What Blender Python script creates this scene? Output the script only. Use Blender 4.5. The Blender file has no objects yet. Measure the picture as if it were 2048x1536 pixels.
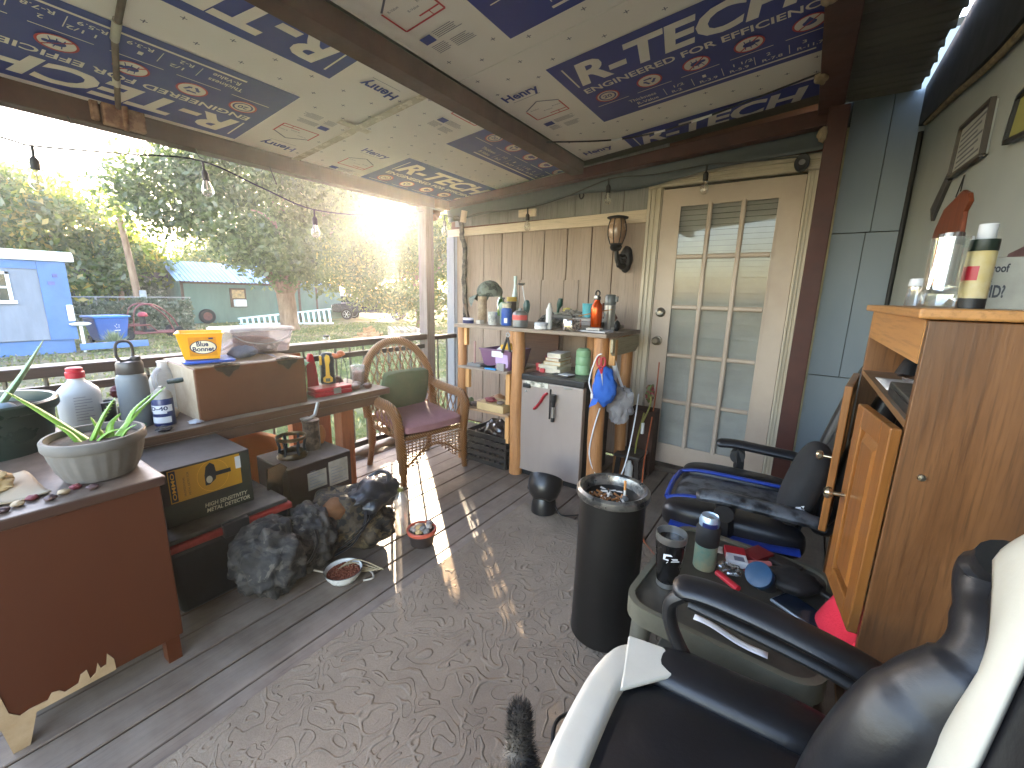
import bpy, bmesh, math, random
import numpy as np
from mathutils import Vector, Matrix, Euler, noise as mnoise

S = bpy.context.scene
COL = S.collection
PI = math.pi
R = math.radians

# ------------------------------------------------------------------ camera
cam_d = bpy.data.cameras.new('camera')
cam = bpy.data.objects.new('camera', cam_d)
COL.objects.link(cam)
right = Vector((0.82630, 0.56278, 0.02263)); upv = Vector((-0.13507, 0.15898, 0.97800)); fwd = Vector((-0.54680, 0.81118, -0.20738))
mw = Matrix((right, upv, -fwd)).transposed().to_4x4()
mw.translation = (0, 0, 1.32)
cam.matrix_world = mw
cam_d.sensor_width = 36.0
cam_d.lens = 36.0 * 846.94 / 2048
cam_d.clip_start = 0.02
cam_d.clip_end = 2000
S.camera = cam

# ------------------------------------------------------------------ light
SUN_EL, SUN_AZ = R(9.4), R(-49.9)            # azimuth from +Y towards +X
SUN_DIR = Vector((math.sin(SUN_AZ) * math.cos(SUN_EL), math.cos(SUN_AZ) * math.cos(SUN_EL), math.sin(SUN_EL)))
W = bpy.data.worlds.new('World'); S.world = W; W.use_nodes = True
nt = W.node_tree
bg = nt.nodes['Background']
sky = nt.nodes.new('ShaderNodeTexSky'); sky.sky_type = 'NISHITA'; sky.sun_disc = False
sky.sun_elevation = SUN_EL; sky.sun_rotation = SUN_AZ
sky.dust_density = 1.4; sky.air_density = 1.0; sky.ozone_density = 1.0
wb = nt.nodes.new('ShaderNodeMix'); wb.data_type = 'RGBA'; wb.blend_type = 'MULTIPLY'; wb.inputs[0].default_value = 1.0
wb.inputs[7].default_value = (1.06, .945, .97, 1)               # daylight white balance of the camera
nt.links.new(sky.outputs[0], wb.inputs[6]); nt.links.new(wb.outputs[2], bg.inputs[0]); bg.inputs[1].default_value = 0.15
sd = bpy.data.lights.new('sun', 'SUN'); so = bpy.data.objects.new('sun', sd); COL.objects.link(so)
sd.energy = 5.0; sd.angle = R(0.5); sd.color = (1.0, 0.81, 0.58)
so.rotation_euler = SUN_DIR.to_track_quat('Z', 'Y').to_euler(); so.location = SUN_DIR * 60
S.view_settings.view_transform = 'Standard'; S.view_settings.look = 'None'
S.view_settings.exposure = 4.65; S.view_settings.gamma = 1.0; S.view_settings.use_curve_mapping = False
S.render.engine = 'CYCLES'
cy = S.cycles
cy.use_denoising = True
try: cy.denoiser = 'OPENIMAGEDENOISE'
except Exception: pass
cy.max_bounces = 8; cy.diffuse_bounces = 5; cy.glossy_bounces = 4; cy.transparent_max_bounces = 16; cy.transmission_bounces = 6
cy.caustics_reflective = False; cy.caustics_refractive = False; cy.sample_clamp_indirect = 6
cy.use_adaptive_sampling = False

# ------------------------------------------------------------------ materials
def hx(h):
    h = h.lstrip('#')
    c = [int(h[i:i + 2], 16) / 255 for i in (0, 2, 4)]
    return tuple(x / 12.92 if x <= .04045 else ((x + .055) / 1.055) ** 2.4 for x in c)
def C4(c):
    if isinstance(c, str): c = hx(c)
    return (c[0], c[1], c[2], 1)
def newmat(name):
    m = bpy.data.materials.new(name); m.use_nodes = True
    t = m.node_tree
    return m, t, t.nodes['Principled BSDF']
def nd(t, kind, **kw):
    n = t.nodes.new(kind)
    for k, v in kw.items():
        if hasattr(n, k): setattr(n, k, v)
        else: n.inputs[k.replace('_', ' ')].default_value = v
    return n
def ramp(t, fac, stops):
    r = t.nodes.new('ShaderNodeValToRGB'); e = r.color_ramp.elements
    while len(e) < len(stops): e.new(0.5)
    for i, (p, c) in enumerate(stops):
        e[i].position = p; e[i].color = C4(c) if not isinstance(c, (int, float)) else (c, c, c, 1)
    t.links.new(fac, r.inputs[0]); return r.outputs[0]
def mixc(t, fac, a, b):
    n = t.nodes.new('ShaderNodeMix'); n.data_type = 'RGBA'
    for i, x in ((0, fac), (6, a), (7, b)):
        if hasattr(x, 'links'): t.links.new(x, n.inputs[i])
        elif i == 0: n.inputs[0].default_value = x
        else: n.inputs[i].default_value = C4(x)
    return n.outputs[2]
def coord(t, scale=(1, 1, 1), rot=(0, 0, 0)):
    tc = t.nodes.new('ShaderNodeTexCoord'); mp = t.nodes.new('ShaderNodeMapping')
    mp.inputs['Scale'].default_value = scale; mp.inputs['Rotation'].default_value = rot
    t.links.new(tc.outputs['Object'], mp.inputs[0]); return mp.outputs[0]
def tnoise(t, vec, scale, detail=5, rough=.6, dist=0):
    n = nd(t, 'ShaderNodeTexNoise'); n.inputs['Scale'].default_value = scale; n.inputs['Detail'].default_value = detail
    n.inputs['Roughness'].default_value = rough; n.inputs['Distortion'].default_value = dist
    t.links.new(vec, n.inputs['Vector']); return n.outputs['Fac']
def addbump(t, b, h, strength, dist=.01):
    n = t.nodes.new('ShaderNodeBump'); n.inputs['Strength'].default_value = strength; n.inputs['Distance'].default_value = dist
    t.links.new(h, n.inputs['Height'])
    if b.inputs['Normal'].links: t.links.new(b.inputs['Normal'].links[0].from_socket, n.inputs['Normal'])
    t.links.new(n.outputs[0], b.inputs['Normal'])
def upmask(t, lo=.55, hi=.95):
    g = t.nodes.new('ShaderNodeNewGeometry'); s = t.nodes.new('ShaderNodeSeparateXYZ'); t.links.new(g.outputs['Normal'], s.inputs[0])
    m = t.nodes.new('ShaderNodeMapRange'); m.inputs[1].default_value = lo; m.inputs[2].default_value = hi
    t.links.new(s.outputs[2], m.inputs[0]); return m.outputs[0]
def mul(t, a, b, op='MULTIPLY'):
    n = t.nodes.new('ShaderNodeMath'); n.operation = op
    for i, x in enumerate((a, b)):
        if hasattr(x, 'links'): t.links.new(x, n.inputs[i])
        else: n.inputs[i].default_value = x
    return n.outputs[0]
def mat(name, c, rough=.6, metal=0, c2=None, scale=6, var=.25, bump=0, bscale=60, dust=0, spec=.5, coat=0, stretch=(1, 1, 1), sharp=False):
    """plain worn surface: two noise-mixed tones, roughness breakup, grain, settled dust"""
    m, t, b = newmat(name)
    c = hx(c) if isinstance(c, str) else c
    if c2 is None: c2 = tuple(min(1, x * (1 + var)) for x in c); c1 = tuple(x * (1 - var) for x in c)
    else: c1 = c; c2 = hx(c2) if isinstance(c2, str) else c2
    v = coord(t, stretch)
    n = tnoise(t, v, scale, 6, .62)
    f = ramp(t, n, [(.42 if sharp else .3, 0.0), (.55 if sharp else .7, 1.0)])
    col = mixc(t, f, c1, c2)
    if dust:
        n2 = tnoise(t, v, scale * 3.1, 5)
        dm = mul(t, mul(t, upmask(t), ramp(t, n2, [(.25, 0.3), (.7, 1.0)])), dust)
        col = mixc(t, dm, col, '#9a8f80')
    t.links.new(col, b.inputs['Base Color'])
    b.inputs['Metallic'].default_value = metal; b.inputs['Specular IOR Level'].default_value = spec
    b.inputs['Coat Weight'].default_value = coat
    rr = t.nodes.new('ShaderNodeMapRange'); rr.inputs[3].default_value = max(.03, rough - .12); rr.inputs[4].default_value = min(1, rough + .14)
    t.links.new(tnoise(t, v, scale * 2.3, 4), rr.inputs[0]); t.links.new(rr.outputs[0], b.inputs['Roughness'])
    if bump: addbump(t, b, tnoise(t, v, bscale, 4), bump, .004)
    return m
def wood(name, c1, c2, axis='y', rough=.5, scale=9, bump=.15, dust=0, knots=True, coat=0, cont=(.3, .7)):
    m, t, b = newmat(name)
    st = {'x': (.09, 1, 1), 'y': (1, .09, 1), 'z': (1, 1, .09)}[axis]
    v = coord(t, st)
    big = tnoise(t, v, scale * .45, 3, .5, .8)
    w = nd(t, 'ShaderNodeTexNoise'); w.inputs['Scale'].default_value = scale * 3.4; w.inputs['Detail'].default_value = 8; w.inputs['Distortion'].default_value = .6
    w.inputs['Roughness'].default_value = .7
    t.links.new(v, w.inputs['Vector'])
    f = mul(t, mul(t, big, .55), mul(t, w.outputs['Fac'], .45), 'ADD')
    col = ramp(t, f, [(cont[0], c1), (.5, tuple((a + q) / 2 for a, q in zip(C4(c1)[:3], C4(c2)[:3]))), (cont[1], c2)])
    fine = tnoise(t, coord(t, tuple(.04 if s < .5 else 1 for s in st)), 130, 3)
    col = mixc(t, mul(t, ramp(t, fine, [(.5, 0.0), (.68, 1.0)]), .45), col, tuple(x * .55 for x in C4(c1)[:3]))
    if dust:
        dm = mul(t, mul(t, upmask(t), ramp(t, tnoise(t, coord(t), 7, 6), [(.3, 0.2), (.7, 1.0)])), dust)
        col = mixc(t, dm, col, '#a2978a')
    t.links.new(col, b.inputs['Base Color'])
    b.inputs['Roughness'].default_value = rough; b.inputs['Coat Weight'].default_value = coat; b.inputs['Coat Roughness'].default_value = .25
    addbump(t, b, fine, bump, .003); addbump(t, b, big, bump * .6, .006)
    return m
def glassy(name, tint=(1, 1, 1), refl=.12, rough=.05, milky=0, mcol='#e8e8e8'):
    m = bpy.data.materials.new(name); m.use_nodes = True; t = m.node_tree
    for n in list(t.nodes):
        if n.type != 'OUTPUT_MATERIAL': t.nodes.remove(n)
    out = [n for n in t.nodes if n.type == 'OUTPUT_MATERIAL'][0]
    tr = nd(t, 'ShaderNodeBsdfTransparent'); tr.inputs[0].default_value = C4(tint)
    gl = nd(t, 'ShaderNodeBsdfGlossy'); gl.inputs['Roughness'].default_value = rough; gl.inputs[0].default_value = (1, 1, 1, 1)
    lw = nd(t, 'ShaderNodeLayerWeight'); lw.inputs[0].default_value = .3
    f = mul(t, mul(t, lw.outputs['Facing'], .7), refl, 'ADD')
    x = nd(t, 'ShaderNodeMixShader'); t.links.new(f, x.inputs[0]); t.links.new(tr.outputs[0], x.inputs[1]); t.links.new(gl.outputs[0], x.inputs[2])
    last = x
    if milky:
        df = nd(t, 'ShaderNodeBsdfDiffuse'); df.inputs[0].default_value = C4(mcol)
        tl = nd(t, 'ShaderNodeBsdfTranslucent'); tl.inputs[0].default_value = C4(mcol)
        y = nd(t, 'ShaderNodeMixShader'); y.inputs[0].default_value = .5
        t.links.new(df.outputs[0], y.inputs[1]); t.links.new(tl.outputs[0], y.inputs[2])
        z = nd(t, 'ShaderNodeMixShader')
        fz = mul(t, ramp(t, tnoise(t, coord(t), 9, 4), [(.3, .6), (.7, 1.0)]), milky); t.links.new(fz, z.inputs[0])
        t.links.new(x.outputs[0], z.inputs[1]); t.links.new(y.outputs[0], z.inputs[2]); last = z
    t.links.new(last.outputs[0], out.inputs[0]); return m
def leafmat(name, ca, cb, trans=.5, cc=None):
    m = bpy.data.materials.new(name); m.use_nodes = True; t = m.node_tree
    for n in list(t.nodes):
        if n.type != 'OUTPUT_MATERIAL': t.nodes.remove(n)
    out = [n for n in t.nodes if n.type == 'OUTPUT_MATERIAL'][0]
    at = nd(t, 'ShaderNodeAttribute'); at.attribute_name = 'tone'
    col = ramp(t, at.outputs['Fac'], [(0, ca), (.75, cb), (1, cc or cb)])
    df = nd(t, 'ShaderNodeBsdfDiffuse'); tl = nd(t, 'ShaderNodeBsdfTranslucent'); gl = nd(t, 'ShaderNodeBsdfGlossy'); gl.inputs['Roughness'].default_value = .45
    t.links.new(col, df.inputs[0])
    hs = nd(t, 'ShaderNodeHueSaturation'); hs.inputs['Hue'].default_value = .485; hs.inputs['Saturation'].default_value = 1.1; hs.inputs['Value'].default_value = 1.7
    t.links.new(col, hs.inputs['Color']); t.links.new(hs.outputs[0], tl.inputs[0])
    x = nd(t, 'ShaderNodeMixShader'); x.inputs[0].default_value = trans
    t.links.new(df.outputs[0], x.inputs[1]); t.links.new(tl.outputs[0], x.inputs[2])
    y = nd(t, 'ShaderNodeMixShader'); y.inputs[0].default_value = .06
    t.links.new(x.outputs[0], y.inputs[1]); t.links.new(gl.outputs[0], y.inputs[2]); t.links.new(y.outputs[0], out.inputs[0])
    return m

# ------------------------------------------------------------------ mesh kit
class MB:
    def __init__(s): s.v = []; s.f = []
    def add(s, vs, fs, M=None):
        o = len(s.v)
        if M is not None: vs = [M @ Vector(v) for v in vs]
        s.v += [tuple(v) for v in vs]; s.f += [tuple(i + o for i in f) for f in fs]; return s
    def box(s, x0, x1, y0, y1, z0, z1, M=None):
        vs = [(x, y, z) for z in (z0, z1) for y in (y0, y1) for x in (x0, x1)]
        return s.add(vs, [(0, 2, 3, 1), (4, 5, 7, 6), (0, 1, 5, 4), (2, 6, 7, 3), (0, 4, 6, 2), (1, 3, 7, 5)], M)
    def bar(s, p0, p1, w, h, up=(0, 0, 1)):
        p0 = Vector(p0); p1 = Vector(p1); d = (p1 - p0).normalized(); u = Vector(up)
        a = d.cross(u)
        if a.length < 1e-4: a = d.cross(Vector((1, 0, 0)))
        a.normalize(); b = a.cross(d)
        vs = [p + a * (sx * w / 2) + b * (sy * h / 2) for p in (p0, p1) for sx, sy in ((-1, -1), (1, -1), (1, 1), (-1, 1))]
        return s.add(vs, [(0, 1, 2, 3), (7, 6, 5, 4), (0, 4, 5, 1), (1, 5, 6, 2), (2, 6, 7, 3), (3, 7, 4, 0)])
    def cyl(s, p0, p1, r0, r1=None, n=16, caps=True):
        p0 = Vector(p0); p1 = Vector(p1); r1 = r0 if r1 is None else r1
        q = (p1 - p0).to_track_quat('Z', 'Y')
        vs = [p + q @ Vector((r * math.cos(2 * PI * i / n), r * math.sin(2 * PI * i / n), 0)) for p, r in ((p0, r0), (p1, r1)) for i in range(n)]
        fs = [(i, (i + 1) % n, n + (i + 1) % n, n + i) for i in range(n)]
        if caps: fs += [tuple(range(n - 1, -1, -1)), tuple(range(n, 2 * n))]
        return s.add(vs, fs)
    def lathe(s, prof, c=(0, 0, 0), n=28, M=None, sx=1, sy=1):
        vs = []; fs = []; c = Vector(c)
        for r, z in prof:
            for i in range(n): vs.append(c + Vector((sx * r * math.cos(2 * PI * i / n), sy * r * math.sin(2 * PI * i / n), z)))
        for k in range(len(prof) - 1):
            for i in range(n): fs.append((k * n + i, k * n + (i + 1) % n, (k + 1) * n + (i + 1) % n, (k + 1) * n + i))
        rr_ = [p[0] for p in prof]; zz_ = [p[1] for p in prof]
        hoop = min(rr_) > .6 * max(rr_) and max(zz_) - min(zz_) < .6 * max(rr_)
        well = prof[-1][0] < 1e-5 and prof[-1][1] <= prof[0][1]
        if prof[0][0] > 1e-5 and not hoop and not well: fs.append(tuple(range(n - 1, -1, -1)))
        if prof[-1][0] > 1e-5 and not hoop: fs.append(tuple((len(prof) - 1) * n + i for i in range(n)))
        return s.add(vs, fs, M)
    def tube(s, pts, r, n=8, flat=1.0):
        pts = [Vector(p) for p in pts]; rs = r if isinstance(r, (list, tuple)) else [r] * len(pts)
        vs = []; fs = []; prev = None
        for i, p in enumerate(pts):
            d = (pts[min(i + 1, len(pts) - 1)] - pts[max(i - 1, 0)]).normalized()
            if prev is None:
                a = d.cross(Vector((0, 0, 1)))
                if a.length < .05: a = d.cross(Vector((1, 0, 0)))
            else: a = prev - d * prev.dot(d)
            a.normalize(); b = d.cross(a); prev = a
            for k in range(n): vs.append(p + (a * math.cos(2 * PI * k / n) + b * math.sin(2 * PI * k / n) * flat) * rs[i])
        m = len(pts)
        for i in range(m - 1):
            for k in range(n): fs.append((i * n + k, i * n + (k + 1) % n, (i + 1) * n + (k + 1) % n, (i + 1) * n + k))
        fs += [tuple(range(n - 1, -1, -1)), tuple((m - 1) * n + k for k in range(n))]
        return s.add(vs, fs)
    def prism(s, poly, axis, a, b, M=None):
        n = len(poly)
        def P(u, v, w): return {'z': (u, v, w), 'y': (u, w, v), 'x': (w, u, v)}[axis]
        vs = [P(u, v, a) for u, v in poly] + [P(u, v, b) for u, v in poly]
        fs = [tuple(range(n - 1, -1, -1)), tuple(range(n, 2 * n))] + [(i, (i + 1) % n, n + (i + 1) % n, n + i) for i in range(n)]
        return s.add(vs, fs, M)
    def quad(s, a, b, c, d): return s.add([a, b, c, d], [(0, 1, 2, 3)])
    def surf(s, fn, nu, nv, M=None):
        vs = [fn(i / nu, j / nv) for j in range(nv + 1) for i in range(nu + 1)]
        return s.add(vs, [(j * (nu + 1) + i, j * (nu + 1) + i + 1, (j + 1) * (nu + 1) + i + 1, (j + 1) * (nu + 1) + i) for j in range(nv) for i in range(nu)], M)
    def blob(s, c, r, seed=0, amp=.15, freq=2.0, sub=3, M=None, flatz=None, power=1.0):
        bm = bmesh.new(); bmesh.ops.create_icosphere(bm, subdivisions=sub, radius=1)
        vs = []
        for v in bm.verts:
            p = v.co.normalized(); q = p.copy()
            if power != 1.0: q = Vector([math.copysign(abs(x) ** power, x) for x in p])
            k = 1 + amp * mnoise.fractal(p * freq + Vector((seed * 7.3, seed * 3.1, seed)), 1.0, 2.0, 4)
            w = Vector((q.x * r[0] * k, q.y * r[1] * k, q.z * r[2] * k))
            if flatz is not None and w.z < flatz: w.z = flatz + (w.z - flatz) * .08
            vs.append(w + Vector(c))
        fs = [tuple(v.index for v in f.verts) for f in bm.faces]; bm.free()
        return s.add(vs, fs, M)
    def build(s, name, m, parent=None, smooth=40, bevel=0, bseg=2, sub=0, world=False):
        me = bpy.data.meshes.new(name); me.from_pydata(s.v, [], s.f); me.update()
        bm = bmesh.new(); bm.from_mesh(me); bmesh.ops.recalc_face_normals(bm, faces=bm.faces); bm.to_mesh(me); bm.free()
        me.materials.append(m)
        o = bpy.data.objects.new(name, me); COL.objects.link(o)
        if smooth:
            me.polygons.foreach_set('use_smooth', [True] * len(me.polygons)); me.set_sharp_from_angle(angle=R(smooth))
        if bevel:
            b = o.modifiers.new('b', 'BEVEL'); b.width = bevel; b.segments = bseg; b.limit_method = 'ANGLE'; b.angle_limit = R(40)
            b.use_clamp_overlap = True
        if sub:
            q = o.modifiers.new('s', 'SUBSURF'); q.levels = sub; q.render_levels = sub
        if parent is not None:
            o.parent = parent
            if world:
                pm = parent.matrix_basis.copy(); par = parent.parent
                if par is not None and not parent.matrix_parent_inverse.is_identity: pass
                o.matrix_parent_inverse = world_matrix(parent).inverted()
        return o
def world_matrix(o):
    m = o.matrix_basis.copy()
    if o.parent is not None: m = world_matrix(o.parent) @ o.matrix_parent_inverse @ m
    return m
def tag(o, label=None, cat=None, group=None, kind=None):
    for k, v in (('label', label), ('category', cat), ('group', group), ('kind', kind)):
        if v: o[k] = v
    return o
def thing(name, label, cat, loc=(0, 0, 0), rz=0, group=None):
    o = bpy.data.objects.new(name, None); COL.objects.link(o); o.location = loc; o.rotation_euler = (0, 0, rz); o.empty_display_size = .05
    return tag(o, label, cat, group)
def Mx(loc=(0, 0, 0), rot=(0, 0, 0), sc=(1, 1, 1)):
    return Matrix.LocRotScale(Vector(loc), Euler(rot), Vector(sc))
_tc = {}
def text_geo(s, bold=0.0, shear=0.0, space=1.0):
    k = (s, bold, shear, space)
    if k not in _tc:
        cu = bpy.data.curves.new('t', 'FONT'); cu.body = s; cu.size = 1; cu.offset = bold; cu.shear = shear; cu.space_character = space
        cu.resolution_u = 3
        ob = bpy.data.objects.new('t', cu); COL.objects.link(ob)
        dg = bpy.context.evaluated_depsgraph_get(); me = bpy.data.meshes.new_from_object(ob.evaluated_get(dg))
        vs = [tuple(v.co) for v in me.vertices]; fs = [tuple(p.vertices) for p in me.polygons]
        bpy.data.objects.remove(ob); bpy.data.curves.remove(cu); bpy.data.meshes.remove(me)
        x0 = min(v[0] for v in vs); x1 = max(v[0] for v in vs); y0 = min(v[1] for v in vs); y1 = max(v[1] for v in vs)
        _tc[k] = ([((v[0] - x0) / (x1 - x0), (v[1] - y0) / (y1 - y0), 0) for v in vs], fs)
    return _tc[k]
def put_text(mb, s, M, x, y, w, h, bold=.02, shear=0):
    """text fitted into the rectangle (x, y, w, h) of the plane M"""
    vs, fs = text_geo(s, bold, shear)
    mb.add([(x + v[0] * w, y + v[1] * h, 0) for v in vs], fs, M)
def plane_M(o, xd, yd):
    xd = Vector(xd).normalized(); yd = Vector(yd).normalized(); z = xd.cross(yd)
    m = Matrix((xd, yd, z)).transposed().to_4x4(); m.translation = Vector(o); return m
def flat(mb, M, x0, x1, y0, y1, z=0): return mb.add([(x0, y0, z), (x1, y0, z), (x1, y1, z), (x0, y1, z)], [(0, 1, 2, 3)], M)
def ring(mb, M, cx, cy, ro, ri, n=24, sx=1):
    vs = [(cx + r * sx * math.cos(2 * PI * i / n), cy + r * math.sin(2 * PI * i / n), 0) for r in (ro, ri) for i in range(n)]
    if ri <= 0: return mb.add(vs[:n], [tuple(range(n))], M)
    return mb.add(vs, [(i, (i + 1) % n, n + (i + 1) % n, n + i) for i in range(n)], M)
def smooth_path(pts, k=6):
    P = [Vector(p) for p in pts]; out = []
    for i in range(len(P) - 1):
        a = P[max(i - 1, 0)]; b = P[i]; c = P[i + 1]; d = P[min(i + 2, len(P) - 1)]
        for j in range(k):
            t = j / k
            out.append(.5 * ((2 * b) + (c - a) * t + (2 * a - 5 * b + 4 * c - d) * t * t + (3 * b - a - 3 * c + d) * t ** 3))
    out.append(P[-1]); return out
def copy_tree(o, parent=None):
    c = o.copy(); COL.objects.link(c)
    if parent is not None: c.parent = parent; c.matrix_parent_inverse = o.matrix_parent_inverse.copy()
    for ch in [x for x in bpy.data.objects if x.parent == o and x != c]: copy_tree(ch, c)
    return c
rng = random.Random(7)
# ------------------------------------------------------------------ the yard
G = -0.75
def ground_mat():
    m, t, b = newmat('yard_grass')
    v = coord(t); a = tnoise(t, v, .35, 6, .65); c = tnoise(t, v, 3.2, 8, .7); d = tnoise(t, v, 45, 4, .7)
    grass = ramp(t, c, [(.3, (.04, .06, .016)), (.55, (.085, .10, .03)), (.75, (.17, .15, .065))])
    dirt = ramp(t, c, [(.3, (.16, .125, .085)), (.7, (.29, .24, .17))])
    col = mixc(t, ramp(t, a, [(.47, 0.0), (.6, 1.0)]), grass, dirt)
    col = mixc(t, mul(t, ramp(t, d, [(.4, 0.0), (.7, 1.0)]), .4), col, (.2, .19, .08))
    t.links.new(col, b.inputs['Base Color']); b.inputs['Roughness'].default_value = .95; b.inputs['Specular IOR Level'].default_value = .1
    addbump(t, b, d, .8, .05); addbump(t, b, c, .6, .15)
    return m
m_ground = ground_mat()
mb = MB(); mb.surf(lambda u, v: (-500 + 1000 * u, -500 + 1000 * v, G), 8, 8)
tag(mb.build('ground', m_ground, smooth=0), kind='structure')
# tufts of grass on the part of the yard in view
def fast_mesh(name, V, F4, m, tone=None, parent=None):
    me = bpy.data.meshes.new(name); nv = len(V); nf = len(F4)
    me.vertices.add(nv); me.vertices.foreach_set('co', np.asarray(V, np.float32).ravel())
    me.loops.add(nf * 4); me.loops.foreach_set('vertex_index', np.asarray(F4, np.int32).ravel())
    me.polygons.add(nf); me.polygons.foreach_set('loop_start', np.arange(0, nf * 4, 4, dtype=np.int32))
    me.update(calc_edges=True)
    if tone is not None:
        a = me.attributes.new('tone', 'FLOAT', 'FACE'); a.data.foreach_set('value', np.asarray(tone, np.float32))
    me.materials.append(m); o = bpy.data.objects.new(name, me); COL.objects.link(o)
    if parent is not None: o.parent = parent
    return o
nr = np.random.default_rng(3)
def quads_from(C, A, B):
    """rhombic leaf at C with half axes A (long) and B (short)"""
    V = np.stack([C - A, C + B, C + A, C - B], 1).reshape(-1, 3); n = len(C)
    return V, np.arange(n * 4).reshape(n, 4)
def rvec(n):
    v = nr.normal(size=(n, 3)); return v / np.linalg.norm(v, axis=1)[:, None]
m_grass = leafmat('grass_blades', (.06, .085, .02), (.13, .145, .045), .4, (.24, .21, .09))
n = 26000
d = 4 + 26 * nr.random(n) ** .8; az = np.radians(-95 + 62 * nr.random(n))
C = np.stack([np.sin(az) * d, np.cos(az) * d, np.full(n, G)], 1)
k = C[:, 0] < -3.6; C = C[k]; n = len(C)
h = .03 + .07 * nr.random(n) ** 2 * (1 + (np.sin(C[:, 0] * 1.3) * np.cos(C[:, 1] * 1.1) > .4))
A = np.stack([.03 * nr.normal(size=n), .03 * nr.normal(size=n), h], 1) * .5; B = rvec(n) * .016 * (1 + d[k][:, None] / 14); B[:, 2] = 0
V, F = quads_from(C + A, A, B)
tag(fast_mesh('grass', V, F, m_grass, nr.random(n)), 'short mown grass in tufts across the yard beyond the railing', 'grass', kind='stuff')

SUNN = np.array(SUN_DIR)
TUNNELS = [((-2.30, 2.0, 0), .11), ((-1.82, 1.60, 0), .11), ((-1.20, 1.28, 0), .14), ((-1.06, 1.34, 0), .08), ((-.93, .68, 0), .11), ((-.86, .56, 0), .11), ((-.70, 1.2, 0), .05),
           ((-1.0, 1.05, 0), .07), ((-1.09, 1.49, 0), .02), ((-2.15, 2.1, .42), .03), ((0, 0, 1.32), .30), ((.1, .12, 1.5), .2), ((-.15, -.2, 1.22), .2), ((.25, .3, 1.6), .12), ((-.05,-.05,1.0),.12), ((-.27, .62, .5), .05), ((-1.65, 1.42, .15), .04)]
def carve(C):
    keep = np.ones(len(C), bool)
    for P, r in TUNNELS:
        q = C - np.array(P); s = q @ SUNN
        keep &= ~((np.linalg.norm(q - s[:, None] * SUNN, axis=1) < r + .07) & (s > 5))
    return keep
def crown(blobs, n_clump, per, sig, size, aspect=.5, droop=.3, shell=.6):
    vol = np.array([b[3] * b[4] * b[5] for b in blobs]); pr = vol ** .7; pr /= pr.sum()
    bi = nr.choice(len(blobs), n_clump, p=pr); Bm = np.array(blobs)
    u = rvec(n_clump); rad = (shell + (1 - shell) * nr.random(n_clump)) * nr.random(n_clump) ** .28
    cc = Bm[bi, :3] + u * Bm[bi, 3:6] * rad[:, None]
    tone_c = np.clip(.45 + .28 * nr.normal(size=n_clump), 0, 1)
    idx = np.repeat(np.arange(n_clump), per)
    C = cc[idx] + nr.normal(size=(len(idx), 3)) * np.array([sig, sig, sig * .75])
    keep = carve(C); C = C[keep]; idx = idx[keep]; n = len(C)
    A = rvec(n); A[:, 2] -= droop; A /= np.linalg.norm(A, axis=1)[:, None]
    B = np.cross(A, rvec(n)); B /= np.linalg.norm(B, axis=1)[:, None]
    s = size * (.6 + .8 * nr.random(n))[:, None]
    V, F = quads_from(C, A * s * .5, B * s * aspect * .5)
    tone = np.clip(tone_c[idx] + .18 * nr.normal(size=n), 0, 1)
    return V, F, tone
m_bark = mat('rough_bark', '#5f4a38', .95, c2='#8a7460', scale=7, bump=.9, bscale=22, stretch=(1, 1, .25))
def limb_paths(mb, base, top, r0, forks, seed):
    rr = random.Random(seed)
    base = Vector(base); top = Vector(top)
    mid = base.lerp(top, .5) + Vector((rr.uniform(-.08, .08), rr.uniform(-.08, .08), 0))
    mb.tube(smooth_path([base + Vector((0, 0, -.1)), base + Vector((0, 0, .25)), mid, top], 4), [r0 * 1.5, r0 * 1.3, r0 * 1.2, r0 * 1.1] + [r0] * 9, 12)
    for e, r in forks:
        e = Vector(e); m1 = top.lerp(e, .45) + Vector((rr.uniform(-.3, .3), rr.uniform(-.3, .3), rr.uniform(.1, .5)))
        pts = smooth_path([top - Vector((0, 0, .25)), top.lerp(m1, .5), m1, e], 4)
        mb.tube(pts, [r * (1 - .8 * i / (len(pts) - 1)) for i in range(len(pts))], 8)
        for j in range(4):
            q = pts[5 + j * 2]; w = q + Vector((rr.uniform(-1.4, 1.4), rr.uniform(-1.4, 1.4), rr.uniform(-.2, 1.4)))
            mb.tube(smooth_path([q, q.lerp(w, .5) + Vector((0, 0, .2)), w], 3), [r * .35] * 3 + [r * .2] * 4, 6)
def tree(name, label, base, top, r0, forks, blobs, n_clump, per, sig, size, m_leaf, seed, group='trees around the yard', **kw):
    t = thing(name, label, 'tree', base, group=group)
    mb = MB(); limb_paths(mb, base, top, r0, forks, seed); mb.build('trunk', m_bark, t, world=True)
    V, F, tone = crown(blobs, n_clump, per, sig, size, **kw)
    V = V - np.array(base); fast_mesh('crown', V, F, m_leaf, tone, t)
    return t
m_leafA = leafmat('leaf_mid_green', (.032, .054, .012), (.075, .11, .025), .55, (.12, .16, .05))
m_leafY = leafmat('leaf_yellow_green', (.045, .08, .014), (.11, .155, .028), .6, (.30, .26, .05))
m_leafS = leafmat('leaf_shrub', (.035, .06, .012), (.09, .125, .025), .6, (.22, .21, .05))
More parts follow.
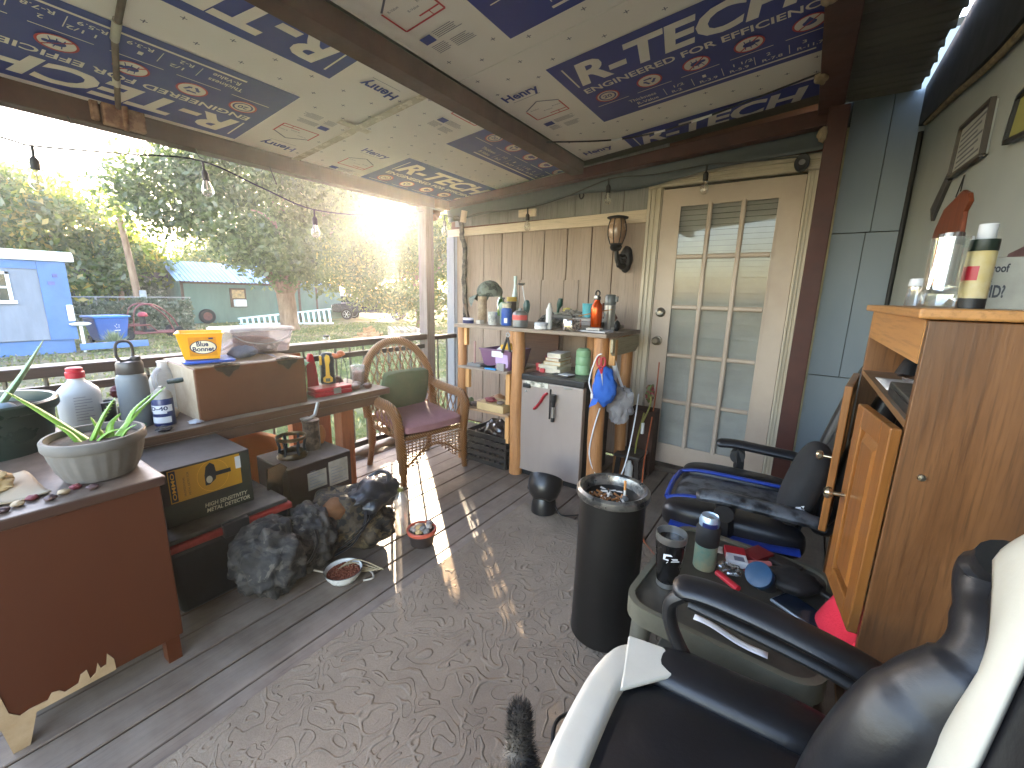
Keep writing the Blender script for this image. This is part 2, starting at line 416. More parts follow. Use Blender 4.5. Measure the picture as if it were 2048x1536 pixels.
tree('shade_tree', 'tall spreading shade tree with thick forked trunk beside the green shed', (-21.84, 11.75, G), (-21.9, 11.7, 1.1), .42,
     [((-23.5, 9.0, 5.0), .26), ((-20.5, 14.2, 5.2), .26), ((-22.5, 12.5, 7.5), .28), ((-19.8, 10.4, 4.2), .2), ((-24.0, 13.5, 5.0), .2)],
     [(-22.5, 11.5, 7.2, 4.6, 4.8, 3.6), (-24.0, 8.2, 5.2, 2.6, 2.6, 2.3), (-20.0, 14.6, 5.4, 3.0, 3.0, 2.9), (-21.0, 11.0, 2.9, 2.3, 2.6, 1.5), (-19.6, 12.6, 2.6, 1.7, 1.9, 1.5), (-20.3, 16.6, 4.2, 1.9, 2.2, 2.3), (-21, 9.6, 3.6, 1.6, 1.6, 1.3)],
     1250, 46, .42, .25, m_leafA, 1, droop=.35)
tree('yard_tree', 'yellow green leafy tree near the porch corner, branches hanging to the ground', (-15.0, 14.2, G), (-14.9, 14.1, .9), .16,
     [((-16.4, 12.9, 3.2), .1), ((-13.7, 15.5, 3.4), .1), ((-14.8, 14.8, 4.4), .11), ((-16.2, 14.9, 2.0), .07), ((-14.0, 13.3, 1.6), .07)],
     [(-15.6, 13.7, 3.5, 2.8, 2.8, 2.3), (-13.8, 15.9, 3.2, 2.0, 2.2, 2.3), (-16.8, 12.4, 2.3, 1.7, 1.7, 1.3), (-14.7, 13.6, 1.1, 1.9, 1.7, .9), (-12.8, 15.2, .7, 1.3, 1.5, 1.1), (-16.2, 13.0, 1.2, 1.5, 1.5, .6)],
     1000, 46, .32, .15, m_leafS, 2, droop=.5)
tree('yard_tree', 'broad yellow green tree rising behind the pale blue trailer', (-31.5, 5.6, G), (-31.4, 5.6, 1.6), .35,
     [((-31, 3.2, 4.2), .2), ((-31.5, 8, 4.4), .2), ((-32, 5.5, 5.6), .22)],
     [(-31.5, 4.6, 4.2, 3.0, 4.6, 2.8), (-31.2, 8.0, 2.8, 2.2, 2.2, 1.9), (-31.0, 1.6, 4.6, 2.4, 3.2, 2.6), (-30.6, 6.2, 1.8, 2, 2.6, 1.4)],
     700, 46, .42, .32, m_leafY, 3, droop=.3)
tree('yard_tree', 'small dark green tree in the gap between trailer and pole', (-29.5, 7.2, G), (-29.5, 7.2, 1.0), .12,
     [((-29.6, 7.6, 2.6), .07), ((-29.4, 6.8, 2.4), .07)], [(-29.5, 7.1, 2.1, .9, 1.0, 1.1)], 60, 40, .28, .2, m_leafA, 4)
tree('yard_tree', 'distant light green tree showing above the shed roof', (-44, 18.2, G), (-44, 18.2, 2.2), .3,
     [((-44, 16.8, 4.4), .16), ((-44, 19.8, 4.6), .16)], [(-44, 18.6, 3.9, 2.6, 4.6, 2.2), (-43.5, 15.6, 3.0, 2, 2.0, 1.5)], 220, 40, .45, .3, m_leafY, 5)
tree('yard_tree', 'distant tree standing behind the parked van', (-43, 30, G), (-43, 30, 2.2), .3,
     [((-42, 28, 6.0), .2), ((-43, 32, 6.5), .2)], [(-43, 31, 6.0, 5, 6.5, 4.6), (-43, 24.8, 5.0, 4, 4, 4.2)], 560, 46, .7, .46, m_leafA, 6)
tree('yard_tree', 'distant rounded tree behind the dark pickup truck', (-36, 37, G), (-36, 37, 2.4), .3,
     [((-35, 35, 6), .2), ((-36, 39, 6.5), .2)], [(-36.5, 36, 6.0, 5.2, 5.6, 4.8), (-31, 40, 5, 4.5, 4.5, 4)], 560, 46, .7, .46, m_leafY, 7)
tree('yard_tree', 'distant leafy tree seen between corner post and wall', (-24, 33, G), (-24, 33, 1.6), .25,
     [((-23.4, 32, 3.6), .13), ((-24.5, 34, 3.9), .13)], [(-24, 33, 3.6, 3.4, 3.2, 3.6)], 200, 44, .5, .26, m_leafS, 8)

# trailer
m_trailer = mat('chalky_blue_siding', '#555b66', .7, c2='#787e8a', scale=1.1, stretch=(1, 1, .25), bump=.1, bscale=6)
m_trblue = mat('blue_trim_paint', '#3f5c8a', .6, var=.12, scale=2)
m_white = mat('white_paint', '#cfcfd0', .55, var=.08, scale=5)
m_darkglass = mat('dark_window', '#26302f', .08, var=.3, scale=1.5, spec=.8)
t = thing('trailer', 'pale blue weathered mobile trailer with white framed window', 'trailer', (-18.9, 1.5, G))
xa = -18.45
MB().box(-22, xa, -4, 3.3, G + .42, 2.0).build('body', m_trailer, t, world=True, bevel=.02)
MB().box(-21.9, xa - .06, -4, 3.22, G, G + .42).build('skirting', m_trblue, t, world=True)
mb = MB(); mb.prism([(-22.1, 1.96), (xa + .12, 1.96), (xa + .12, 2.12), (xa + .02, 2.24), (-22.0, 2.26)], 'y', -4.2, 3.5); mb.build('roof', m_white, t, world=True, bevel=.02)
MB().box(xa, xa + .03, 2.72, 3.31, G + .42, 1.95).box(xa, xa + .03, -4, 2.715, 1.72, 1.95).build('trim', m_trblue, t, world=True)
mb = MB(); y0, y1, z0, z1 = .75, 2.15, .78, 1.62
w = MB().box(xa + .002, xa + .035, y0 + .06, y1 - .06, z0 + .06, z1 - .06).build('window', m_darkglass, t, world=True)
mb.box(xa, xa + .06, y0, y1, z1 - .07, z1).box(xa, xa + .09, y0 - .06, y1 + .06, z0 - .03, z0 + .05).box(xa, xa + .06, y0, y0 + .07, z0, z1).box(xa, xa + .06, y1 - .07, y1, z0, z1).box(xa, xa + .05, y0, y1, 1.17, 1.22)
mb.bar((xa + .07, 1.45, z1 - .02), (xa + .07, 1.86, z0), .07, .03); mb.build('window_frame', m_white, w, world=True)
MB().box(xa + .03, xa + .06, 3.0, 3.1, 1.5, 1.6).box(xa + .03, xa + .05, 2.88, 3.02, 1.28, 1.38).build('decal', mat('purple_decal', '#4a4a78', .6), t, world=True)
MB().box(xa + .03, xa + .12, 3.16, 3.3, .22, .7).build('meter_box', m_white, t, world=True, bevel=.02)
t = thing('trailer_hitch', 'blue metal hitch bar lying at the trailer corner', 'hitch', (-18.2, 3.6, G))
MB().bar((-18.4, 3.3, G + .16), (-18.1, 4.9, G + .2), .14, .2).build('beam', m_trblue, t, world=True, bevel=.01)
MB().cyl((-18.4, 3.4, G), (-18.4, 3.4, .1), .04).blob((-18.4, 3.4, .12), (.2, .25, .06), 1, .1).build('jack', m_white, t, world=True)

# stone-faced / ivy wall and the shed
def speckmat(name, cs, sc=14):
    m, t, b = newmat(name)
    v = coord(t); vo = nd(t, 'ShaderNodeTexVoronoi'); vo.inputs['Scale'].default_value = sc; t.links.new(v, vo.inputs['Vector'])
    s = t.nodes.new('ShaderNodeSeparateColor'); t.links.new(vo.outputs['Color'], s.inputs[0])
    col = ramp(t, s.outputs[0], [(i / (len(cs) - 1), c) for i, c in enumerate(cs)])
    t.links.new(col, b.inputs['Base Color']); b.inputs['Roughness'].default_value = .9
    addbump(t, b, vo.outputs['Distance'], .8, .05); return m
m_ivy = leafmat('ivy_leaf', (.035, .05, .028), (.10, .125, .08), .25, (.22, .24, .18))
m_stone = speckmat('speckled_ivy_wall', ['#3b4338', '#5a6153', '#2f362d', '#6f7566'], 6)  # wall behind the ivy in random dark grey green speckles
def ivy(parent, x, y0, y1, z0, z1, n, size=.16, dep=.18):
    Y = y0 + (y1 - y0) * nr.random(n); Z = z0 + (z1 - z0) * nr.random(n) + .1 * np.sin(Y * 3.1)
    Cc = np.stack([x + dep * nr.random(n), Y, Z], 1)
    A = rvec(n); A[:, 0] *= .4; A /= np.linalg.norm(A, axis=1)[:, None]; Bv = np.cross(A, rvec(n)); Bv /= np.linalg.norm(Bv, axis=1)[:, None]
    s = size * (.5 + nr.random(n))[:, None]
    V, F = quads_from(Cc, A * s * .5, Bv * s * .4)
    return fast_mesh('ivy', V - np.array(parent.location), F, m_ivy, np.clip(.45 + .3 * nr.normal(size=n), 0, 1), parent)
t = thing('storage_building', 'long flat roofed building overgrown with grey green ivy', 'building', (-29.8, 6, G))
MB().box(-33, -29.8, 3.2, 9.2, G, 1.75).build('wall', m_stone, t, world=True)
MB().box(-33.2, -29.5, 3.0, 9.3, 1.75, 2.05).build('roof', mat('dark_roof_edge', '#3f3a36', .8), t, world=True)
ivy(t, -29.8, 3.2, 9.2, G, 1.8, 5000)
t = thing('ivy_fence', 'low wire fence covered in ivy in front of the long building', 'fence', (-24.4, 6.6, G))
mb = MB()
for y in (3.7, 5.1, 6.7, 8.4): mb.cyl((-24.4, y, G), (-24.4, y, .85), .035, n=8)
mb.cyl((-24.4, 3.6, .82), (-24.4, 8.45, .82), .022, n=8)
for i in range(16): mb.bar((-24.4, 3.7 + i * .3, G), (-24.4, 3.7 + i * .3, .8), .006, .006)
mb.build('post', mat('galvanised', '#8b8f90', .5, .6), t, world=True)
ivy(t, -24.4, 5.0, 8.4, G, .7, 3600, .14, .3)
m_shed = mat('sage_green_siding', '#566f66', .75, var=.12, scale=2, stretch=(1, 1, .3), bump=.1)
m_shedtrim = mat('brown_trim_board', '#4d3f33', .8)
m_metalroof = mat('blue_ribbed_metal_roof', '#6a8fb2', .35, .3, var=.15, scale=1.2)
t = thing('garden_shed', 'sage green shed with ribbed blue metal roof and window air conditioner', 'shed', (-29, 12.4, G))
mb = MB(); mb.box(-32.5, -28.9, 9.6, 19.6, G, 1.72); mb.build('wall', m_shed, t, world=True)
mb = MB(); mb.prism([(-28.9, 1.72), (-32.5, 1.72), (-30.7, 3.0)], 'y', 9.6, 9.75); mb.build('gable', m_shed, t, world=True)
mb = MB()
nrib = 26
def rf(u, v):
    y = 9.3 + 5.4 * u; k = (u * nrib) % 1.0
    return (-28.55 - 2.15 * v, y, 1.62 + 1.15 * v + (.05 if k < .2 else 0))
mb.surf(rf, nrib * 5, 1); mb.surf(lambda u, v: (-32.85 + 2.15 * v, 9.3 + 5.4 * u, 1.62 + 1.15 * v), 4, 1); mb.build('roof', m_metalroof, t, world=True, smooth=0)
MB().box(-32.4, -28.7, 14.8, 19.7, 1.66, 1.8).build('flat_roof', m_metalroof, t, world=True)
MB().box(-28.9, -28.86, 9.58, 9.72, G, 1.66).box(-28.9, -28.86, 9.6, 14.6, 1.5, 1.64).box(-28.9, -28.86, 16.3, 16.45, G, 1.6).box(-28.9, -28.86, 17.6, 17.7, G, 1.6).build('corner_trim', m_shedtrim, t, world=True)
w = MB().box(-28.9, -28.84, 12.05, 12.95, .15, 1.3).build('window', m_shedtrim, t, world=True)
MB().box(-28.86, -28.82, 12.15, 12.85, .7, 1.2).build('pane', mat('tan_curtain_glass', '#b89a68', .3, c2='#5b5648'), w, world=True)  # pane in mottled tan and grey brown
MB().box(-28.9, -28.5, 12.2, 12.8, .2, .62).build('air_conditioner', m_white, w, world=True, bevel=.03)
m_rubber = mat('black_rubber', '#1a1a1b', .75, var=.3, scale=8)
t = thing('old_wheel', 'old rubber tyre wheel leaning on the shed wall', 'wheel', (-28.6, 10.6, G))
mb = MB(); mb.lathe([(.24, -.1), (.38, -.11), (.42, -.06), (.42, .06), (.38, .11), (.24, .1), (.24, -.1)], n=28, M=Mx((-28.55, 10.6, G + .42), (0, R(90), 0))); mb.build('tyre', m_rubber, t, world=True)
mb = MB(); mb.lathe([(.06, .02), (.12, .06), (.24, .08), (.24, -.08)], n=20, M=Mx((-28.55, 10.6, G + .42), (0, R(90), 0))); mb.build('rim', mat('rusty_rim', '#5e3a33', .7), t, world=True)
# pole
t = thing('utility_pole', 'leaning grey wooden utility pole rising behind the ivy fence', 'pole', (-26.4, 7.1, G))
MB().tube([(-26.4, 7.1, G), (-26.5, 6.98, 2), (-26.6, 6.82, 5.0)], [.17, .14, .11], 12).build('pole', m_bark, t, world=True)
MB().box(-26.3, -26.15, 7.05, 7.3, .55, 1.1).build('meter_box', mat('grey_meter', '#8d959c', .5, .5), t, world=True, bevel=.03)
# bin
m_binblue = mat('blue_bin_plastic', '#234f92', .5, var=.1, scale=3)
t = thing('recycling_bin', 'blue wheeled recycling bin beside the trailer', 'bin', (-21.1, 4.6, G), rz=R(12))
mb = MB()
mb.add([(-.3, -.4, .08), (.3, -.4, .08), (.3, .4, .08), (-.3, .4, .08), (-.4, -.52, .9), (.38, -.52, .9), (.38, .52, .9), (-.4, .52, .9)], [(0, 1, 2, 3), (4, 5, 6, 7), (0, 1, 5, 4), (1, 2, 6, 5), (2, 3, 7, 6), (3, 0, 4, 7)])
mb.build('body', m_binblue, t, bevel=.04)
MB().box(-.46, .42, -.56, .56, .9, .98).build('lid', mat('blue_bin_lid', '#3d77c4', .45, var=.1), t, bevel=.03)
for y in (-.38, .38):
    mb = MB(); mb.lathe([(.02, -.04), (.13, -.05), (.13, .05), (.02, .04)], n=16, M=Mx((-.32, y, .13), (R(90), 0, 0))); mb.build('wheel', m_rubber, t)
mb = MB(); Mt = plane_M((.36, .12, .6), (0, 1, .0), (.1, 0, 1))
for k in range(5):
    a = 2 * PI * k / 5 + .3; mb.add([(.0 + .09 * math.cos(a), .09 * math.sin(a), .012), (.07 * math.cos(a + .6), .07 * math.sin(a + .6), .012), (.04 * math.cos(a + .3), .04 * math.sin(a + .3), .012)], [(0, 1, 2)], Mt)
flat(mb, Mt, -.09, .09, -.17, -.14, .012); mb.build('emblem', m_white, t)
# go-kart frame
m_red = mat('faded_red_paint', '#6d3a3a', .5, var=.25, scale=3)
t = thing('go_kart', 'red tube framed go kart parked by the ivy fence', 'go-kart', (-21.5, 6, G))
mb = MB()
for sx in (0, .7):
    mb.tube(smooth_path([(-21.2 - sx, 5.3, G + .3), (-21.2 - sx, 5.5, .55), (-21.2 - sx, 6.4, .72), (-21.2 - sx, 7.3, .2), (-21.2 - sx, 7.7, G + .25)], 6), .035, 8)
    mb.tube([(-21.2 - sx, 4.9, G + .28), (-21.2 - sx, 7.6, G + .28)], .04, 8); mb.tube([(-21.2 - sx, 4.95, G + .6), (-21.2 - sx, 6.1, G + .62), (-21.2 - sx, 6.5, G + .3)], .03, 8)
for y in (5.0, 6.2, 7.6): mb.tube([(-21.2, y, G + .28), (-21.9, y, G + .28)], .035, 8)
mb.build('frame', m_red, t, world=True)
mb = MB(); mb.box(-21.8, -21.3, 5.9, 6.45, G + .3, G + .42); mb.box(-21.8, -21.3, 5.85, 6.0, G + .4, G + 1.0); mb.build('seat', m_rubber, t, world=True, bevel=.04)
MB().blob((-21.5, 5.95, G + 1.02), (.22, .25, .14), 2, .08, flatz=-.06).build('seat_cover', mat('red_cover', '#8f3440', .6), t, world=True)
KT = t
for y in (4.95, 7.55):
    for x in (-21.05, -22.05):
        mb = MB(); mb.lathe([(.06, -.08), (.2, -.1), (.26, -.06), (.26, .06), (.2, .1), (.06, .08)], n=18, M=Mx((x, y, G + .26), (0, R(90), 0))); mb.build('wheel', m_rubber, t, world=True)
KT.scale = (1, .62, .92); KT.location.y = 5.8
# weeds and ladder
for i, (bx, by, s, lb) in enumerate([(-19.2, 4.3, .55, 'spiky pale green weed clump beside the blue bin'), (-12.6, 12.2, .5, 'dry grassy weed clump near the firewood heap')]):
    t = thing('weed_clump', lb, 'plant', (bx, by, G)); n = 260
    az = nr.random(n) * 2 * PI; L = s * (.6 + .7 * nr.random(n)); til = .25 + .9 * nr.random(n)
    A = np.stack([np.cos(az) * np.sin(til), np.sin(az) * np.sin(til), np.cos(til)], 1) * L[:, None] * .5
    Bv = np.cross(A, [0, 0, 1.0]); Bv = Bv / np.linalg.norm(Bv, axis=1)[:, None] * .018
    V, F = quads_from(A * 1.0, A, Bv); o = fast_mesh('leaves', V, F, leafmat('weed_blade_%d' % i, (.09, .13, .07), (.2, .25, .15), .4), nr.random(n), t)
m_alu = mat('brushed_aluminium', '#b9cfe4', .35, .7, var=.1, scale=4)
t = thing('extension_ladder', 'aluminium extension ladder lying on its side in front of the shed', 'ladder', (-26, 14, G))
pa = Vector((-26.6, 11.4, G + .05)); pb = Vector((-23.6, 15.4, G + .1))
mb = MB(); mb.bar(pa, pb, .04, .09); mb.bar(pa + Vector((-.05, 0, .3)), pb + Vector((-.15, 0, .85)), .04, .09); mb.build('rail', m_alu, t, world=True)
mb = MB()
for i in range(17):
    u = (i + .5) / 17; a = pa.lerp(pb, u); c = (pa + Vector((-.05, 0, .3))).lerp(pb + Vector((-.15, 0, .85)), u); mb.bar(a, c, .12, .03)
mb.build('rung', m_alu, t, world=True)
# vehicles
m_truck = mat('dark_car_paint', '#141a22', .25, var=.1, coat=.6)
m_carglass = mat('car_glass', '#7fa6bd', .08, var=.2, spec=.9)
m_chrome = mat('bright_wheel_rim', '#aeb6be', .3, .9)
def wheels(t, xs, y, r):
    for x in xs:
        for s in (-1, 1):
            Mw = Mx((x, s * y, r), (R(90), 0, 0))
            w = MB().lathe([(r * .62, -.11), (r * .93, -.12), (r, -.07), (r, .07), (r * .93, .12), (r * .62, .11)], n=26, M=Mw).build('wheel', m_rubber, t)
            mb = MB()
            for k in range(6):
                a = PI * 2 * k / 6; mb.bar((x, s * (y + .1), r), (x + r * .62 * math.cos(a), s * (y + .1), r + r * .62 * math.sin(a)), .03, .09, up=(0, 1, 0))
            mb.lathe([(r * .58, -.1), (r * .66, -.12), (r * .66, .12), (r * .58, .1)], n=24, M=Mw); mb.lathe([(.0, -.09), (r * .3, -.1), (r * .3, .1), (0, .09)], n=12, M=Mw); mb.build('rim', m_chrome, w)
def extr_profile(mb, prof, y0, y1, inset=0, zi=None):
    n = len(prof); mb.prism(prof, 'y', y0, y1)
t = thing('pickup_truck', 'dark pickup truck parked behind the yard, half hidden by branches', 'truck', (-26.3, 20.6, G), rz=R(38))
mb = MB(); prof = [(-2.75, .55), (-2.8, 1.0), (-2.6, 1.12), (-1.35, 1.2), (-.9, 1.22), (2.7, 1.24), (2.78, .6), (2.3, .5), (1.2, .5), (-1.3, .5), (-2.3, .5)]
mb.prism(prof, 'y', -.95, .95); mb.build('body', m_truck, t, bevel=.06, bseg=3)
mb = MB(); mb.add([(-1.35, -.9, 1.18), (1.0, -.9, 1.18), (1.0, .9, 1.18), (-1.35, .9, 1.18), (-.55, -.74, 1.82), (.75, -.74, 1.82), (.75, .74, 1.82), (-.55, .74, 1.82)], [(4, 5, 6, 7), (0, 1, 5, 4), (1, 2, 6, 5), (2, 3, 7, 6), (3, 0, 4, 7)]); mb.build('cab', m_truck, t, bevel=.05)
for s in (-1, 1):
    for xa_, xb_ in ((-.95, -.02), (.08, .82)):
        MB().add([(xa_ , s * .895, 1.25), (xb_, s * .895, 1.25), (min(xb_, .72), s * .765, 1.74), (max(xa_, -.5) if xa_ > -.5 else -.5, s * .765, 1.74)], [(0, 1, 2, 3)]).build('window', m_carglass, t)
MB().add([(-1.37, -.82, 1.22), (-1.37, .82, 1.22), (-.6, .68, 1.79), (-.6, -.68, 1.79)], [(0, 1, 2, 3)]).build('windscreen', m_carglass, t)
for s in (-1, 1): MB().box(-2.83, -2.72, s * .7 - .18, s * .7 + .18, .85, 1.02).build('headlight', m_white, t, bevel=.02)
MB().box(-2.84, -2.74, -.45, .45, .78, 1.05).build('grille', m_chrome, t); wheels(t, (-1.75, 1.75), .88, .4)
t = thing('parked_van', 'light silver van parked in sunlight behind the pickup', 'van', (-31.5, 20.2, G), rz=R(45))
mb = MB(); mb.prism([(-2.3, .4), (-2.35, .85), (-1.5, 1.1), (-.9, 1.75), (2.2, 1.8), (2.35, 1.0), (2.3, .4)], 'y', -.9, .9); mb.build('body', mat('silver_car_paint', '#c2c4c6', .3, .3, var=.05), t, bevel=.08, bseg=3)
for s in (-1, 1): MB().add([(-1.0, s * .905, 1.12), (2.0, s * .905, 1.12), (2.0, s * .905, 1.62), (-.7, s * .905, 1.62)], [(0, 1, 2, 3)]).build('window', m_darkglass, t)
wheels(t, (-1.5, 1.5), .84, .34)
# firewood heap and pallet stack
m_fire = wood('sunlit_firewood', '#7a5a3c', '#b08a62', 'x', .85, bump=.3)
t = thing('firewood_heap', 'brown triangular heap of split firewood on the grass', 'firewood', (-14.6, 11.1, G))
mb = MB()
for i in range(70):
    a = rng.random() * 2 * PI; d_ = .75 * rng.random(); z = .06 + max(0, .62 - d_ * .8) * rng.random()
    c = Vector((-14.6 + d_ * math.cos(a), 11.1 + d_ * math.sin(a), G + z)); w = Vector((rng.uniform(-1, 1), rng.uniform(-1, 1), rng.uniform(-.3, .3))).normalized() * .2
    mb.tube([c - w, c + w], rng.uniform(.04, .07), 5)
mb.build('log', m_fire, t, world=True, smooth=0)
t = thing('pallet_stack', 'low stack of pale weathered pallets under the tree branches', 'pallets', (-14.2, 12.6, G), rz=R(-35))
mb = MB()
for k in range(4):
    z = k * .14
    for i in range(6): mb.box(-.9 + .02 * k, .9, -.6 + i * .21, -.48 + i * .21, z + .1, z + .125)
    for i in range(3): mb.box(-.9, .9, -.6 + i * .52, -.52 + i * .52, z, z + .1)
mb.build('board', wood('bleached_pallet', '#9a8c7a', '#cfc2ae', 'x', .85, bump=.3), t)

# ------------------------------------------------------------------ the porch shell
m_deck = wood('weathered_deck_wood', '#42342a', '#6e5c4c', 'y', .62, scale=7, bump=.25, dust=.35)
mb = MB(); x = -3.05; i = 0
while x < .42:
    y0 = -1.6 + .0 * i; dz = -.0015 * (i % 3)
    mb.box(x, x + .132, y0, 3.3, -.035 + dz, dz); x += .1385; i += 1
tag(mb.build('deck', m_deck, smooth=0, bevel=.003, bseg=1), kind='structure')
tag(MB().box(-3.0, .4, -1.5, 3.25, -.2, -.06).box(-3.06, -3.0, -1.6, 3.3, -.3, -.04).build('deck_joist', mat('dark_joist_wood', '#2a211a', .9), smooth=0), kind='structure')

# cream grooved siding
m_siding = wood('cream_textured_siding', '#877464', '#a08e7f', 'z', .75, scale=8, bump=.55, cont=(.2, .8))
m_sidgrey = wood('grey_textured_siding', '#777573', '#92908d', 'z', .75, scale=8, bump=.5, cont=(.2, .8))
m_groove = mat('red_brown_groove', '#5d3b2c', .85)
m_trim = wood('cream_trim_board', '#bda991', '#d9cab4', 'x', .6, scale=6, bump=.25)
m_trimw = mat('pale_weathered_trim', '#6f747c', .6, c2='#8d8f95', scale=3, stretch=(1, 1, .2), bump=.15)
t = thing('siding_wall', 'cream grooved wood siding wall behind the log shelf and lantern', 'wall', (-2, 3.31, 0))
MB().box(-3.02, -1.0, 3.335, 3.42, 0, 2.75).box(-1.0, -.03, 3.335, 3.42, 2.15, 2.75).build('backing', m_groove, t, world=True)
gx = [-3.02, -2.80, -2.594, -2.384, -2.16, -1.934, -1.712, -1.492, -1.306, -1.0]
mb = MB()
for a, b in zip(gx[:-1], gx[1:]): mb.box(a + .005, b - .005, 3.318, 3.34, 0.02, 1.87)
mb.build('siding', m_siding, t, world=True, smooth=0)
mb = MB()
for a, b in zip(gx[:-1], gx[1:]): mb.box(a + .06, b + .053, 3.322, 3.34, 1.955, 2.7)
mb.build('upper_siding', m_sidgrey, t, world=True, smooth=0)
MB().add([(-3.04, 3.30, 1.865), (-1.055, 3.30, 1.865), (-1.055, 3.34, 1.865), (-3.04, 3.34, 1.865), (-3.04, 3.30, 1.93), (-1.055, 3.30, 1.955), (-1.055, 3.34, 1.955), (-3.04, 3.34, 1.93)], [(0, 1, 5, 4), (4, 5, 6, 7), (0, 3, 2, 1), (1, 2, 6, 5), (3, 0, 4, 7)]).build('trim_board', m_trim, t, world=True)
MB().box(-3.05, -2.955, 3.296, 3.36, 0, 1.862).box(-2.95, -2.93, 3.31, 3.34, 0, 1.86).build('corner_board', m_trimw, t, world=True)
mb = MB()
pg = [-2.40, -2.375, -2.17, -1.945, -1.722, -1.585]
for a, b in zip(pg[:-1], pg[1:]): mb.box(a + .003, b - .003, 3.308, 3.3178, 1.0, 1.448)
mb.build('patch_panel', m_siding, t, world=True, smooth=0)
t = thing('conduit', 'rough dark wrapped cable running down the siding at its end', 'cable', (-2.83, 3.28, 1.0))
pts = [(-2.90, 3.23, 2.02), (-2.84, 3.27, 2.0), (-2.835, 3.285, 1.85), (-2.80, 3.285, 1.72), (-2.815, 3.288, 1.45), (-2.80, 3.288, 1.2), (-2.805, 3.288, .9)]
MB().tube([Vector(p) + Vector((rng.uniform(-.006, .006), 0, 0)) for p in smooth_path(pts, 7)], .024, 10).build('cable', mat('black_wrapped_cable', '#1b1917', .85, c2='#4a443c', scale=22, bump=.8, bscale=40, sharp=True), t, world=True)

# door
m_door = mat('aged_cream_door_paint', '#a89585', .5, c2='#bbaa9a', scale=2.2, bump=.12, bscale=30)
m_casing = mat('worn_white_casing', '#a89b86', .5, c2='#c4b9a6', scale=4, stretch=(1, 1, .15), bump=.15)
dr = thing('french_door', 'cream fifteen pane door with closed blinds behind the glass', 'door', (-.53, 3.30, 0))
X0, X1, Zt = -.95, -.095, 2.075
px0, px1, pz0, pz1 = -.83, -.215, .19, 1.965
mb = MB()
mb.box(X0, px0, 3.30, 3.345, .045, Zt).box(px1, X1, 3.30, 3.345, .045, Zt).box(px0, px1, 3.30, 3.345, .045, pz0).box(px0, px1, 3.30, 3.345, pz1, Zt)
mb.build('slab', m_door, dr, world=True, smooth=0)
mb = MB(); cw = (px1 - px0) / 3; ch = (pz1 - pz0) / 5
for i in (1, 2): mb.prism([(px0 + i * cw - .016, 3.30), (px0 + i * cw + .016, 3.30), (px0 + i * cw + .008, 3.291), (px0 + i * cw - .008, 3.291)], 'z', pz0, pz1)
for j in range(1, 5):
    z = pz0 + j * ch
    for i in range(3): mb.prism([(3.30, z - .016), (3.2915, z - .008), (3.2915, z + .008), (3.30, z + .016)], 'x', px0 + i * cw + .0165, px0 + (i + 1) * cw - .0165)
for a, b, c, d_ in ((px0, px0 + .012, pz0, pz1), (px1 - .012, px1, pz0, pz1)): mb.box(a, b, 3.296, 3.304, c, d_)
mb.box(px0 + .012, px1 - .012, 3.296, 3.304, pz0, pz0 + .012).box(px0 + .012, px1 - .012, 3.296, 3.304, pz1 - .012, pz1)
mb.build('muntin', m_door, dr, world=True, smooth=30)
MB().quad((px0, 3.302, pz0), (px1, 3.302, pz0), (px1, 3.302, pz1), (px0, 3.302, pz1)).build('glazing', glassy('door_glass', (.93, .94, .93), .018, .03), dr, world=True)
mb = MB(); nsl = 50
for k in range(nsl):
    z = pz0 + (pz1 - pz0) * k / nsl; hgt = (pz1 - pz0) / nsl
    mb.add([(px0 - .02, 3.322, z), (px1 + .02, 3.322, z), (px1 + .02, 3.340 + .0015 * (k % 3), z + hgt * 1.02), (px0 - .02, 3.340 + .0015 * (k % 3), z + hgt * 1.02)], [(0, 1, 2, 3)])
mb.build('blind', mat('dusty_white_blind', '#93918c', .6, c2='#a9a7a1', scale=3), dr, world=True, smooth=0)
MB().box(-1.0, -.03, 3.35, 3.37, 0, 2.15).build('light_stop_panel', mat('painted_room_dark', '#3b3a36', .9), dr, world=True)  # added panel stops light leaking round the door; room darkness is in its colour
m_brass = mat('tarnished_metal', '#8d867a', .3, .9, var=.3, scale=30)
m_steel = mat('brushed_steel', '#a9a8a5', .32, .9, var=.15, scale=6)
mb = MB(); Mk = Mx((-.897, 3.30, .999), (R(90), 0, 0)); mb.lathe([(.0, .062), (.018, .062), (.03, .05), (.031, .04), (.014, .028), (.013, .012), (.034, .01), (.036, 0)], n=24, M=Mk); mb.build('knob', m_brass, dr, world=True)
mb = MB(); Mk = Mx((-.893, 3.30, 1.212), (R(90), 0, 0)); mb.lathe([(0, .02), (.012, .02), (.0125, .014)], n=20, M=Mk); mb.lathe([(.0126, .016), (.022, .02), (.034, .012), (.036, 0)], n=24, M=Mk)
mb.build('deadbolt', m_brass, dr, world=True)
mb = MB()
for (a, b) in ((-1.058, -.952), (-.092, -.03)):
    w_ = b - a
    mb.box(a, b, 3.292, 3.345, 0, 2.09)
    for u, v, dpt in ((.06, .26, 3.281), (.42, .56, 3.284), (.7, .94, 3.278)): mb.box(a + u * w_, a + v * w_, dpt, 3.293, 0, 2.088)
mb.box(-1.058, -.03, 3.292, 3.345, 2.092, 2.19)
for z0_, z1_, dpt in ((2.096, 2.112, 3.280), (2.126, 2.14, 3.284), (2.15, 2.186, 3.276)): mb.box(-.955, -.03, dpt, 3.293, z0_, z1_)
mb.build('casing', m_casing, dr, world=True, smooth=0, bevel=.003)
MB().box(-1.0, -.05, 3.22, 3.30, .0, .04).build('threshold', mat('dark_threshold', '#3f342b', .7), dr, world=True, bevel=.005)
t = thing('door_chime_camera', 'small round dark camera fixed at the top right of the door frame', 'camera', (-.13, 3.25, 2.12))
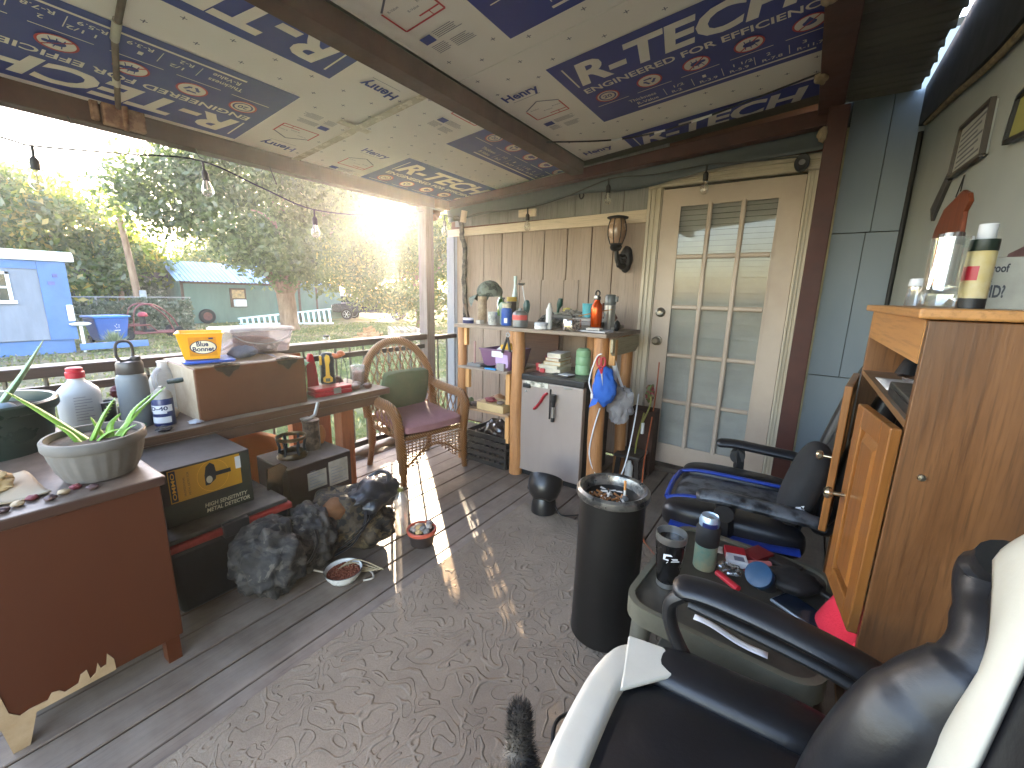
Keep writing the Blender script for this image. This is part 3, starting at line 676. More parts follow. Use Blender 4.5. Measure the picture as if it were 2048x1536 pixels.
mb = MB(); mb.lathe([(.02, .015), (.036, .02), (.04, .01), (.034, -.02), (.02, -.022)], n=24, M=Mx((-.13, 3.24, 2.125), (R(80), 0, 0)), sy=1.35); mb.build('body', mat('dark_grey_plastic', '#33353a', .4), t, world=True)
MB().lathe([(0, .014), (.017, .014)], n=20, M=Mx((-.13, 3.235, 2.125), (R(80), 0, 0))).build('lens', mat('grey_lens', '#9a9da0', .2), t, world=True)

# blue grey wall right of the door
m_bgw = mat('blue_grey_panel_paint', '#78838b', .7, c2='#8c949a', scale=1.6, stretch=(1, 1, .35), bump=.25, bscale=18)
t = thing('panel_wall', 'blue grey painted panel wall between the door and the side wall', 'wall', (.2, 3.31, 0))
mb = MB()
for a, b, c, d_ in ((.075, .252, 1.722, 2.7), (.256, .5, 1.722, 2.7), (.075, .232, .862, 1.716), (.236, .5, .862, 1.716), (.075, .5, 0, .856)): mb.box(a, b, 3.30, 3.33, c, d_)
mb.build('panel', m_bgw, t, world=True, smooth=0)
MB().box(-.03, .5, 3.325, 3.42, 0, 2.75).build('backing', mat('dark_seam', '#30302c', .9), t, world=True)
MB().box(.03, .0745, 3.296, 3.33, 0, 2.3).build('caulk_strip', mat('yellowed_caulk', '#a59a78', .8, c2='#7d7a66', scale=12, bump=.4), t, world=True)
# side wall
m_side = mat('pale_grey_green_wall_paint', '#8d928e', .7, c2='#9ca09b', scale=1.3, bump=.2, bscale=25)
t = thing('side_wall', 'pale grey green house wall on the right carrying hung plaques', 'wall', (.42, 1, 0))
MB().box(.402, .6, -1.5, 3.2985, -.6, 2.43).build('panel', m_side, t, world=True, smooth=0)
MB().prism([(-1.5, 1.86), (2.0, 2.075), (3.29, 2.25), (3.29, 2.44), (-1.5, 2.44)], 'x', .372, .4).build('fascia', mat('near_black_fascia', '#1f2122', .8, var=.4), t, world=True)
MB().tube(smooth_path([(.39, 3.2, 2.235), (.385, 2.6, 2.15), (.385, 2.0, 2.06), (.385, 1.2, 2.01), (.385, .2, 1.95)], 6), .011, 8).build('edge_cord', mat('frayed_tan_cord', '#8a7a58', .9, c2='#4b3e30', scale=30), t, world=True)
MB().tube([(.392, 3.285, 0), (.392, 3.285, 1.2), (.388, 3.285, 2.22)], .012, 8).build('corner_cable', mat('black_cable_sheath', '#121315', .6), t, world=True)

# steel frame
m_rust = mat('maroon_oxide_paint', '#4a2218', .55, c2='#381711', scale=6, bump=.15, bscale=35, spec=.4)
m_rust2 = mat('rusty_brown_steel', '#4b2e22', .7, c2='#35201a', scale=5, bump=.3, bscale=30)
def zc(x): return 2.45 + .1 * x
GB = 'steel frame of the porch roof'
o = MB().box(-.035, .058, 3.0, 3.09, -.03, 2.33).build('steel_post', m_rust, smooth=0, bevel=.004); tag(o, 'square maroon steel post standing at the hinge side of the door', 'post', GB)
o = MB().box(-1.6, -1.5, -.4, 3.115, zc(-1.55) - .085, zc(-1.6) + .0).build('roof_beam', m_rust2, smooth=0, bevel=.004); tag(o, 'rusty main beam crossing the middle of the insulated ceiling', 'beam', GB)
o = MB().box(-.085, .03, -.4, 3.115, 2.332, zc(-.085) + .0).build('roof_beam', m_rust, smooth=0, bevel=.004); tag(o, 'maroon beam meeting the steel post, between panels and corrugated sheet', 'beam', GB)
mb = MB(); mb.add([(-3.0, 3.12, 2.085), (.03, 3.12, 2.285), (.03, 3.2, 2.285), (-3.0, 3.2, 2.085), (-3.0, 3.12, 2.14), (.03, 3.12, 2.375), (.03, 3.2, 2.375), (-3.0, 3.2, 2.14)], [(0, 1, 5, 4), (4, 5, 6, 7), (0, 3, 2, 1), (1, 2, 6, 5), (3, 0, 4, 7), (2, 3, 7, 6)])
o = mb.build('roof_beam', m_rust, smooth=0, bevel=.004); tag(o, 'maroon cross beam running above the door and the siding wall', 'beam', GB)
m_foamy = mat('yellowed_spray_foam', '#7d6a55', .8, c2='#9a8669', scale=14, bump=.5)
for c_, r_, lb in (((-.07, 1.98, 2.335), (.03, .045, .02), 'larger yellowed spray foam lump under the maroon beam'), ((-.08, 2.62, 2.33), (.028, .04, .02), 'smaller yellowed spray foam lump on the maroon beam near the post'), ((-.045, 3.01, 2.2), (.025, .03, .04), 'yellowed spray foam lump at the top of the steel post')):
    o = MB().blob(c_, r_, int(c_[1] * 10), .3, 2.0, 3).build('spray_foam', m_foamy, smooth=80); tag(o, lb, 'foam')
t = thing('eave_beam', 'dark brown eave beam above the railing with rusty bracket', 'beam', (-2.95, 1, 2.06), group=GB)
MB().box(-3.0, -2.9, -.4, 3.05, 2.066, 2.162).build('beam', m_rust2, t, world=True, smooth=0, bevel=.006)
MB().box(-2.9, -2.86, .74, .9, 2.07, 2.19).box(-2.9, -2.875, .70, .73, 2.08, 2.17).cyl((-2.87, .82, 2.06), (-2.84, .82, 2.2), .012).build('bracket', mat('flaking_rust', '#6a4736', .9, c2='#8a6a52', scale=18, bump=.5, sharp=True), t, world=True, bevel=.006)
MB().cyl((-3.02, 3.05, 2.02), (-3.02, 3.12, 2.12), .07, n=12).box(-3.05, -2.85, 2.98, 3.14, 2.07, 2.15).build('end_cap', mat('brown_end_cap', '#6d4a36', .8), t, world=True, bevel=.01)
for i, (y, dz) in enumerate(((1.52, .10), (1.12, .05), (.62, .06))):
    MB().tube(smooth_path([(-2.9, y, 2.07), (-2.895, y + .01, 2.03), (-2.89, y + .03, 2.07 - dz)], 4), .0035, 6).build('hook_wire', mat('thin_wire', '#2c241d', .6), t, world=True)
t = thing('ceiling_pipe', 'thin taped pipe strapped across the ceiling above the planters', 'pipe', (-2.5, .7, 2.2))
MB().tube([(-2.93, .815, 2.15), (-2.25, .648, 2.212), (-1.62, .55, 2.265)], .011, 10).build('pipe', mat('brown_pipe', '#4a3a30', .5, c2='#6d5c4e', scale=8), t, world=True)
MB().tube([(-2.25, .648, 2.212), (-2.12, .626, 2.224)], .0145, 10).build('sleeve', mat('bare_metal_sleeve', '#a59f94', .4, .6), t, world=True)
MB().tube([(-2.62, .738, 2.178), (-2.56, .723, 2.184)], .014, 10).build('tape', mat('pale_tape', '#b9b4aa', .5), t, world=True)
# corrugated sheet and roof skin
m_corr = mat('dull_corrugated_sheet', '#6b675c', .6, .2, c2='#55534c', scale=3, stretch=(.3, 1, 1))
def corr(u, v):
    y = -.4 + 3.7 * u; x = .03 + .318 * v + (.006 * math.sin(y * 41) + .004 * math.sin(y * 13)) * v
    return (x, y, 2.43 + .0 * v + .011 * math.sin(y * 2 * PI / .076))
t = thing('roof_sheet', 'dark corrugated roof sheet between maroon beam and house wall', 'roof', (.2, 1, 2.43))
mb = MB(); mb.surf(corr, 490, 2); mb.build('sheet', m_corr, t, world=True, smooth=60)
o = MB().add([(-3.15, -.42, zc(-3.15) + .045), (.05, -.42, zc(.05) + .03), (.05, 3.36, zc(.05) + .03), (-3.15, 3.36, zc(-3.15) + .045), (-3.15, -.42, zc(-3.15) + .075), (.05, -.42, zc(.05) + .06), (.05, 3.36, zc(.05) + .06), (-3.15, 3.36, zc(-3.15) + .075)], [(0, 1, 2, 3), (4, 5, 6, 7), (0, 1, 5, 4), (1, 2, 6, 5), (2, 3, 7, 6), (3, 0, 4, 7)]).build('roof_deck', m_corr, smooth=0)
tag(o, 'sloping sheet metal porch roof above the printed panels', 'roof')

# ------------------------------------------------------------------ printed insulation panels
m_foam = mat('glossy_foam_board_film', '#dcd7cf', .38, c2='#e4dfd8', scale=1.4, bump=.08, bscale=12, spec=.45)
m_pblue = mat('printed_blue', '#2a3a86', .4, var=.06, scale=2, spec=.4)
m_pwhite = mat('printed_white', '#dad5cd', .4, var=.04)
m_pred = mat('printed_red', '#b5333a', .4, var=.05)
m_pink = mat('printed_grey_ink', '#6a6a78', .5, var=.05)
def clip(mb, rect):
    me = bpy.data.meshes.new('c'); me.from_pydata(mb.v, [], mb.f); bm = bmesh.new(); bm.from_mesh(me)
    x0, x1, y0, y1 = rect
    for co, no in (((x0, 0, 0), (-1, 0, 0)), ((x1, 0, 0), (1, 0, 0)), ((0, y0, 0), (0, -1, 0)), ((0, y1, 0), (0, 1, 0))):
        bmesh.ops.bisect_plane(bm, geom=bm.verts[:] + bm.edges[:] + bm.faces[:], plane_co=co, plane_no=no, clear_outer=True)
    mb.v = [tuple(v.co) for v in bm.verts]; bm.verts.index_update(); mb.f = [tuple(v.index for v in f.verts) for f in bm.faces]
    bm.free(); bpy.data.meshes.remove(me); return mb
def insul_panel(label, rect, frame, rows, skip_plus=False):
    """rect: the board; frame: (origin, text dir, up dir) in plan; rows: v offsets of the printed blocks"""
    x0, x1, y0, y1 = rect
    t = thing('insulation_panel', label, 'panel', ((x0 + x1) / 2, (y0 + y1) / 2, zc((x0 + x1) / 2)), group='foam insulation boards on the ceiling')
    def zz(x, k): return zc(x) - .002 * k
    vs = [(x, y, zc(x) + d_) for d_ in (0, .022) for y in (y0, y1) for x in (x0, x1)]
    MB().add(vs, [(0, 2, 3, 1), (4, 5, 7, 6), (0, 1, 5, 4), (2, 6, 7, 3), (0, 4, 6, 2), (1, 3, 7, 5)]).build('board', m_foam, t, world=True, smooth=0)
    o, ud, vd = frame
    M = plane_M((o[0], o[1], 0), (ud[0], ud[1], 0), (vd[0], vd[1], 0))
    blue, whi, red, ink, bl2 = MB(), MB(), MB(), MB(), MB()
    for dv, du in rows:
        Mr = M @ Matrix.Translation((du, dv, 0))
        for i in range(8):                                        # blue block in strips
            flat(blue, Mr, i * .145, (i + 1) * .145, 0, .70)
        put_text(whi, 'R-TECH', Mr, .075, .455, .92, .195, .035, .22)
        flat(whi, Mr, .052, .06, .455, .65)
        put_text(whi, 'ENGINEERED FOR EFFICIENCY', Mr, .06, .372, 1.02, .05, .02, .0)
        for k in range(5):
            cx, cyy = .135 + k * .215, .285
            ring(whi, Mr, cx, cyy, .056, 0); ring(red, Mr, cx, cyy, .06, .052)
            flat(whi, Mr, cx - .085, cx + .085, .2, .205)
            if k == 0: ring(bl2, Mr, cx, cyy, .044, .036); put_text(bl2, '20', Mr, cx - .022, cyy - .016, .044, .032)
            elif k == 1:
                for q in range(3):
                    a = 2 * PI * q / 3; c_, s_ = math.cos(a), math.sin(a)
                    P = lambda u, v: (cx + u * c_ - v * s_, cyy + u * s_ + v * c_, 0)
                    bl2.add([P(-.022, .014), P(.006, .014), P(.006, .026), P(-.022, .026)], [(0, 1, 2, 3)], Mr); bl2.add([P(.006, .008), P(.02, .02), P(.006, .032)], [(0, 1, 2)], Mr)
            else:
                ring(bl2, Mr, cx, cyy, .02, 0, 12, 1.25)
                if k < 4:
                    ring(bl2, Mr, cx + .03, cyy + .005, .011, 0, 10)
                    for q in range(3):
                        for s_ in (-1, 1):
                            xx = cx - .015 + q * .015; bl2.add([(xx, cyy, 0), (xx + .003, cyy, 0), (xx + .008 + .008 * (q - 1), cyy + s_ * .034, 0), (xx + .004 + .008 * (q - 1), cyy + s_ * .034, 0)], [(0, 1, 2, 3)], Mr)
                else: bl2.add([(cx - .02, cyy + .008, 0), (cx + .02, cyy + .008, 0), (cx, cyy + .042, 0)], [(0, 1, 2)], Mr)
                red.add([(cx - .043, cyy - .038, 0), (cx - .038, cyy - .043, 0), (cx + .043, cyy + .038, 0), (cx + .038, cyy + .043, 0)], [(0, 1, 2, 3)], Mr)
        put_text(whi, 'Thickness', Mr, .2, .125, .14, .03, .01); put_text(whi, 'R-Value', Mr, .23, .075, .11, .03, .01)
        for k, (a, b) in enumerate((('1/2', 'R-2'), ('1', 'R-3.9'), ('1 1/2', 'R-5.9'), ('2', 'R-7.8'), ('3', 'R-11.7'))):
            u = .41 + k * .135; put_text(whi, a, Mr, u + .02, .127, .016 * len(a), .026, .01); put_text(whi, b, Mr, u, .077, .016 * len(b), .026, .01)
            flat(whi, Mr, u - .03, u - .027, .075, .155)
        flat(whi, Mr, .22, 1.02, .042, .055)
        put_text(bl2, 'Henry', Mr, -.3, .555, .2, .085, .03, .0); flat(ink, Mr, -.28, -.12, .545, .548)
        # the little house and small print
        H_ = lambda u, v: (-.28 + u * .2, .28 + v * .2, 0)
        for a, b in (((0, .1), (0, .7)), ((0, .7), (.5, 1)), ((.5, 1), (1, .7)), ((1, .7), (1, .1)), ((0, .1), (1, .1))):
            p, q = Vector(H_(*a)), Vector(H_(*b)); n_ = (q - p).normalized().cross(Vector((0, 0, 1))) * .004
            (ink if a[1] > .65 and b[1] > .65 else red).add([p - n_, p + n_, q + n_, q - n_], [(0, 1, 2, 3)], Mr)
        for k in range(3): put_text(ink, 'R-Value', Mr, -.26 + .06 * k, .40 - .03 * (k % 2) - .012 * k, .05, .012, 0)
        flat(red, Mr, -.18, -.085, .325, .332); flat(red, Mr, -.135, -.131, .30, .33)
        flat(bl2, Mr, -.28, -.225, .19, .235)
        for k in range(5): flat(ink, Mr, -.215, -.215 + rng.uniform(.09, .125), .192 + k * .0095, .1955 + k * .0095)
        for k in range(6): flat(ink, Mr, -.28, -.28 + rng.uniform(.05, .075), .115 + k * .0095, .1185 + k * .0095); flat(ink, Mr, -.19, -.19 + rng.uniform(.07, .1), .105 + k * .0095, .1085 + k * .0095)
    # registration crosses on the bare film
    Mi = M.inverted()
    for a in range(int((x1 - x0) / .12) + 1):
        for b in range(int((y1 - y0) / .16) + 1):
            wx, wy = x0 + .07 + a * .12, y0 + .05 + b * .16 + (.08 if a % 2 else 0)
            p = Mi @ Vector((wx, wy, 0))
            if any(-.34 < p.x - du < 1.2 and -.02 < p.y - dv < .72 and not (p.x - du < 0 and not .09 < p.y - dv < .66) for dv, du in rows): continue
            if wx > x1 or wy > y1: continue
            ink.add([(wx - .011, wy - .002, 0), (wx + .011, wy - .002, 0), (wx + .011, wy + .002, 0), (wx - .011, wy + .002, 0)], [(0, 1, 2, 3)]).add([(wx - .002, wy - .011, 0), (wx + .002, wy - .011, 0), (wx + .002, wy + .011, 0), (wx - .002, wy + .011, 0)], [(0, 1, 2, 3)])
    for mbx, nm, mm, k in ((blue, 'printed_block', m_pblue, 1), (ink, 'small_print', m_pink, 1), (red, 'red_print', m_pred, 3), (whi, 'lettering', m_pwhite, 2), (bl2, 'blue_print', m_pblue, 3)):
        clip(mbx, (x0 + .003, x1 - .003, y0 + .003, y1 - .003))
        mbx.v = [(v[0], v[1], zz(v[0], k)) for v in mbx.v]
        mbx.build(nm, mm, t, world=True, smooth=0)
    return t
insul_panel('foam board nearest the door, two large upright blue letter blocks', (-1.5, -.085, 1.72, 3.115), ((-1.135, 2.60), (1, 0), (0, -1)), [(0, 0), (-.985, 0)])
insul_panel('foam board overhead, blue block and red house print cut by the picture top', (-1.5, -.085, -.4, 1.716), ((-1.135, 1.615), (1, 0), (0, -1)), [(0, 0), (.985, 0), (1.97, 0)])
insul_panel('foam board over the planters, large letters read upside down', (-2.99, -1.6, -.4, 1.688), ((-2.16, 1.31), (0, -1), (-1, 0)), [(0, 0), (-.94, 0)])
insul_panel('foam board over the wicker chair, sunlit beside the corner post', (-2.99, -1.6, 1.692, 3.2), ((-3.06, 2.19), (0, 1), (1, 0)), [(0, 0), (1.035, 0)])
m_tape = mat('shiny_seam_tape', '#b8ab93', .25, c2='#cfc6b4', scale=9, spec=.7)
t = thing('seam_tape', 'pale shiny tape strip over the seam between left boards', 'tape', (-2.3, 1.69, zc(-2.3)))
mb = MB()
for a, b, c, d_ in ((-2.93, -2.3, 1.665, 1.715), (-2.34, -1.62, 1.66, 1.71), (-2.25, -2.2, 1.56, 1.76)):
    k = .0088 + .0012 * len(mb.f); mb.add([(a, c, zc(a) - k), (b, c, zc(b) - k), (b, d_, zc(b) - k), (a, d_, zc(a) - k)], [(0, 1, 2, 3)])
mb.build('strip', m_tape, t, world=True, smooth=0)
t = thing('ceiling_cable', 'black cord with white ties slung under the right ceiling board', 'cord', (-.8, 2.8, 2.3))
pts = smooth_path([(-1.5, 2.55, 2.27), (-1.2, 2.78, 2.295), (-.95, 2.87, 2.315), (-.65, 2.87, 2.345), (-.08, 2.76, 2.41)], 8)
MB().tube(pts, .005, 6).build('cord', mat('black_cord', '#15161a', .5), t, world=True)
for i in (9, 17, 23): MB().tube(pts[i:i + 3], .0065, 6).build('tie', m_white, t, world=True)
# tarp hung along the back
m_tarp = mat('slate_blue_tarp', '#3f474c', .55, c2='#4d5559', scale=2.5, bump=.25, bscale=14, stretch=(.4, 1, 1))
def tarp(u, v):
    x = -2.98 + 2.98 * u; zb = 1.985 + .20 * u + .012 * math.sin(u * 17); zt = 2.13 + .26 * u
    return (x, 3.225 + .03 * math.sin(u * 9 + v * 2) * v + .02 * v * math.sin(u * 23), zt + (zb - zt) * v)
o = MB().surf(tarp, 70, 8).build('tarp', m_tarp); tag(o, 'slate blue tarp strip hanging under the maroon cross beam', 'tarp')
sm = o.modifiers.new('s', 'SOLIDIFY'); sm.thickness = .003

# ------------------------------------------------------------------ corner post and railing
o = MB().box(-3.0, -2.9, 2.86, 2.96, -.3, 2.068).build('corner_post', wood('lilac_grey_weathered_post', '#5d5350', '#857a77', 'z', .7, bump=.3), smooth=0, bevel=.005); tag(o, 'square grey wooden corner post between railing and siding wall', 'post')
m_rail = wood('dark_railing_wood', '#2c211b', '#4a3a30', 'y', .5, bump=.25, dust=.25)
m_bal = mat('grey_metal_baluster', '#6c675f', .4, .5, var=.2)
t = thing('railing', 'dark wooden porch railing with thin upright metal balusters', 'railing', (-2.95, 1, 0))
MB().box(-3.02, -2.90, -1.5, 2.858, .885, .938).build('top_rail', m_rail, t, world=True, smooth=0, bevel=.008)
MB().box(-2.975, -2.935, -1.5, 2.858, .8, .84).build('upper_rail', m_rail, t, world=True, smooth=0, bevel=.004)
MB().box(-2.985, -2.925, -1.5, 2.858, .04, .085).build('lower_rail', m_rail, t, world=True, smooth=0, bevel=.004)
MB().box(-2.99, -2.92, 2.962, 3.295, .87, .91).box(-2.98, -2.93, 2.962, 3.295, .04, .08).build('end_rail', m_rail, t, world=True, smooth=0, bevel=.004)
y = -1.4
b0 = None
while y < 2.85:
    if b0 is None: b0 = MB().cyl((-2.955, 0, .08), (-2.955, 0, .888), .0085, n=8).build('baluster', m_bal, t, world=True); b0.location.y = y
    else:
        c = b0.copy(); COL.objects.link(c); c.location.y = y
    y += .128
for yy in (3.05, 3.18):
    c = b0.copy(); COL.objects.link(c); c.location.y = yy
o = MB().tube(smooth_path([(-2.84, 1.2, .03), (-2.85, 1.7, .035), (-2.83, 2.1, .03), (-2.86, 2.5, .035), (-2.85, 2.8, .03)], 6), [.03 + .012 * math.sin(i * 1.7) for i in range(25)], 10).build('driftwood', mat('grey_driftwood', '#6d655c', .9, c2='#90877b', scale=12, stretch=(1, .2, 1), bump=.6)); tag(o, 'long grey driftwood branch lying along the foot of the railing', 'branch')
o = MB().box(-2.93, -2.865, 1.5, 1.6, 0, .885).build('railing_post', wood('orange_cedar', '#8a4a22', '#b56a35', 'z', .6)); tag(o, 'orange cedar post standing against the railing under the bench', 'post')

# rug
def rug_mat():
    m, t, b = newmat('carved_wool_rug')
    v = coord(t, (1, 1, 1))
    n1 = nd(t, 'ShaderNodeTexNoise'); n1.inputs['Scale'].default_value = 7.0; n1.inputs['Detail'].default_value = 1.2; n1.inputs['Distortion'].default_value = 1.6; n1.inputs['Roughness'].default_value = .45
    t.links.new(v, n1.inputs['Vector'])
    fr = mul(t, mul(t, n1.outputs['Fac'], 13.0), 1.0, 'PINGPONG')
    ridge = ramp(t, fr, [(.0, 1.0), (.16, .9), (.30, 0.0), (1, 0.0)])
    n2 = tnoise(t, v, 2.1, 2, .5); gate = ramp(t, n2, [(.30, 0.0), (.38, 1.0)])
    sc = mul(t, ridge, gate)
    fib = tnoise(t, v, 210, 3, .7); wear = tnoise(t, v, 1.6, 6, .65)
    base = mixc(t, ramp(t, wear, [(.35, 0.0), (.68, 1.0)]), '#776a5d', '#918373')
    base = mixc(t, mul(t, sc, .12), base, '#9a8f80'); base = mixc(t, mul(t, ramp(t, fib, [(.35, 1.0), (.6, 0.0)]), .35), base, '#655a4b')
    dirt = tnoise(t, v, 4.2, 8, .7); base = mixc(t, mul(t, ramp(t, dirt, [(.55, 0.0), (.72, 1.0)]), .4), base, '#5e5449')
    t.links.new(base, b.inputs['Base Color']); b.inputs['Roughness'].default_value = 1.0; b.inputs['Specular IOR Level'].default_value = 0.0
    addbump(t, b, sc, .8, .007); addbump(t, b, fib, .5, .003); return m
o = MB().box(-1.325, .2, -1.3, 2.14, .001, .011).build('carved_rug', rug_mat(), smooth=0, bevel=.004); tag(o, 'grey beige rug with carved scroll pattern on the deck boards', 'rug')
# ------------------------------------------------------------------ along the railing: dresser, bench and what stands on them
m_dress = mat('brown_laminate_dresser', '#3f1a07', .45, c2='#4a230b', scale=1.2, stretch=(1, 1, .3), spec=.4, bump=.06)
m_bare = mat('bare_chipped_board', '#a58c6c', .85, c2='#8d7453', scale=14, bump=.3)
t = thing('dresser', 'brown laminate dresser with chipped pale bottom corner and one leg showing', 'dresser', (-2.0, .2, 0))
MB().box(-2.34, -1.69, .0, .43, .10, .672).build('carcass', m_dress, t, world=True, smooth=0, bevel=.004)
MB().box(-2.37, -1.675, -.03, .445, .674, .706).build('top', mat('dark_worn_top', '#33201a', .4, c2='#432b20', scale=5, dust=.35), t, world=True, smooth=0, bevel=.006)
chip = [(.0, .10), (.245, .10), (.245, .14), (.232, .17), (.226, .135), (.212, .132), (.208, .155), (.2, .125), (.186, .115), (.182, .15), (.168, .145), (.16, .12), (.13, .115), (.12, .13), (.105, .135), (.095, .118), (.06, .12), (.04, .115), (.022, .14), (.010, .25), (.0, .25)]
MB().prism(chip, 'x', -1.692, -1.6875).build('chipped_patch', m_bare, t, world=True, smooth=0)
for x_ in (-1.72, -2.3): MB().add([(x_ - .03, .002, .10), (x_ + .03, .002, .10), (x_ + .03, .07, .10), (x_ - .03, .07, .10), (x_ - .02, .012, 0), (x_ + .022, .012, 0), (x_ + .022, .045, 0), (x_ - .02, .045, 0)], [(4, 5, 6, 7), (0, 1, 5, 4), (1, 2, 6, 5), (2, 3, 7, 6), (3, 0, 4, 7)]).build('leg', m_bare, t, world=True, smooth=0)
for x_ in (-1.73, -2.3): MB().box(x_ - .025, x_ + .025, .38, .42, 0, .10).build('leg', m_dress, t, world=True, smooth=0)

m_plank = wood('brown_bench_plank', '#432a1a', '#6b4a31', 'y', .55, bump=.3, dust=.5)
m_cedar = wood('orange_cedar_leg', '#7e4320', '#ad6433', 'z', .55, bump=.2)
t = thing('wooden_bench', 'long brown plank bench along the railing on square cedar legs', 'bench', (-2.6, .8, 0))
MB().box(-2.86, -2.36, -.75, 1.95, .61, .654).build('top', m_plank, t, world=True, smooth=0, bevel=.006)
MB().box(-2.385, -2.362, -.7, 1.85, .555, .609).build('apron', m_plank, t, world=True, smooth=0, bevel=.003)
for x_, y_ in ((-2.475, 1.645), (-2.83, 1.70), (-2.475, -.6), (-2.83, -.6)):
    MB().box(x_ - .045, x_ + .045, y_ - .045, y_ + .045, 0, .609).build('leg', m_cedar, t, world=True, smooth=0, bevel=.004)
ZB = .655
# chest
m_chest = mat('orange_tan_leatherette', '#4f2d17', .5, c2='#623a1d', scale=2.2, bump=.2, bscale=55)
m_chestend = mat('light_paled_end', '#8f7d66', .6, c2='#aa9a84', scale=9)  # paleness from light falling on the chest end is put into this colour
t = thing('wooden_chest', 'plain brown box chest with dark ornate corner brackets on the bench', 'chest', (-2.68, 1.1, ZB), rz=R(-2))
MB().box(-.262, .262, -.277, .277, 0, .27).build('body', m_chest, t, smooth=0, bevel=.006)
MB().box(-.255, .255, -.2795, -.2775, .004, .266).build('lit_end_sheet', m_chestend, t, smooth=0)  # thin sheet carrying the light-paled colour of the chest end
MB().box(-.256, .25, -.27, .27, .2705, .2735).build('lid_top', mat('pale_dusty_lid', '#7d6a55', .45, c2='#a08f78', scale=4), t, smooth=0)
for y_ in (-.13, .175):
    mb = MB(); mb.prism([(y_ - .06, .268), (y_ + .06, .268), (y_ + .05, .25), (y_ + .025, .24), (y_ + .012, .222), (y_, .212), (y_ - .012, .222), (y_ - .025, .24), (y_ - .05, .25)], 'x', .2625, .268)
    mb.prism([(.262, y_ - .06), (.262, y_ + .06), (.235, y_ + .05), (.215, y_ + .015), (.2, y_), (.215, y_ - .015), (.235, y_ - .05)], 'z', .274, .279)
    mb.blob((.25, y_, .28), (.02, .03, .008), 3, .3); mb.build('bracket', mat('blackened_brass', '#2b241c', .5, .5, c2='#4a4033', scale=30, bump=.5), t, smooth=30, bevel=.002)
ZC = .93
# yellow tub on blue lid
m_yel = mat('translucent_yellow_plastic', '#d99a10', .35, c2='#e6ad25', scale=3, spec=.4)
try:
    b_ = m_yel.node_tree.nodes['Principled BSDF']; b_.inputs['Subsurface Weight'].default_value = .25; b_.inputs['Subsurface Radius'].default_value = (.05, .03, .01); b_.inputs['Subsurface Scale'].default_value = .3
except Exception: pass
def frust(mb, w0, w1, z0, z1, d0=None, d1=None, open_=True, th=.003):
    d0 = d0 or w0; d1 = d1 or w1
    A = [(-w0, -d0, z0), (w0, -d0, z0), (w0, d0, z0), (-w0, d0, z0), (-w1, -d1, z1), (w1, -d1, z1), (w1, d1, z1), (-w1, d1, z1)]
    fs = [(0, 3, 2, 1), (0, 1, 5, 4), (1, 2, 6, 5), (2, 3, 7, 6), (3, 0, 4, 7)]
    if open_:
        B = [(x * (1 - th / w0), y * (1 - th / d0), z + (th if z == z0 else 0)) for x, y, z in A]
        mb.add(A + B, fs + [tuple(i + 8 for i in reversed(f)) for f in fs] + [(4, 5, 13, 12), (5, 6, 14, 13), (6, 7, 15, 14), (7, 4, 12, 15)])
    else: mb.add(A, fs + [(4, 5, 6, 7)])
    return mb
t = thing('margarine_tub', 'empty yellow square margarine tub standing on the chest', 'tub', (-2.62, .93, ZC + .023), rz=R(-22))
frust(MB(), .075, .098, 0, .135).build('tub', m_yel, t, bevel=.008)
mb = MB()
for a, b in (((-1, -1), (1, -1)), ((1, -1), (1, 1)), ((1, 1), (-1, 1)), ((-1, 1), (-1, -1))): mb.bar((a[0] * .101, a[1] * .101, .135), (b[0] * .101, b[1] * .101, .135), .008, .004)
mb.build('rim', m_yel, t)
m_navy = mat('navy_print', '#1d2350', .4, var=.05); m_gold = mat('gold_label', '#e3a92c', .4, var=.1)
Ml = plane_M((.0765, 0, .003), (0, 1, 0), (.023 / .135, 0, 1))
mb = MB(); flat(mb, Ml, -.05, .066, .015, .115, .0012); lab = mb.build('label', mat('amber_label', '#d08d14', .4, c2='#c07c10', scale=20), t)
mb = MB(); ring(mb, Ml @ Matrix.Translation((0, 0, .0018)), .01, .062, .034, 0, 30, 1.6); mb.build('label', mat('cream_oval', '#efe2c4', .5), t)
mb = MB(); ring(mb, Ml @ Matrix.Translation((0, 0, .0024)), .01, .062, .036, .033, 30, 1.58); put_text(mb, 'Blue', Ml @ Matrix.Translation((0, 0, .0024)), -.018, .066, .05, .027, .03); put_text(mb, 'Bonnet', Ml @ Matrix.Translation((0, 0, .0024)), -.036, .04, .092, .025, .03)
flat(mb, Ml @ Matrix.Translation((0, 0, .0024)), .035, .055, .104, .112); mb.build('lettering', m_navy, t, smooth=0)
o = MB().box(-.10, .10, -.115, .10, 0, .006).box(-.105, .105, -.12, .105, .006, .013).build('tub_lid', mat('royal_blue_lid', '#2c55b4', .4), bevel=.006); o.location = (-2.6, .95, ZC + .0055); o.rotation_euler = (0, 0, R(-14)); tag(o, 'royal blue plastic lid lying under the yellow tub', 'lid')
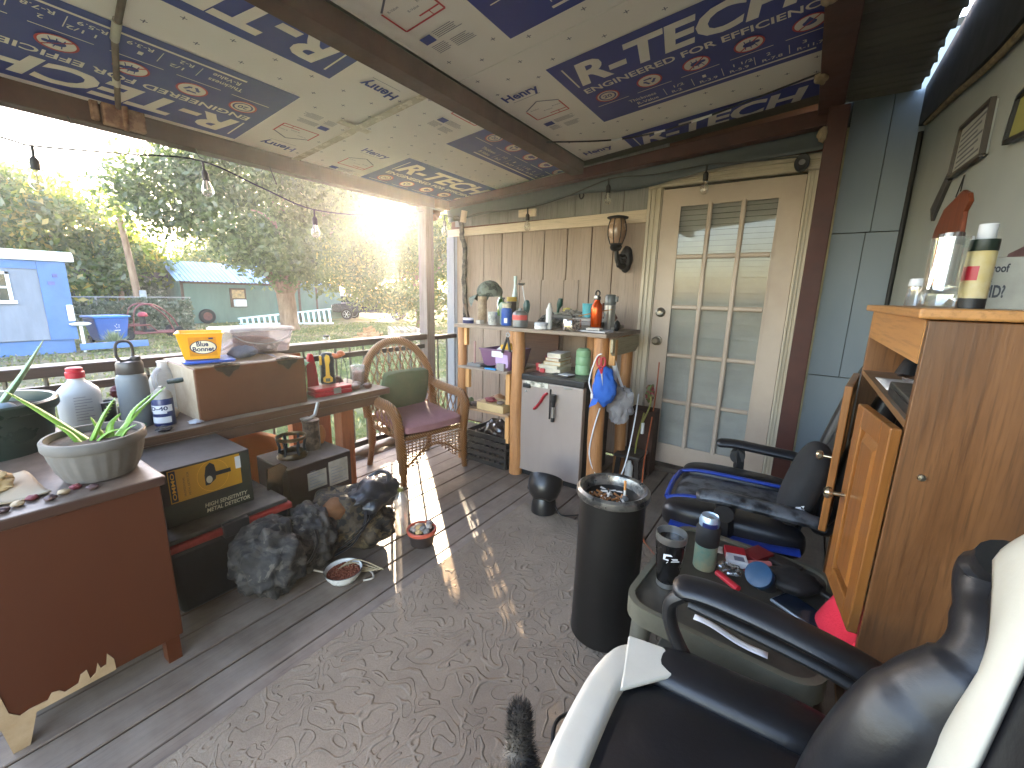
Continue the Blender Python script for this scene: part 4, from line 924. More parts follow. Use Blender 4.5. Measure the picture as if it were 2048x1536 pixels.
# clear bucket
m_clear = glassy('clear_plastic', (.93, .93, .95), .1, .08)
m_milky = glassy('milky_plastic', (.9, .9, .92), .08, .2, milky=.55, mcol='#d9d6d2')
t = thing('clear_tote', 'clear plastic tub of odds and ends at the back of the chest', 'tub', (-2.80, 1.27, ZC + .0055), rz=R(4))
frust(MB(), .105, .125, 0, .135, .16, .185).build('tub', glassy('clear_tub', (.9, .88, .9), .1, .1, milky=.28, mcol='#d8cfd2'), t, bevel=.01)
MB().box(-.132, .132, -.192, .192, .135, .15).box(-.126, .126, -.186, .186, .15, .155).build('lid', m_milky, t, bevel=.004)
MB().tube(smooth_path([(.125, -.18, .125), (.14, -.12, .08), (.145, 0, .06), (.14, .12, .08), (.125, .18, .125)], 6), .004, 6).build('handle', m_milky, t)
t2 = []
for i, (c, r, cl) in enumerate((((-2.82, 1.2, ZC + .04), (.06, .08, .03), '#caa79a'), ((-2.76, 1.33, ZC + .045), (.07, .06, .04), '#d8c4b8'), ((-2.85, 1.36, ZC + .04), (.05, .05, .03), '#6d5560'), ((-2.78, 1.24, ZC + .085), (.05, .11, .02), '#d9a98f'))):
    o = MB().blob(c, r, i + 4, .35, 2.5, 3).build('cloth_scrap', mat('scrap_%d' % i, cl, .8, bump=.3), smooth=80); tag(o, ['pink cloth scrap inside the clear tub', 'cream cloth scrap at the far side inside the clear tub', 'plum cloth scrap at the back inside the clear tub', 'peach cloth strip topmost inside the clear tub'][i], 'cloth', 'odds and ends in the clear tub')
m_slate = mat('slate_blue_cloth', '#4c5468', .8, c2='#747b8c', scale=8, bump=.4)
t = thing('crumpled_hat', 'crumpled slate blue cap lying on the chest lid', 'cap', (-2.58, 1.14, ZC + .005))
MB().blob((-2.60, 1.12, ZC + .035), (.05, .075, .035), 11, .3, 2.2, 3, flatz=-.03).build('crown', m_slate, t, world=True, smooth=80)
MB().surf(lambda u, v: (-2.57 + .06 * v + .015 * math.sin(u * 3), 1.13 + .13 * u, ZC + .03 + .012 * math.sin(u * 5) * v - .018 * u), 14, 8).build('brim', m_slate, t, world=True)

# planters
m_soil = mat('dark_soil', '#2e241b', .95, c2='#4a3c2d', scale=26, bump=1, bscale=30)
m_aloe = mat('aloe_skin', '#6f9636', .4, c2='#86ad4a', scale=9, bump=.1, spec=.5)
m_aloed = mat('aloe_dusty_skin', '#6d8a62', .5, c2='#8fa584', scale=9, bump=.1)
def aloe_leaf(mb, base, tip, bend, w):
    base = Vector(base); tip = Vector(tip); bend = Vector(bend)
    P = smooth_path([base, base.lerp(tip, .45) + bend, tip], 7); n = len(P)
    mb.tube(P, [w * (1 - (i / (n - 1)) ** 1.6) + .0012 for i in range(n)], 8, .5)
    for i in range(1, n - 2):
        d = (P[i + 1] - P[i]).normalized(); a = d.cross(Vector((0, 0, 1)));
        if a.length < .05: a = d.cross(Vector((1, 0, 0)))
        a.normalize(); r = w * (1 - (i / (n - 1)) ** 1.6)
        for s_ in (-1, 1): mb.cyl(P[i] + a * r * s_ * .92, P[i] + a * (r + .005) * s_ + d * .003, .0016, .0003, 4)
t = thing('round_planter', 'ribbed grey oval planter with small bright aloe on the dresser', 'planter', (-1.86, .33, .707))
mb = MB(); prof = [(.085, .0), (.098, .004), (.115, .04), (.128, .085), (.131, .105), (.136, .106), (.14, .112), (.14, .135), (.136, .14), (.128, .14), (.126, .118), (.0, .118)]
mb.lathe(prof, n=96, M=Mx((0, 0, 0), (0, 0, R(-30))), sx=1.0, sy=.9)
for i, v in enumerate(mb.v):
    if .03 < v[2] < .1:
        a = math.atan2(v[1], v[0]); k = 1 + .012 * (1 if int((a + PI) / (2 * PI) * 48) % 2 else -1); mb.v[i] = (v[0] * k, v[1] * k, v[2])
mb.build('pot', mat('dusty_grey_pot', '#57534e', .7, c2='#65605a', scale=9, bump=.1), t)
MB().lathe([(0, .112), (.06, .125), (.124, .119)], n=24, sy=.9).build('soil', m_soil, t)
for b_, tp, bd, w in (((-.02, -.02, .115), (-.085, -.16, .295), (-.02, -.02, .03), .015), ((.0, -.01, .115), (-.03, .07, .24), (.02, .0, .02), .014), ((.02, .03, .115), (.0, .07, .19), (.0, -.01, .01), .011), ((.03, .04, .115), (-.06, .22, .25), (.02, -.01, .01), .013), ((.02, .06, .115), (-.02, .17, .24), (.01, -.01, .02), .012), ((.01, -.04, .115), (-.03, -.08, .18), (.0, 0, .01), .01), ((.02, .0, .115), (.05, .06, .15), (.0, 0, .01), .01), ((.05, .05, .115), (.07, .09, .16), (.0, 0, .01), .009), ((.0, .02, .115), (-.02, .0, .19), (0, 0, 0), .009)):
    mb = MB(); aloe_leaf(mb, b_, tp, bd, w); mb.build('leaf', m_aloe, t)
t = thing('large_planter', 'large dark green planter with tall aloe at the picture edge', 'planter', (-2.42, .14, ZB))
mb = MB(); mb.lathe([(.15, 0), (.165, .01), (.18, .12), (.19, .20), (.2, .202), (.206, .21), (.206, .235), (.2, .242), (.19, .24), (.184, .20), (0, .198)], n=56); mb.build('pot', mat('glossy_dark_green_pot', '#1d2a24', .3, c2='#2b3a33', scale=3, dust=.2), t)
MB().lathe([(0, .195), (.183, .2)], n=24).build('soil', m_soil, t)
for b_, tp, bd, w in (((.02, .03, .19), (-.02, .2, .45), (.04, .01, .02), .024), ((.0, -.02, .19), (-.02, -.1, .39), (.03, .02, .02), .024), ((-.03, .01, .19), (-.06, .03, .30), (0, 0, .01), .012)):
    mb = MB(); aloe_leaf(mb, b_, tp, bd, w); mb.build('leaf', m_aloed, t)
o = MB().blob((-2.36, .19, ZB + .215), (.035, .04, .022), 5, .2).build('stone', mat('blue_grey_stone', '#6f7c86', .8), smooth=80); tag(o, 'blue grey stone resting on the soil of the large planter', 'stone')
# placemat with gourds
m_paper = mat('crumpled_tan_paper', '#8a7d6a', .8, c2='#a5977f', scale=4, bump=.2)
def paper(u, v): return (-2.04 + .26 * u, -.02 + .20 * v + .02 * u, .7085 + .016 * math.sin(u * 3 + v * 4) ** 2 + .006 * math.sin(v * 9))
o = MB().surf(paper, 20, 16).build('tan_wrapping', m_paper); tag(o, 'crumpled tan paper wrapping spread on the dresser top', 'paper'); o.modifiers.new('s', 'SOLIDIFY').thickness = .004
for i, (x_, y_, r_, lb) in enumerate(((-1.97, .02, (.035, .05, .02), 'smaller knobbly dried root at the picture edge on tan paper'), (-1.90, .09, (.04, .055, .03), 'larger knobbly dried root on tan paper beside the ribbed planter'))):
    o = MB().blob((x_, y_, .745), r_, 20 + i, .45, 2.4, 4).build('dried_root', mat('dried_root_skin_%d' % i, '#8d7450', .85, c2='#b39a70', scale=18, bump=.5), smooth=80); tag(o, lb, 'root')
for i in range(7):
    x_, y_ = -1.74 - .02 * (i % 3) + .01, .10 + i * .03
    o = MB().blob((x_, y_, .714), (.011, .014, .008), i + 30, .3).build('pebble', mat('pebble_%d' % (i % 3), ['#4e3a3a', '#a58f70', '#6d2f33'][i % 3], .5), smooth=80); tag(o, ['dark plum pebble on the front edge of the dresser top', 'tan pebble on the front edge of the dresser top', 'red pebble on the front edge of the dresser top'][i % 3], 'pebble', ['plum pebbles on the dresser edge', 'tan pebbles on the dresser edge', 'red pebbles on the dresser edge'][i % 3])

# jugs and bottles on the bench
m_wplast = mat('white_jug_plastic', '#c4c3c0', .45, var=.06, scale=3)
m_redcap = mat('red_cap', '#a81c2a', .4, var=.1)
t = thing('white_jug', 'white plastic bottle with red child proof cap and small print', 'bottle', (-2.70, .45, ZB))
mb = MB(); mb.lathe([(.062, 0), (.072, .006), (.072, .17), (.066, .195), (.045, .22), (.028, .235), (.026, .25)], n=32, sx=.8, sy=1.05); mb.build('body', m_wplast, t)
mb = MB(); mb.lathe([(.03, .248), (.033, .25), (.033, .275), (.029, .278), (.029, .292), (.024, .296)], n=20); mb.build('cap', m_redcap, t)
mb = MB(); Ml = plane_M((.0585, .0, 0), (0, 1, 0), (0, 0, 1))
for k in range(9): flat(mb, Ml, -.03, .03 - .02 * (k % 3 == 2), .06 + k * .013, .063 + k * .013, .0008)
mb.build('small_print', mat('grey_print', '#8f9094', .6), t)
m_pgrey = mat('grey_powder_coat', '#6f7476', .55, c2='#62676a', scale=2, bump=.05, bscale=200)
m_blk = mat('black_plastic', '#1b1b1c', .45, var=.3, scale=8)
m_dkpl = mat('dark_grey_cap_plastic', '#3a3634', .45)
t = thing('steel_flask', 'tall grey steel flask with dark lid and ring handle', 'flask', (-2.60, .62, ZB))
MB().lathe([(.056, 0), (.06, .006), (.06, .23), (.054, .25), (.045, .258)], n=36).build('body', m_pgrey, t)
mb = MB(); mb.lathe([(.049, .258), (.051, .262), (.051, .305), (.046, .315), (.02, .318)], n=36); mb.lathe([(.018, .315), (.02, .318), (.02, .335), (.012, .338)], c=(.0, .026, 0), n=16); mb.build('lid', m_dkpl, t)
ang = [i * 2 * PI / 28 for i in range(29)]
mb = MB(); mb.tube([(0.0 + .0 * math.cos(a), -.012 + .034 * (abs(math.cos(a)) ** .7) * math.copysign(1, math.cos(a)), .365 + .046 * (abs(math.sin(a)) ** .7) * math.copysign(1, math.sin(a))) for a in ang], .0065, 8); mb.build('ring_handle', m_dkpl, t).rotation_euler = (0, 0, R(15))
m_cream = mat('cream_spray_cap', '#9a948a', .5)
t = thing('spray_can', 'small blue and white lubricant spray can with cream shoulder', 'spray can', (-2.52, .70, ZB), rz=R(-40)); t.scale = (1.3, 1.3, 1.0)
MB().lathe([(.03, 0), (.033, .004), (.033, .135), (.031, .14)], n=30).build('body', mat('deep_blue_can', '#23305f', .35, spec=.6), t)
MB().lathe([(.0335, .135), (.034, .14), (.031, .146), (.03, .156), (.024, .168), (.017, .176), (.012, .18)], n=30).box(-.008, .008, -.006, .006, .178, .192).build('shoulder', m_cream, t)
def wrap_label(mb, r, a0, a1, z0, z1, n=12):
    return mb.add([(r * math.cos(a0 + (a1 - a0) * i / n), r * math.sin(a0 + (a1 - a0) * i / n), z) for z in (z0, z1) for i in range(n + 1)], [(i, i + 1, n + 2 + i, n + 1 + i) for i in range(n)])
def wrap_text(mb, s, r, ac, w, z0, h, bold=.03):
    vs, fs = text_geo(s, bold, 0); mb.add([(r * math.cos(ac + (v[0] - .5) * w / r), r * math.sin(ac + (v[0] - .5) * w / r), z0 + v[1] * h) for v in vs], fs); return mb
mb = MB(); wrap_label(mb, .0336, R(-75), R(75), .073, .105); wrap_label(mb, .0336, R(-40), R(40), .064, .073); wrap_label(mb, .0336, R(-60), R(60), .018, .048); mb.build('label', mat('white_can_label', '#c9cbd0', .4), t)
mb = MB(); wrap_text(mb, 'D-40', .0342, R(0), .056, .08, .02); mb.build('lettering', m_navy, t, smooth=0)
t = thing('gallon_jug', 'translucent white gallon jug standing behind the chest', 'jug', (-2.80, .80, ZB))
mb = MB(); mb.lathe([(.05, 0), (.07, .01), (.072, .13), (.064, .18), (.04, .225), (.022, .245), (.021, .265), (.024, .266), (.024, .275), (.018, .276)], n=28, sx=.95, sy=1.0); mb.build('body', glassy('jug_plastic', (.9, .9, .9), .06, .3, milky=.9, mcol='#cfcfcd'), t)
MB().tube(smooth_path([(.02, -.02, .235), (.045, -.052, .215), (.062, -.06, .17), (.06, -.05, .12)], 5), .011, 8).build('handle', m_milky, t)
t = thing('dark_mug', 'dark mug with pale rim half hidden behind the white bottle', 'mug', (-2.70, .53, ZB)); mb = MB(); mb.lathe([(.03, 0), (.036, .01), (.04, .115), (.0405, .12), (.037, .12), (.034, .02), (0, .02)], n=24); mb.build('body', mat('dark_mug_glaze', '#2c2d33', .3), t); MB().lathe([(.0365, .1205), (.041, .1205), (.041, .124), (.0365, .124)], n=24).build('rim', m_white, t)
for i, (p, r_, cl, lb) in enumerate((((-2.78, .60, .80), (.03, .03, .03), '#5c2a2a', 'dark red knob shaped ornament behind the steel flask'), ((-2.75, .62, .70), (.05, .04, .05), '#231f20', 'black lump of junk behind the steel flask'), ((-2.55, .33, .675), (.05, .05, .022), '#8e9496', 'crumpled grey foil between the two planters'), ((-2.50, .52, .672), (.04, .05, .018), '#7d8a86', 'crumpled clear wrapper beside the ribbed planter'), ((-2.44, .80, .662), (.035, .03, .007), '#a5aab0', 'small flat foil packet in front of the chest'), ((-2.49, .59, .675), (.02, .03, .02), '#2f6a52', 'small green plastic scrap beside the steel flask'), ((-2.63, .76, .68), (.03, .03, .03), '#c7b49e', 'cream lump behind the spray can'), ((-2.40, .66, .668), (.03, .03, .012), '#3b3230', 'dark burnt scrap beside the spray can'))):
    o = MB().blob(p, r_, 40 + i, .4, 2.6, 3).build('scrap', mat('scrap_b%d' % i, cl, .35, bump=.4), smooth=60); tag(o, lb, 'junk')
t = thing('screwdriver', 'dark green handled screwdriver lying behind the spray can', 'screwdriver', (-2.60, .82, .82)); MB().tube([(-2.62, .76, .845), (-2.6, .80, .85), (-2.585, .835, .855)], [.011, .014, .009], 8).build('handle', mat('dark_green_grip', '#26332c', .5), t, world=True); MB().cyl((-2.585, .835, .855), (-2.55, .88, .865), .003).build('shaft', m_steel, t, world=True)

# right of the chest
t = thing('paint_can', 'old labelled tin can behind the chest, lid off', 'can', (-2.66, 1.46, ZB)); mb = MB(); mb.lathe([(.05, 0), (.052, .003), (.05, .006), (.05, .2), (.053, .204), (.05, .208), (.046, .205), (.046, .18), (0, .18)], n=30); mb.build('body', mat('tin_can_metal', '#8d8d8f', .35, .7), t)
mb = MB(); wrap_label(mb, .0506, R(-110), R(70), .012, .195, 20); mb.build('label', mat('stained_paper_label', '#c5b288', .7, c2='#6e4a32', scale=16, sharp=True), t)
MB().blob((0, 0, .2), (.055, .06, .03), 60, .4, 2.2).build('rag', mat('pale_green_rag', '#b9c4b4', .9, bump=.4), t, smooth=80)
o = MB().prism([(1.49, .67), (1.60, .67), (1.59, .80), (1.57, .90), (1.55, .905), (1.51, .80)], 'x', -2.69, -2.66).build('red_box_board', mat('bright_red_card', '#b5121f', .5, var=.1), smooth=0, bevel=.003); tag(o, 'bright red card standing between tin can and power tool', 'card')
m_tyel = mat('tool_yellow', '#c79a1c', .45, var=.08, spec=.4)
t = thing('power_tool', 'yellow and black cordless power tool standing on the red box', 'power tool', (-2.55, 1.60, ZB + .055), rz=R(-35))
mb = MB(); mb.lathe([(.030, 0), (.045, .004), (.047, .03), (.042, .06), (.040, .12), (.044, .15), (.042, .185), (.03, .205), (.018, .21)], n=24, sx=.8, sy=1.0); mb.build('body', m_blk, t)
mb = MB(); mb.prism([(-.028, .02), (.0, .012), (.028, .02), (.03, .045), (.014, .06), (.012, .13), (.02, .16), (.016, .19), (-.004, .2), (-.014, .18), (-.01, .12), (-.012, .06), (-.03, .045)], 'x', .024, .0385); mb.box(.0, .03, -.046, -.030, .13, .19); mb.build('yellow_shell', m_tyel, t, bevel=.004)
MB().box(.036, .041, -.014, .014, .022, .044).build('battery_label', mat('olive_label', '#4b4f2e', .5), t); MB().box(.030, .040, -.034, -.016, .07, .12).build('vent', m_rubber, t, bevel=.003)
MB().tube(smooth_path([(0, .03, .19), (0, .06, .185), (0, .085, .2), (0, .095, .185)], 5), [.016] * 8 + [.022] * 8, 10).build('nozzle', mat('orange_knob', '#a35a34', .5), t)
mb = MB(); Ml = plane_M((-.0, 0, 0), (0, 1, 0), (0, 0, 1))
t = thing('red_case', 'small red plastic case under the power tool', 'case', (-2.50, 1.58, ZB), rz=R(-6)); MB().box(-.055, .06, -.13, .12, 0, .026).box(-.054, .059, -.129, .119, .028, .053).build('body', mat('red_plastic_case', '#97131f', .35), t, bevel=.006); MB().box(.0605, .063, -.01, .04, .008, .045).build('latch', m_steel, t)
t = thing('dirt_cup', 'clear plastic cup holding reddish soil at the bench end', 'cup', (-2.62, 1.88, ZB)); t.scale = (1.15, 1.15, 1.1); mb = MB(); mb.lathe([(.032, 0), (.034, .003), (.043, .115), (.045, .117), (.045, .121), (.041, .119), (.032, .005), (0, .004)], n=28); mb.build('cup', glassy('cup_plastic', (.92, .9, .9), .08, .1, milky=.2), t); MB().lathe([(0, .006), (.031, .006), (.037, .07), (.03, .085), (0, .08)], n=20).build('soil', mat('reddish_soil', '#8f5a45', .95, c2='#b58a6c', scale=30, bump=.6), t)
for i, (x_, y_, r_, lb) in enumerate(((-2.60, 1.70, (.03, .035, .045), 'upright dark brown seed pod behind the power tool'), (-2.48, 1.74, (.04, .05, .022), 'flat dark brown seed pod at the bench edge'), (-2.53, 1.80, (.045, .03, .022), 'long dark brown seed pod beside the dirt cup'), (-2.45, 1.83, (.03, .03, .02), 'round dark brown seed pod on the bench corner'))):
    o = MB().blob((x_, y_, ZB + r_[2] * .92), r_, 70 + i, .3, 2.2, 3).build('seed_pod', mat('seed_pod_%d' % i, '#3d241c', .45, c2='#6a4232', scale=14, bump=.3), smooth=80); tag(o, lb, 'seed pod', 'dried pods on the bench end')
t = thing('bent_wire', 'thin bent wire loop standing beside the power tool', 'wire', (-2.52, 1.68, ZB)); MB().tube(smooth_path([(-2.5, 1.64, ZB + .01), (-2.52, 1.68, .80), (-2.54, 1.70, .87), (-2.55, 1.73, .84), (-2.53, 1.73, .75), (-2.5, 1.70, .68)], 6), .0025, 6).build('wire', m_blk, t, world=True)
t = thing('glass_jar', 'small glass jar with dark lid standing on the top rail', 'jar', (-2.955, 1.86, .9385)); MB().lathe([(.022, 0), (.024, .003), (.024, .03), (.02, .036)], n=20).build('glass', m_clear, t); MB().lathe([(.022, .036), (.023, .037), (.023, .048), (.0, .049)], n=20).build('lid', m_dkpl, t)

# under the bench
m_tote = mat('black_tote_plastic', '#141518', .5, var=.4)
t = thing('storage_tote', 'black storage tote with grey lid and red rim under the bench', 'tote', (-2.12, .70, 0)); 
mb = MB(); mb.add([(-2.36, .50, 0), (-1.93, .50, 0), (-1.93, .92, 0), (-2.36, .92, 0), (-2.40, .47, .30), (-1.90, .47, .30), (-1.90, .95, .30), (-2.40, .95, .30)], [(3, 2, 1, 0), (4, 5, 6, 7), (0, 1, 5, 4), (1, 2, 6, 5), (2, 3, 7, 6), (3, 0, 4, 7)]); mb.build('body', m_tote, t, world=True, bevel=.02)
MB().box(-2.41, -1.89, .462, .958, .301, .33).build('red_rim', mat('dull_red_rim', '#8a2a22', .5), t, world=True, bevel=.006)
MB().box(-2.39, -1.905, .475, .945, .331, .352).build('lid', mat('grey_tote_lid', '#33302d', .6, dust=.3), t, world=True, bevel=.006)
MB().box(-1.905, -1.875, .66, .76, .29, .35).build('latch', m_blk, t, world=True, bevel=.004)
# metal detector carton
m_carton = mat('dark_brown_carton_top', '#241911', .6, c2='#30221a', scale=4, dust=.12)
m_cyel = mat('carton_yellow_print', '#bd8a14', .45, var=.06); m_cart2 = mat('dark_forest_print', '#191a15', .5, c2='#333323', scale=9)
t = thing('detector_carton', 'yellow and black metal detector carton lying on the tote', 'box', (-2.12, .68, .353), rz=R(-1)); xf = .11
MB().box(-.33, xf, -.165, .165, 0, .25).build('carton', m_carton, t, smooth=0, bevel=.003)
Ml = plane_M((xf, -.165, 0), (0, 1, 0), (0, 0, 1)) @ Mx((0, 0, 0), (0, 0, 0), (.8, .925, 1)); L_ = lambda k: Ml @ Matrix.Translation((0, 0, .0012 * k))
mb = MB(); flat(mb, L_(1), .03, .36, .11, .262); mb.build('yellow_print', m_cyel, t)
mb = MB(); flat(mb, L_(1), .0, .41, .002, .108); flat(mb, L_(1), .362, .41, .11, .262); mb.build('forest_print', m_cart2, t)
mb = MB(); flat(mb, L_(2), .335, .362, .19, .25); mb.build('barcode_label', m_white, t)
mb = MB(); ring(mb, L_(2), .225, .19, .075, .073, 36); mb.build('circle_print', m_gold, t)
mb = MB(); mb.add([(.185, .15, 0), (.205, .15, 0), (.235, .17, 0), (.24, .2, 0), (.235, .24, 0), (.215, .255, 0), (.195, .24, 0), (.185, .2, 0)], [tuple(range(8))], L_(2)); flat(mb, L_(2.3), .23, .31, .185, .205)
flat(mb, L_(2), .034, .062, .115, .258); mb.build('dark_print', m_blk, t, smooth=0)
mb = MB(); Mv = L_(3) @ Mx((.056, .125, 0), (0, 0, R(90))); put_text(mb, 'OMMO', Mv, 0, 0, .125, .016, .02); mb.build('lettering', m_gold, t, smooth=0)
mb = MB(); ring(mb, L_(3), .205, .175, .018, 0, 20, .8); put_text(mb, 'HIGH SENSITIVITY', L_(3), .17, .045, .21, .02, .02, .15); put_text(mb, 'METAL DETECTOR', L_(3), .175, .018, .215, .02, .02, .15); mb.build('lettering', mat('pale_print', '#b9b49a', .5), t, smooth=0)
mb = MB(); Mv = L_(2) @ Mx((.098, .13, 0), (0, 0, R(90))); put_text(mb, 'PROFESSIONAL', Mv, 0, 0, .09, .009, .0); Mv = L_(2) @ Mx((.118, .13, 0), (0, 0, R(90))); put_text(mb, 'METAL DETECTOR', Mv, 0, 0, .11, .009, .0); mb.build('lettering', mat('brown_print', '#4a3210', .5), t, smooth=0)
# orange feed bag leaning at the railing
def bagf(u, v): return (-2.75 + .16 * v - .03 * math.sin(u * 5) * v, .78 + .60 * u - .10 * v * (u - .5) + .02 * math.sin(v * 6), .56 * v - .16 * u * v + .01 * math.sin(u * 9))
t = thing('feed_bag', 'bright orange feed bag with red marks leaning under the bench', 'bag', (-2.7, 1.1, 0))
o = MB().surf(lambda u, v: (-2.55 - .28 * v + .025 * math.sin(u * 6 + v * 3), .80 + .55 * u, (.58 - .26 * u ** 1.5) * v), 20, 16).build('bag', mat('orange_feed_sack', '#d07a1e', .5, c2='#dd8c33', scale=4, bump=.2), t, world=True); o.modifiers.new('s', 'SOLIDIFY').thickness = .05
mb = MB()
for q, (u, v) in enumerate(((0, 0), (1, 0), (0, 1), (1, 1))): mb.add([(-2.70 + .03 - .005 * v, 1.0 + u * .05 - .02, .46 + v * .035), (-2.70 + .03 - .005 * v, 1.0 + u * .05 + .018, .46 + v * .035), (-2.71 + .03 - .005 * v, 1.0 + u * .05 + .02, .485 + v * .035), (-2.71 + .03 - .005 * v, 1.0 + u * .05 - .016, .485 + v * .035)], [(0, 1, 2, 3)])
mb.build('red_mark', m_redcap, t, world=True)
# black box with two labels
t = thing('black_speaker_box', 'dark box with dusty top and two paper labels on its face', 'box', (-2.1, 1.28, 0))
MB().box(-2.42, -2.09, 1.05, 1.42, 0, .40).build('body', mat('black_red_box', '#1a1312', .4, c2='#2b1512', scale=2), t, world=True, smooth=0, bevel=.006)  # black mixed with random dark red patches
MB().box(-2.419, -2.091, 1.051, 1.419, .4005, .404).build('top', mat('dusty_box_top', '#4d403a', .5, c2='#6d6058', scale=5), t, world=True, smooth=0)
for (a, b, c, d_, nm) in ((1.15, 1.26, .25, .35, 'a'), (1.275, 1.395, .23, .375, 'b')):
    lab = MB().box(-2.0888, -2.0875, a, b, c, d_).build('label', mat('worn_paper_label_' + nm, '#a29c90', .6, c2='#7f796d', scale=12), t, world=True, smooth=0)
    mb = MB(); Ml = plane_M((-2.0868, 0, 0), (0, 1, 0), (0, 0, 1))
    for k in range(6): flat(mb, Ml, a + .012, b - .012 - .05 * ((k * 7) % 3) / 2, c + .015 + k * .018, c + .018 + k * .018)
    mb.build('small_print', m_pink, lab, world=True)
t = thing('brass_burner_ring', 'tarnished open metal burner ring standing on the dark box', 'burner', (-2.26, 1.17, .4045))
mb = MB(); mb.lathe([(.078, 0), (.08, .008), (.074, .012), (.068, .03), (.062, .032), (.06, .02), (.07, .0)], n=36); mb.lathe([(.070, .10), (.078, .104), (.079, .12), (.072, .122), (.068, .112), (.07, .10)], n=36); mb.build('ring', mat('tarnished_brass', '#6e5a3a', .35, .8, c2='#3e3222', scale=16), t)
mb = MB()
for k in range(6): a = k * PI / 3; mb.tube([(.066 * math.cos(a), .066 * math.sin(a), .02), (.060 * math.cos(a), .060 * math.sin(a), .06), (.072 * math.cos(a), .072 * math.sin(a), .11)], .008, 6)
mb.build('strut', m_blk, t)
t = thing('steel_grinder', 'old battered metal canister with crank handle on the dark box', 'canister', (-2.28, 1.30, .4045)); MB().lathe([(.042, 0), (.046, .004), (.045, .16), (.048, .165), (.048, .178), (.03, .185)], n=26).build('body', mat('battered_tin', '#7d6a58', .4, .6, c2='#4b3d32', scale=12, bump=.3, sharp=True), t); MB().box(-.02, .02, -.05, .0, .185, .195).tube([(0, .0, .19), (.0, .03, .2), (0, .055, .27)], .01, 8).build('crank', m_steel, t)
o = MB().blob((-2.33, 1.39, .46), (.02, .028, .06), 3, .2).build('wood_chunk', wood('split_pine_chunk', '#a5622f', '#c98a4f', 'z', .7), smooth=30); tag(o, 'short orange wood chunk standing at the back of the dark box', 'wood')
o = MB().prism([(.875, .02), (.90, .02), (.935, .46), (1.0, .47), (1.03, .44), (1.0, .40), (.985, .02), (1.03, .02), (1.03, .0), (.875, .0)], 'x', -2.06, -2.05).build('metal_plate', mat('polished_saw_steel', '#8a7a62', .18, .95), smooth=0); tag(o, 'shiny curved metal plate standing between carton and dark box', 'plate')

# bags on the floor
def camo(name, a, b_, c, d_, rough=.8):
    m, t, bs = newmat(name); v = coord(t); n1 = tnoise(t, v, 9, 3, .6, 1.2); n2 = tnoise(t, v, 14, 3, .6, .8)
    col = ramp(t, n1, [(.40, a), (.43, b_), (.52, b_), (.54, c)]); col = mixc(t, ramp(t, n2, [(.57, 0.0), (.59, 1.0)]), col, d_)
    t.links.new(col, bs.inputs['Base Color']); bs.inputs['Roughness'].default_value = rough; addbump(t, bs, tnoise(t, v, 260, 2), .2, .002); addbump(t, bs, tnoise(t, v, 12, 4), .5, .02); return m
m_camo = camo('grey_camo_cloth', '#1d1c1a', '#35312d', '#252321', '#48433d')
t = thing('camo_bag', 'slumped grey camouflage bag in front of the black tote', 'bag', (-1.8, .86, 0))
MB().blob((-1.80, .80, .16), (.148, .15, .168), 3, .26, 2.0, 5, flatz=-.15).build('front_pouch', m_camo, t, world=True, smooth=80)
MB().blob((-1.83, 1.0, .15), (.128, .12, .158), 8, .27, 2.0, 5, flatz=-.14).build('rear_pouch', m_camo, t, world=True, smooth=80)
MB().tube(smooth_path([(-1.78, .9, .05), (-1.70, .92, .12), (-1.70, .96, .2), (-1.78, .98, .26)], 6), .012, 6, .4).build('strap', m_blk, t, world=True)
m_bkcamo = camo('brown_camo_cloth', '#1b1510', '#3a2f20', '#12100c', '#54472f')
m_blkfab = mat('shiny_black_nylon', '#141416', .35, c2='#26262a', scale=7, bump=.5, bscale=25)
t = thing('backpack', 'brown camouflage hunting backpack lying on the deck with black top flap', 'backpack', (-1.85, 1.25, 0))
MB().blob((-1.88, 1.20, .15), (.18, .17, .16), 12, .25, 1.7, 4, flatz=-.145).build('body', m_bkcamo, t, world=True, smooth=80)
MB().blob((-1.79, 1.34, .25), (.12, .15, .09), 14, .35, 2.0, 4).build('flap', m_blkfab, t, world=True, smooth=80)
MB().blob((-1.74, 1.28, .10), (.10, .13, .10), 19, .3, 2.0, 4, flatz=-.09).build('side_pocket', m_bkcamo, t, world=True, smooth=80)
MB().blob((-1.83, 1.13, .23), (.07, .09, .06), 16, .2, 1.6, 3).build('tan_panel', mat('tan_suede_panel', '#5d3a1b', .8, bump=.2), t, world=True, smooth=80)
mb = MB()
for k in range(3): mb.tube(smooth_path([(-1.72 - .03 * k, 1.05 + .04 * k, .06), (-1.66, 1.12 + .03 * k, .12 + .03 * k), (-1.70, 1.22 + .03 * k, .2), (-1.8, 1.26, .29 - .02 * k)], 6), .012, 6, .35)
mb.build('strap', m_blkfab, t, world=True)
MB().tube(smooth_path([(-1.72, 1.38, .29), (-1.76, 1.42, .345), (-1.84, 1.42, .335), (-1.88, 1.38, .3)], 6), .012, 6).build('haul_loop', m_blkfab, t, world=True)
t = thing('loose_cable', 'thin pale cord lying loose on the deck beside the kibble bowl', 'cord', (-1.6, 1.05, 0)); MB().tube(smooth_path([(-1.78, .95, .02), (-1.68, 1.0, .015), (-1.6, 1.08, .03), (-1.55, 1.12, .01), (-1.5, 1.1, .006), (-1.52, 1.06, .006)], 6), .0045, 6).build('cord', mat('pale_cord', '#a89f92', .7), t, world=True)
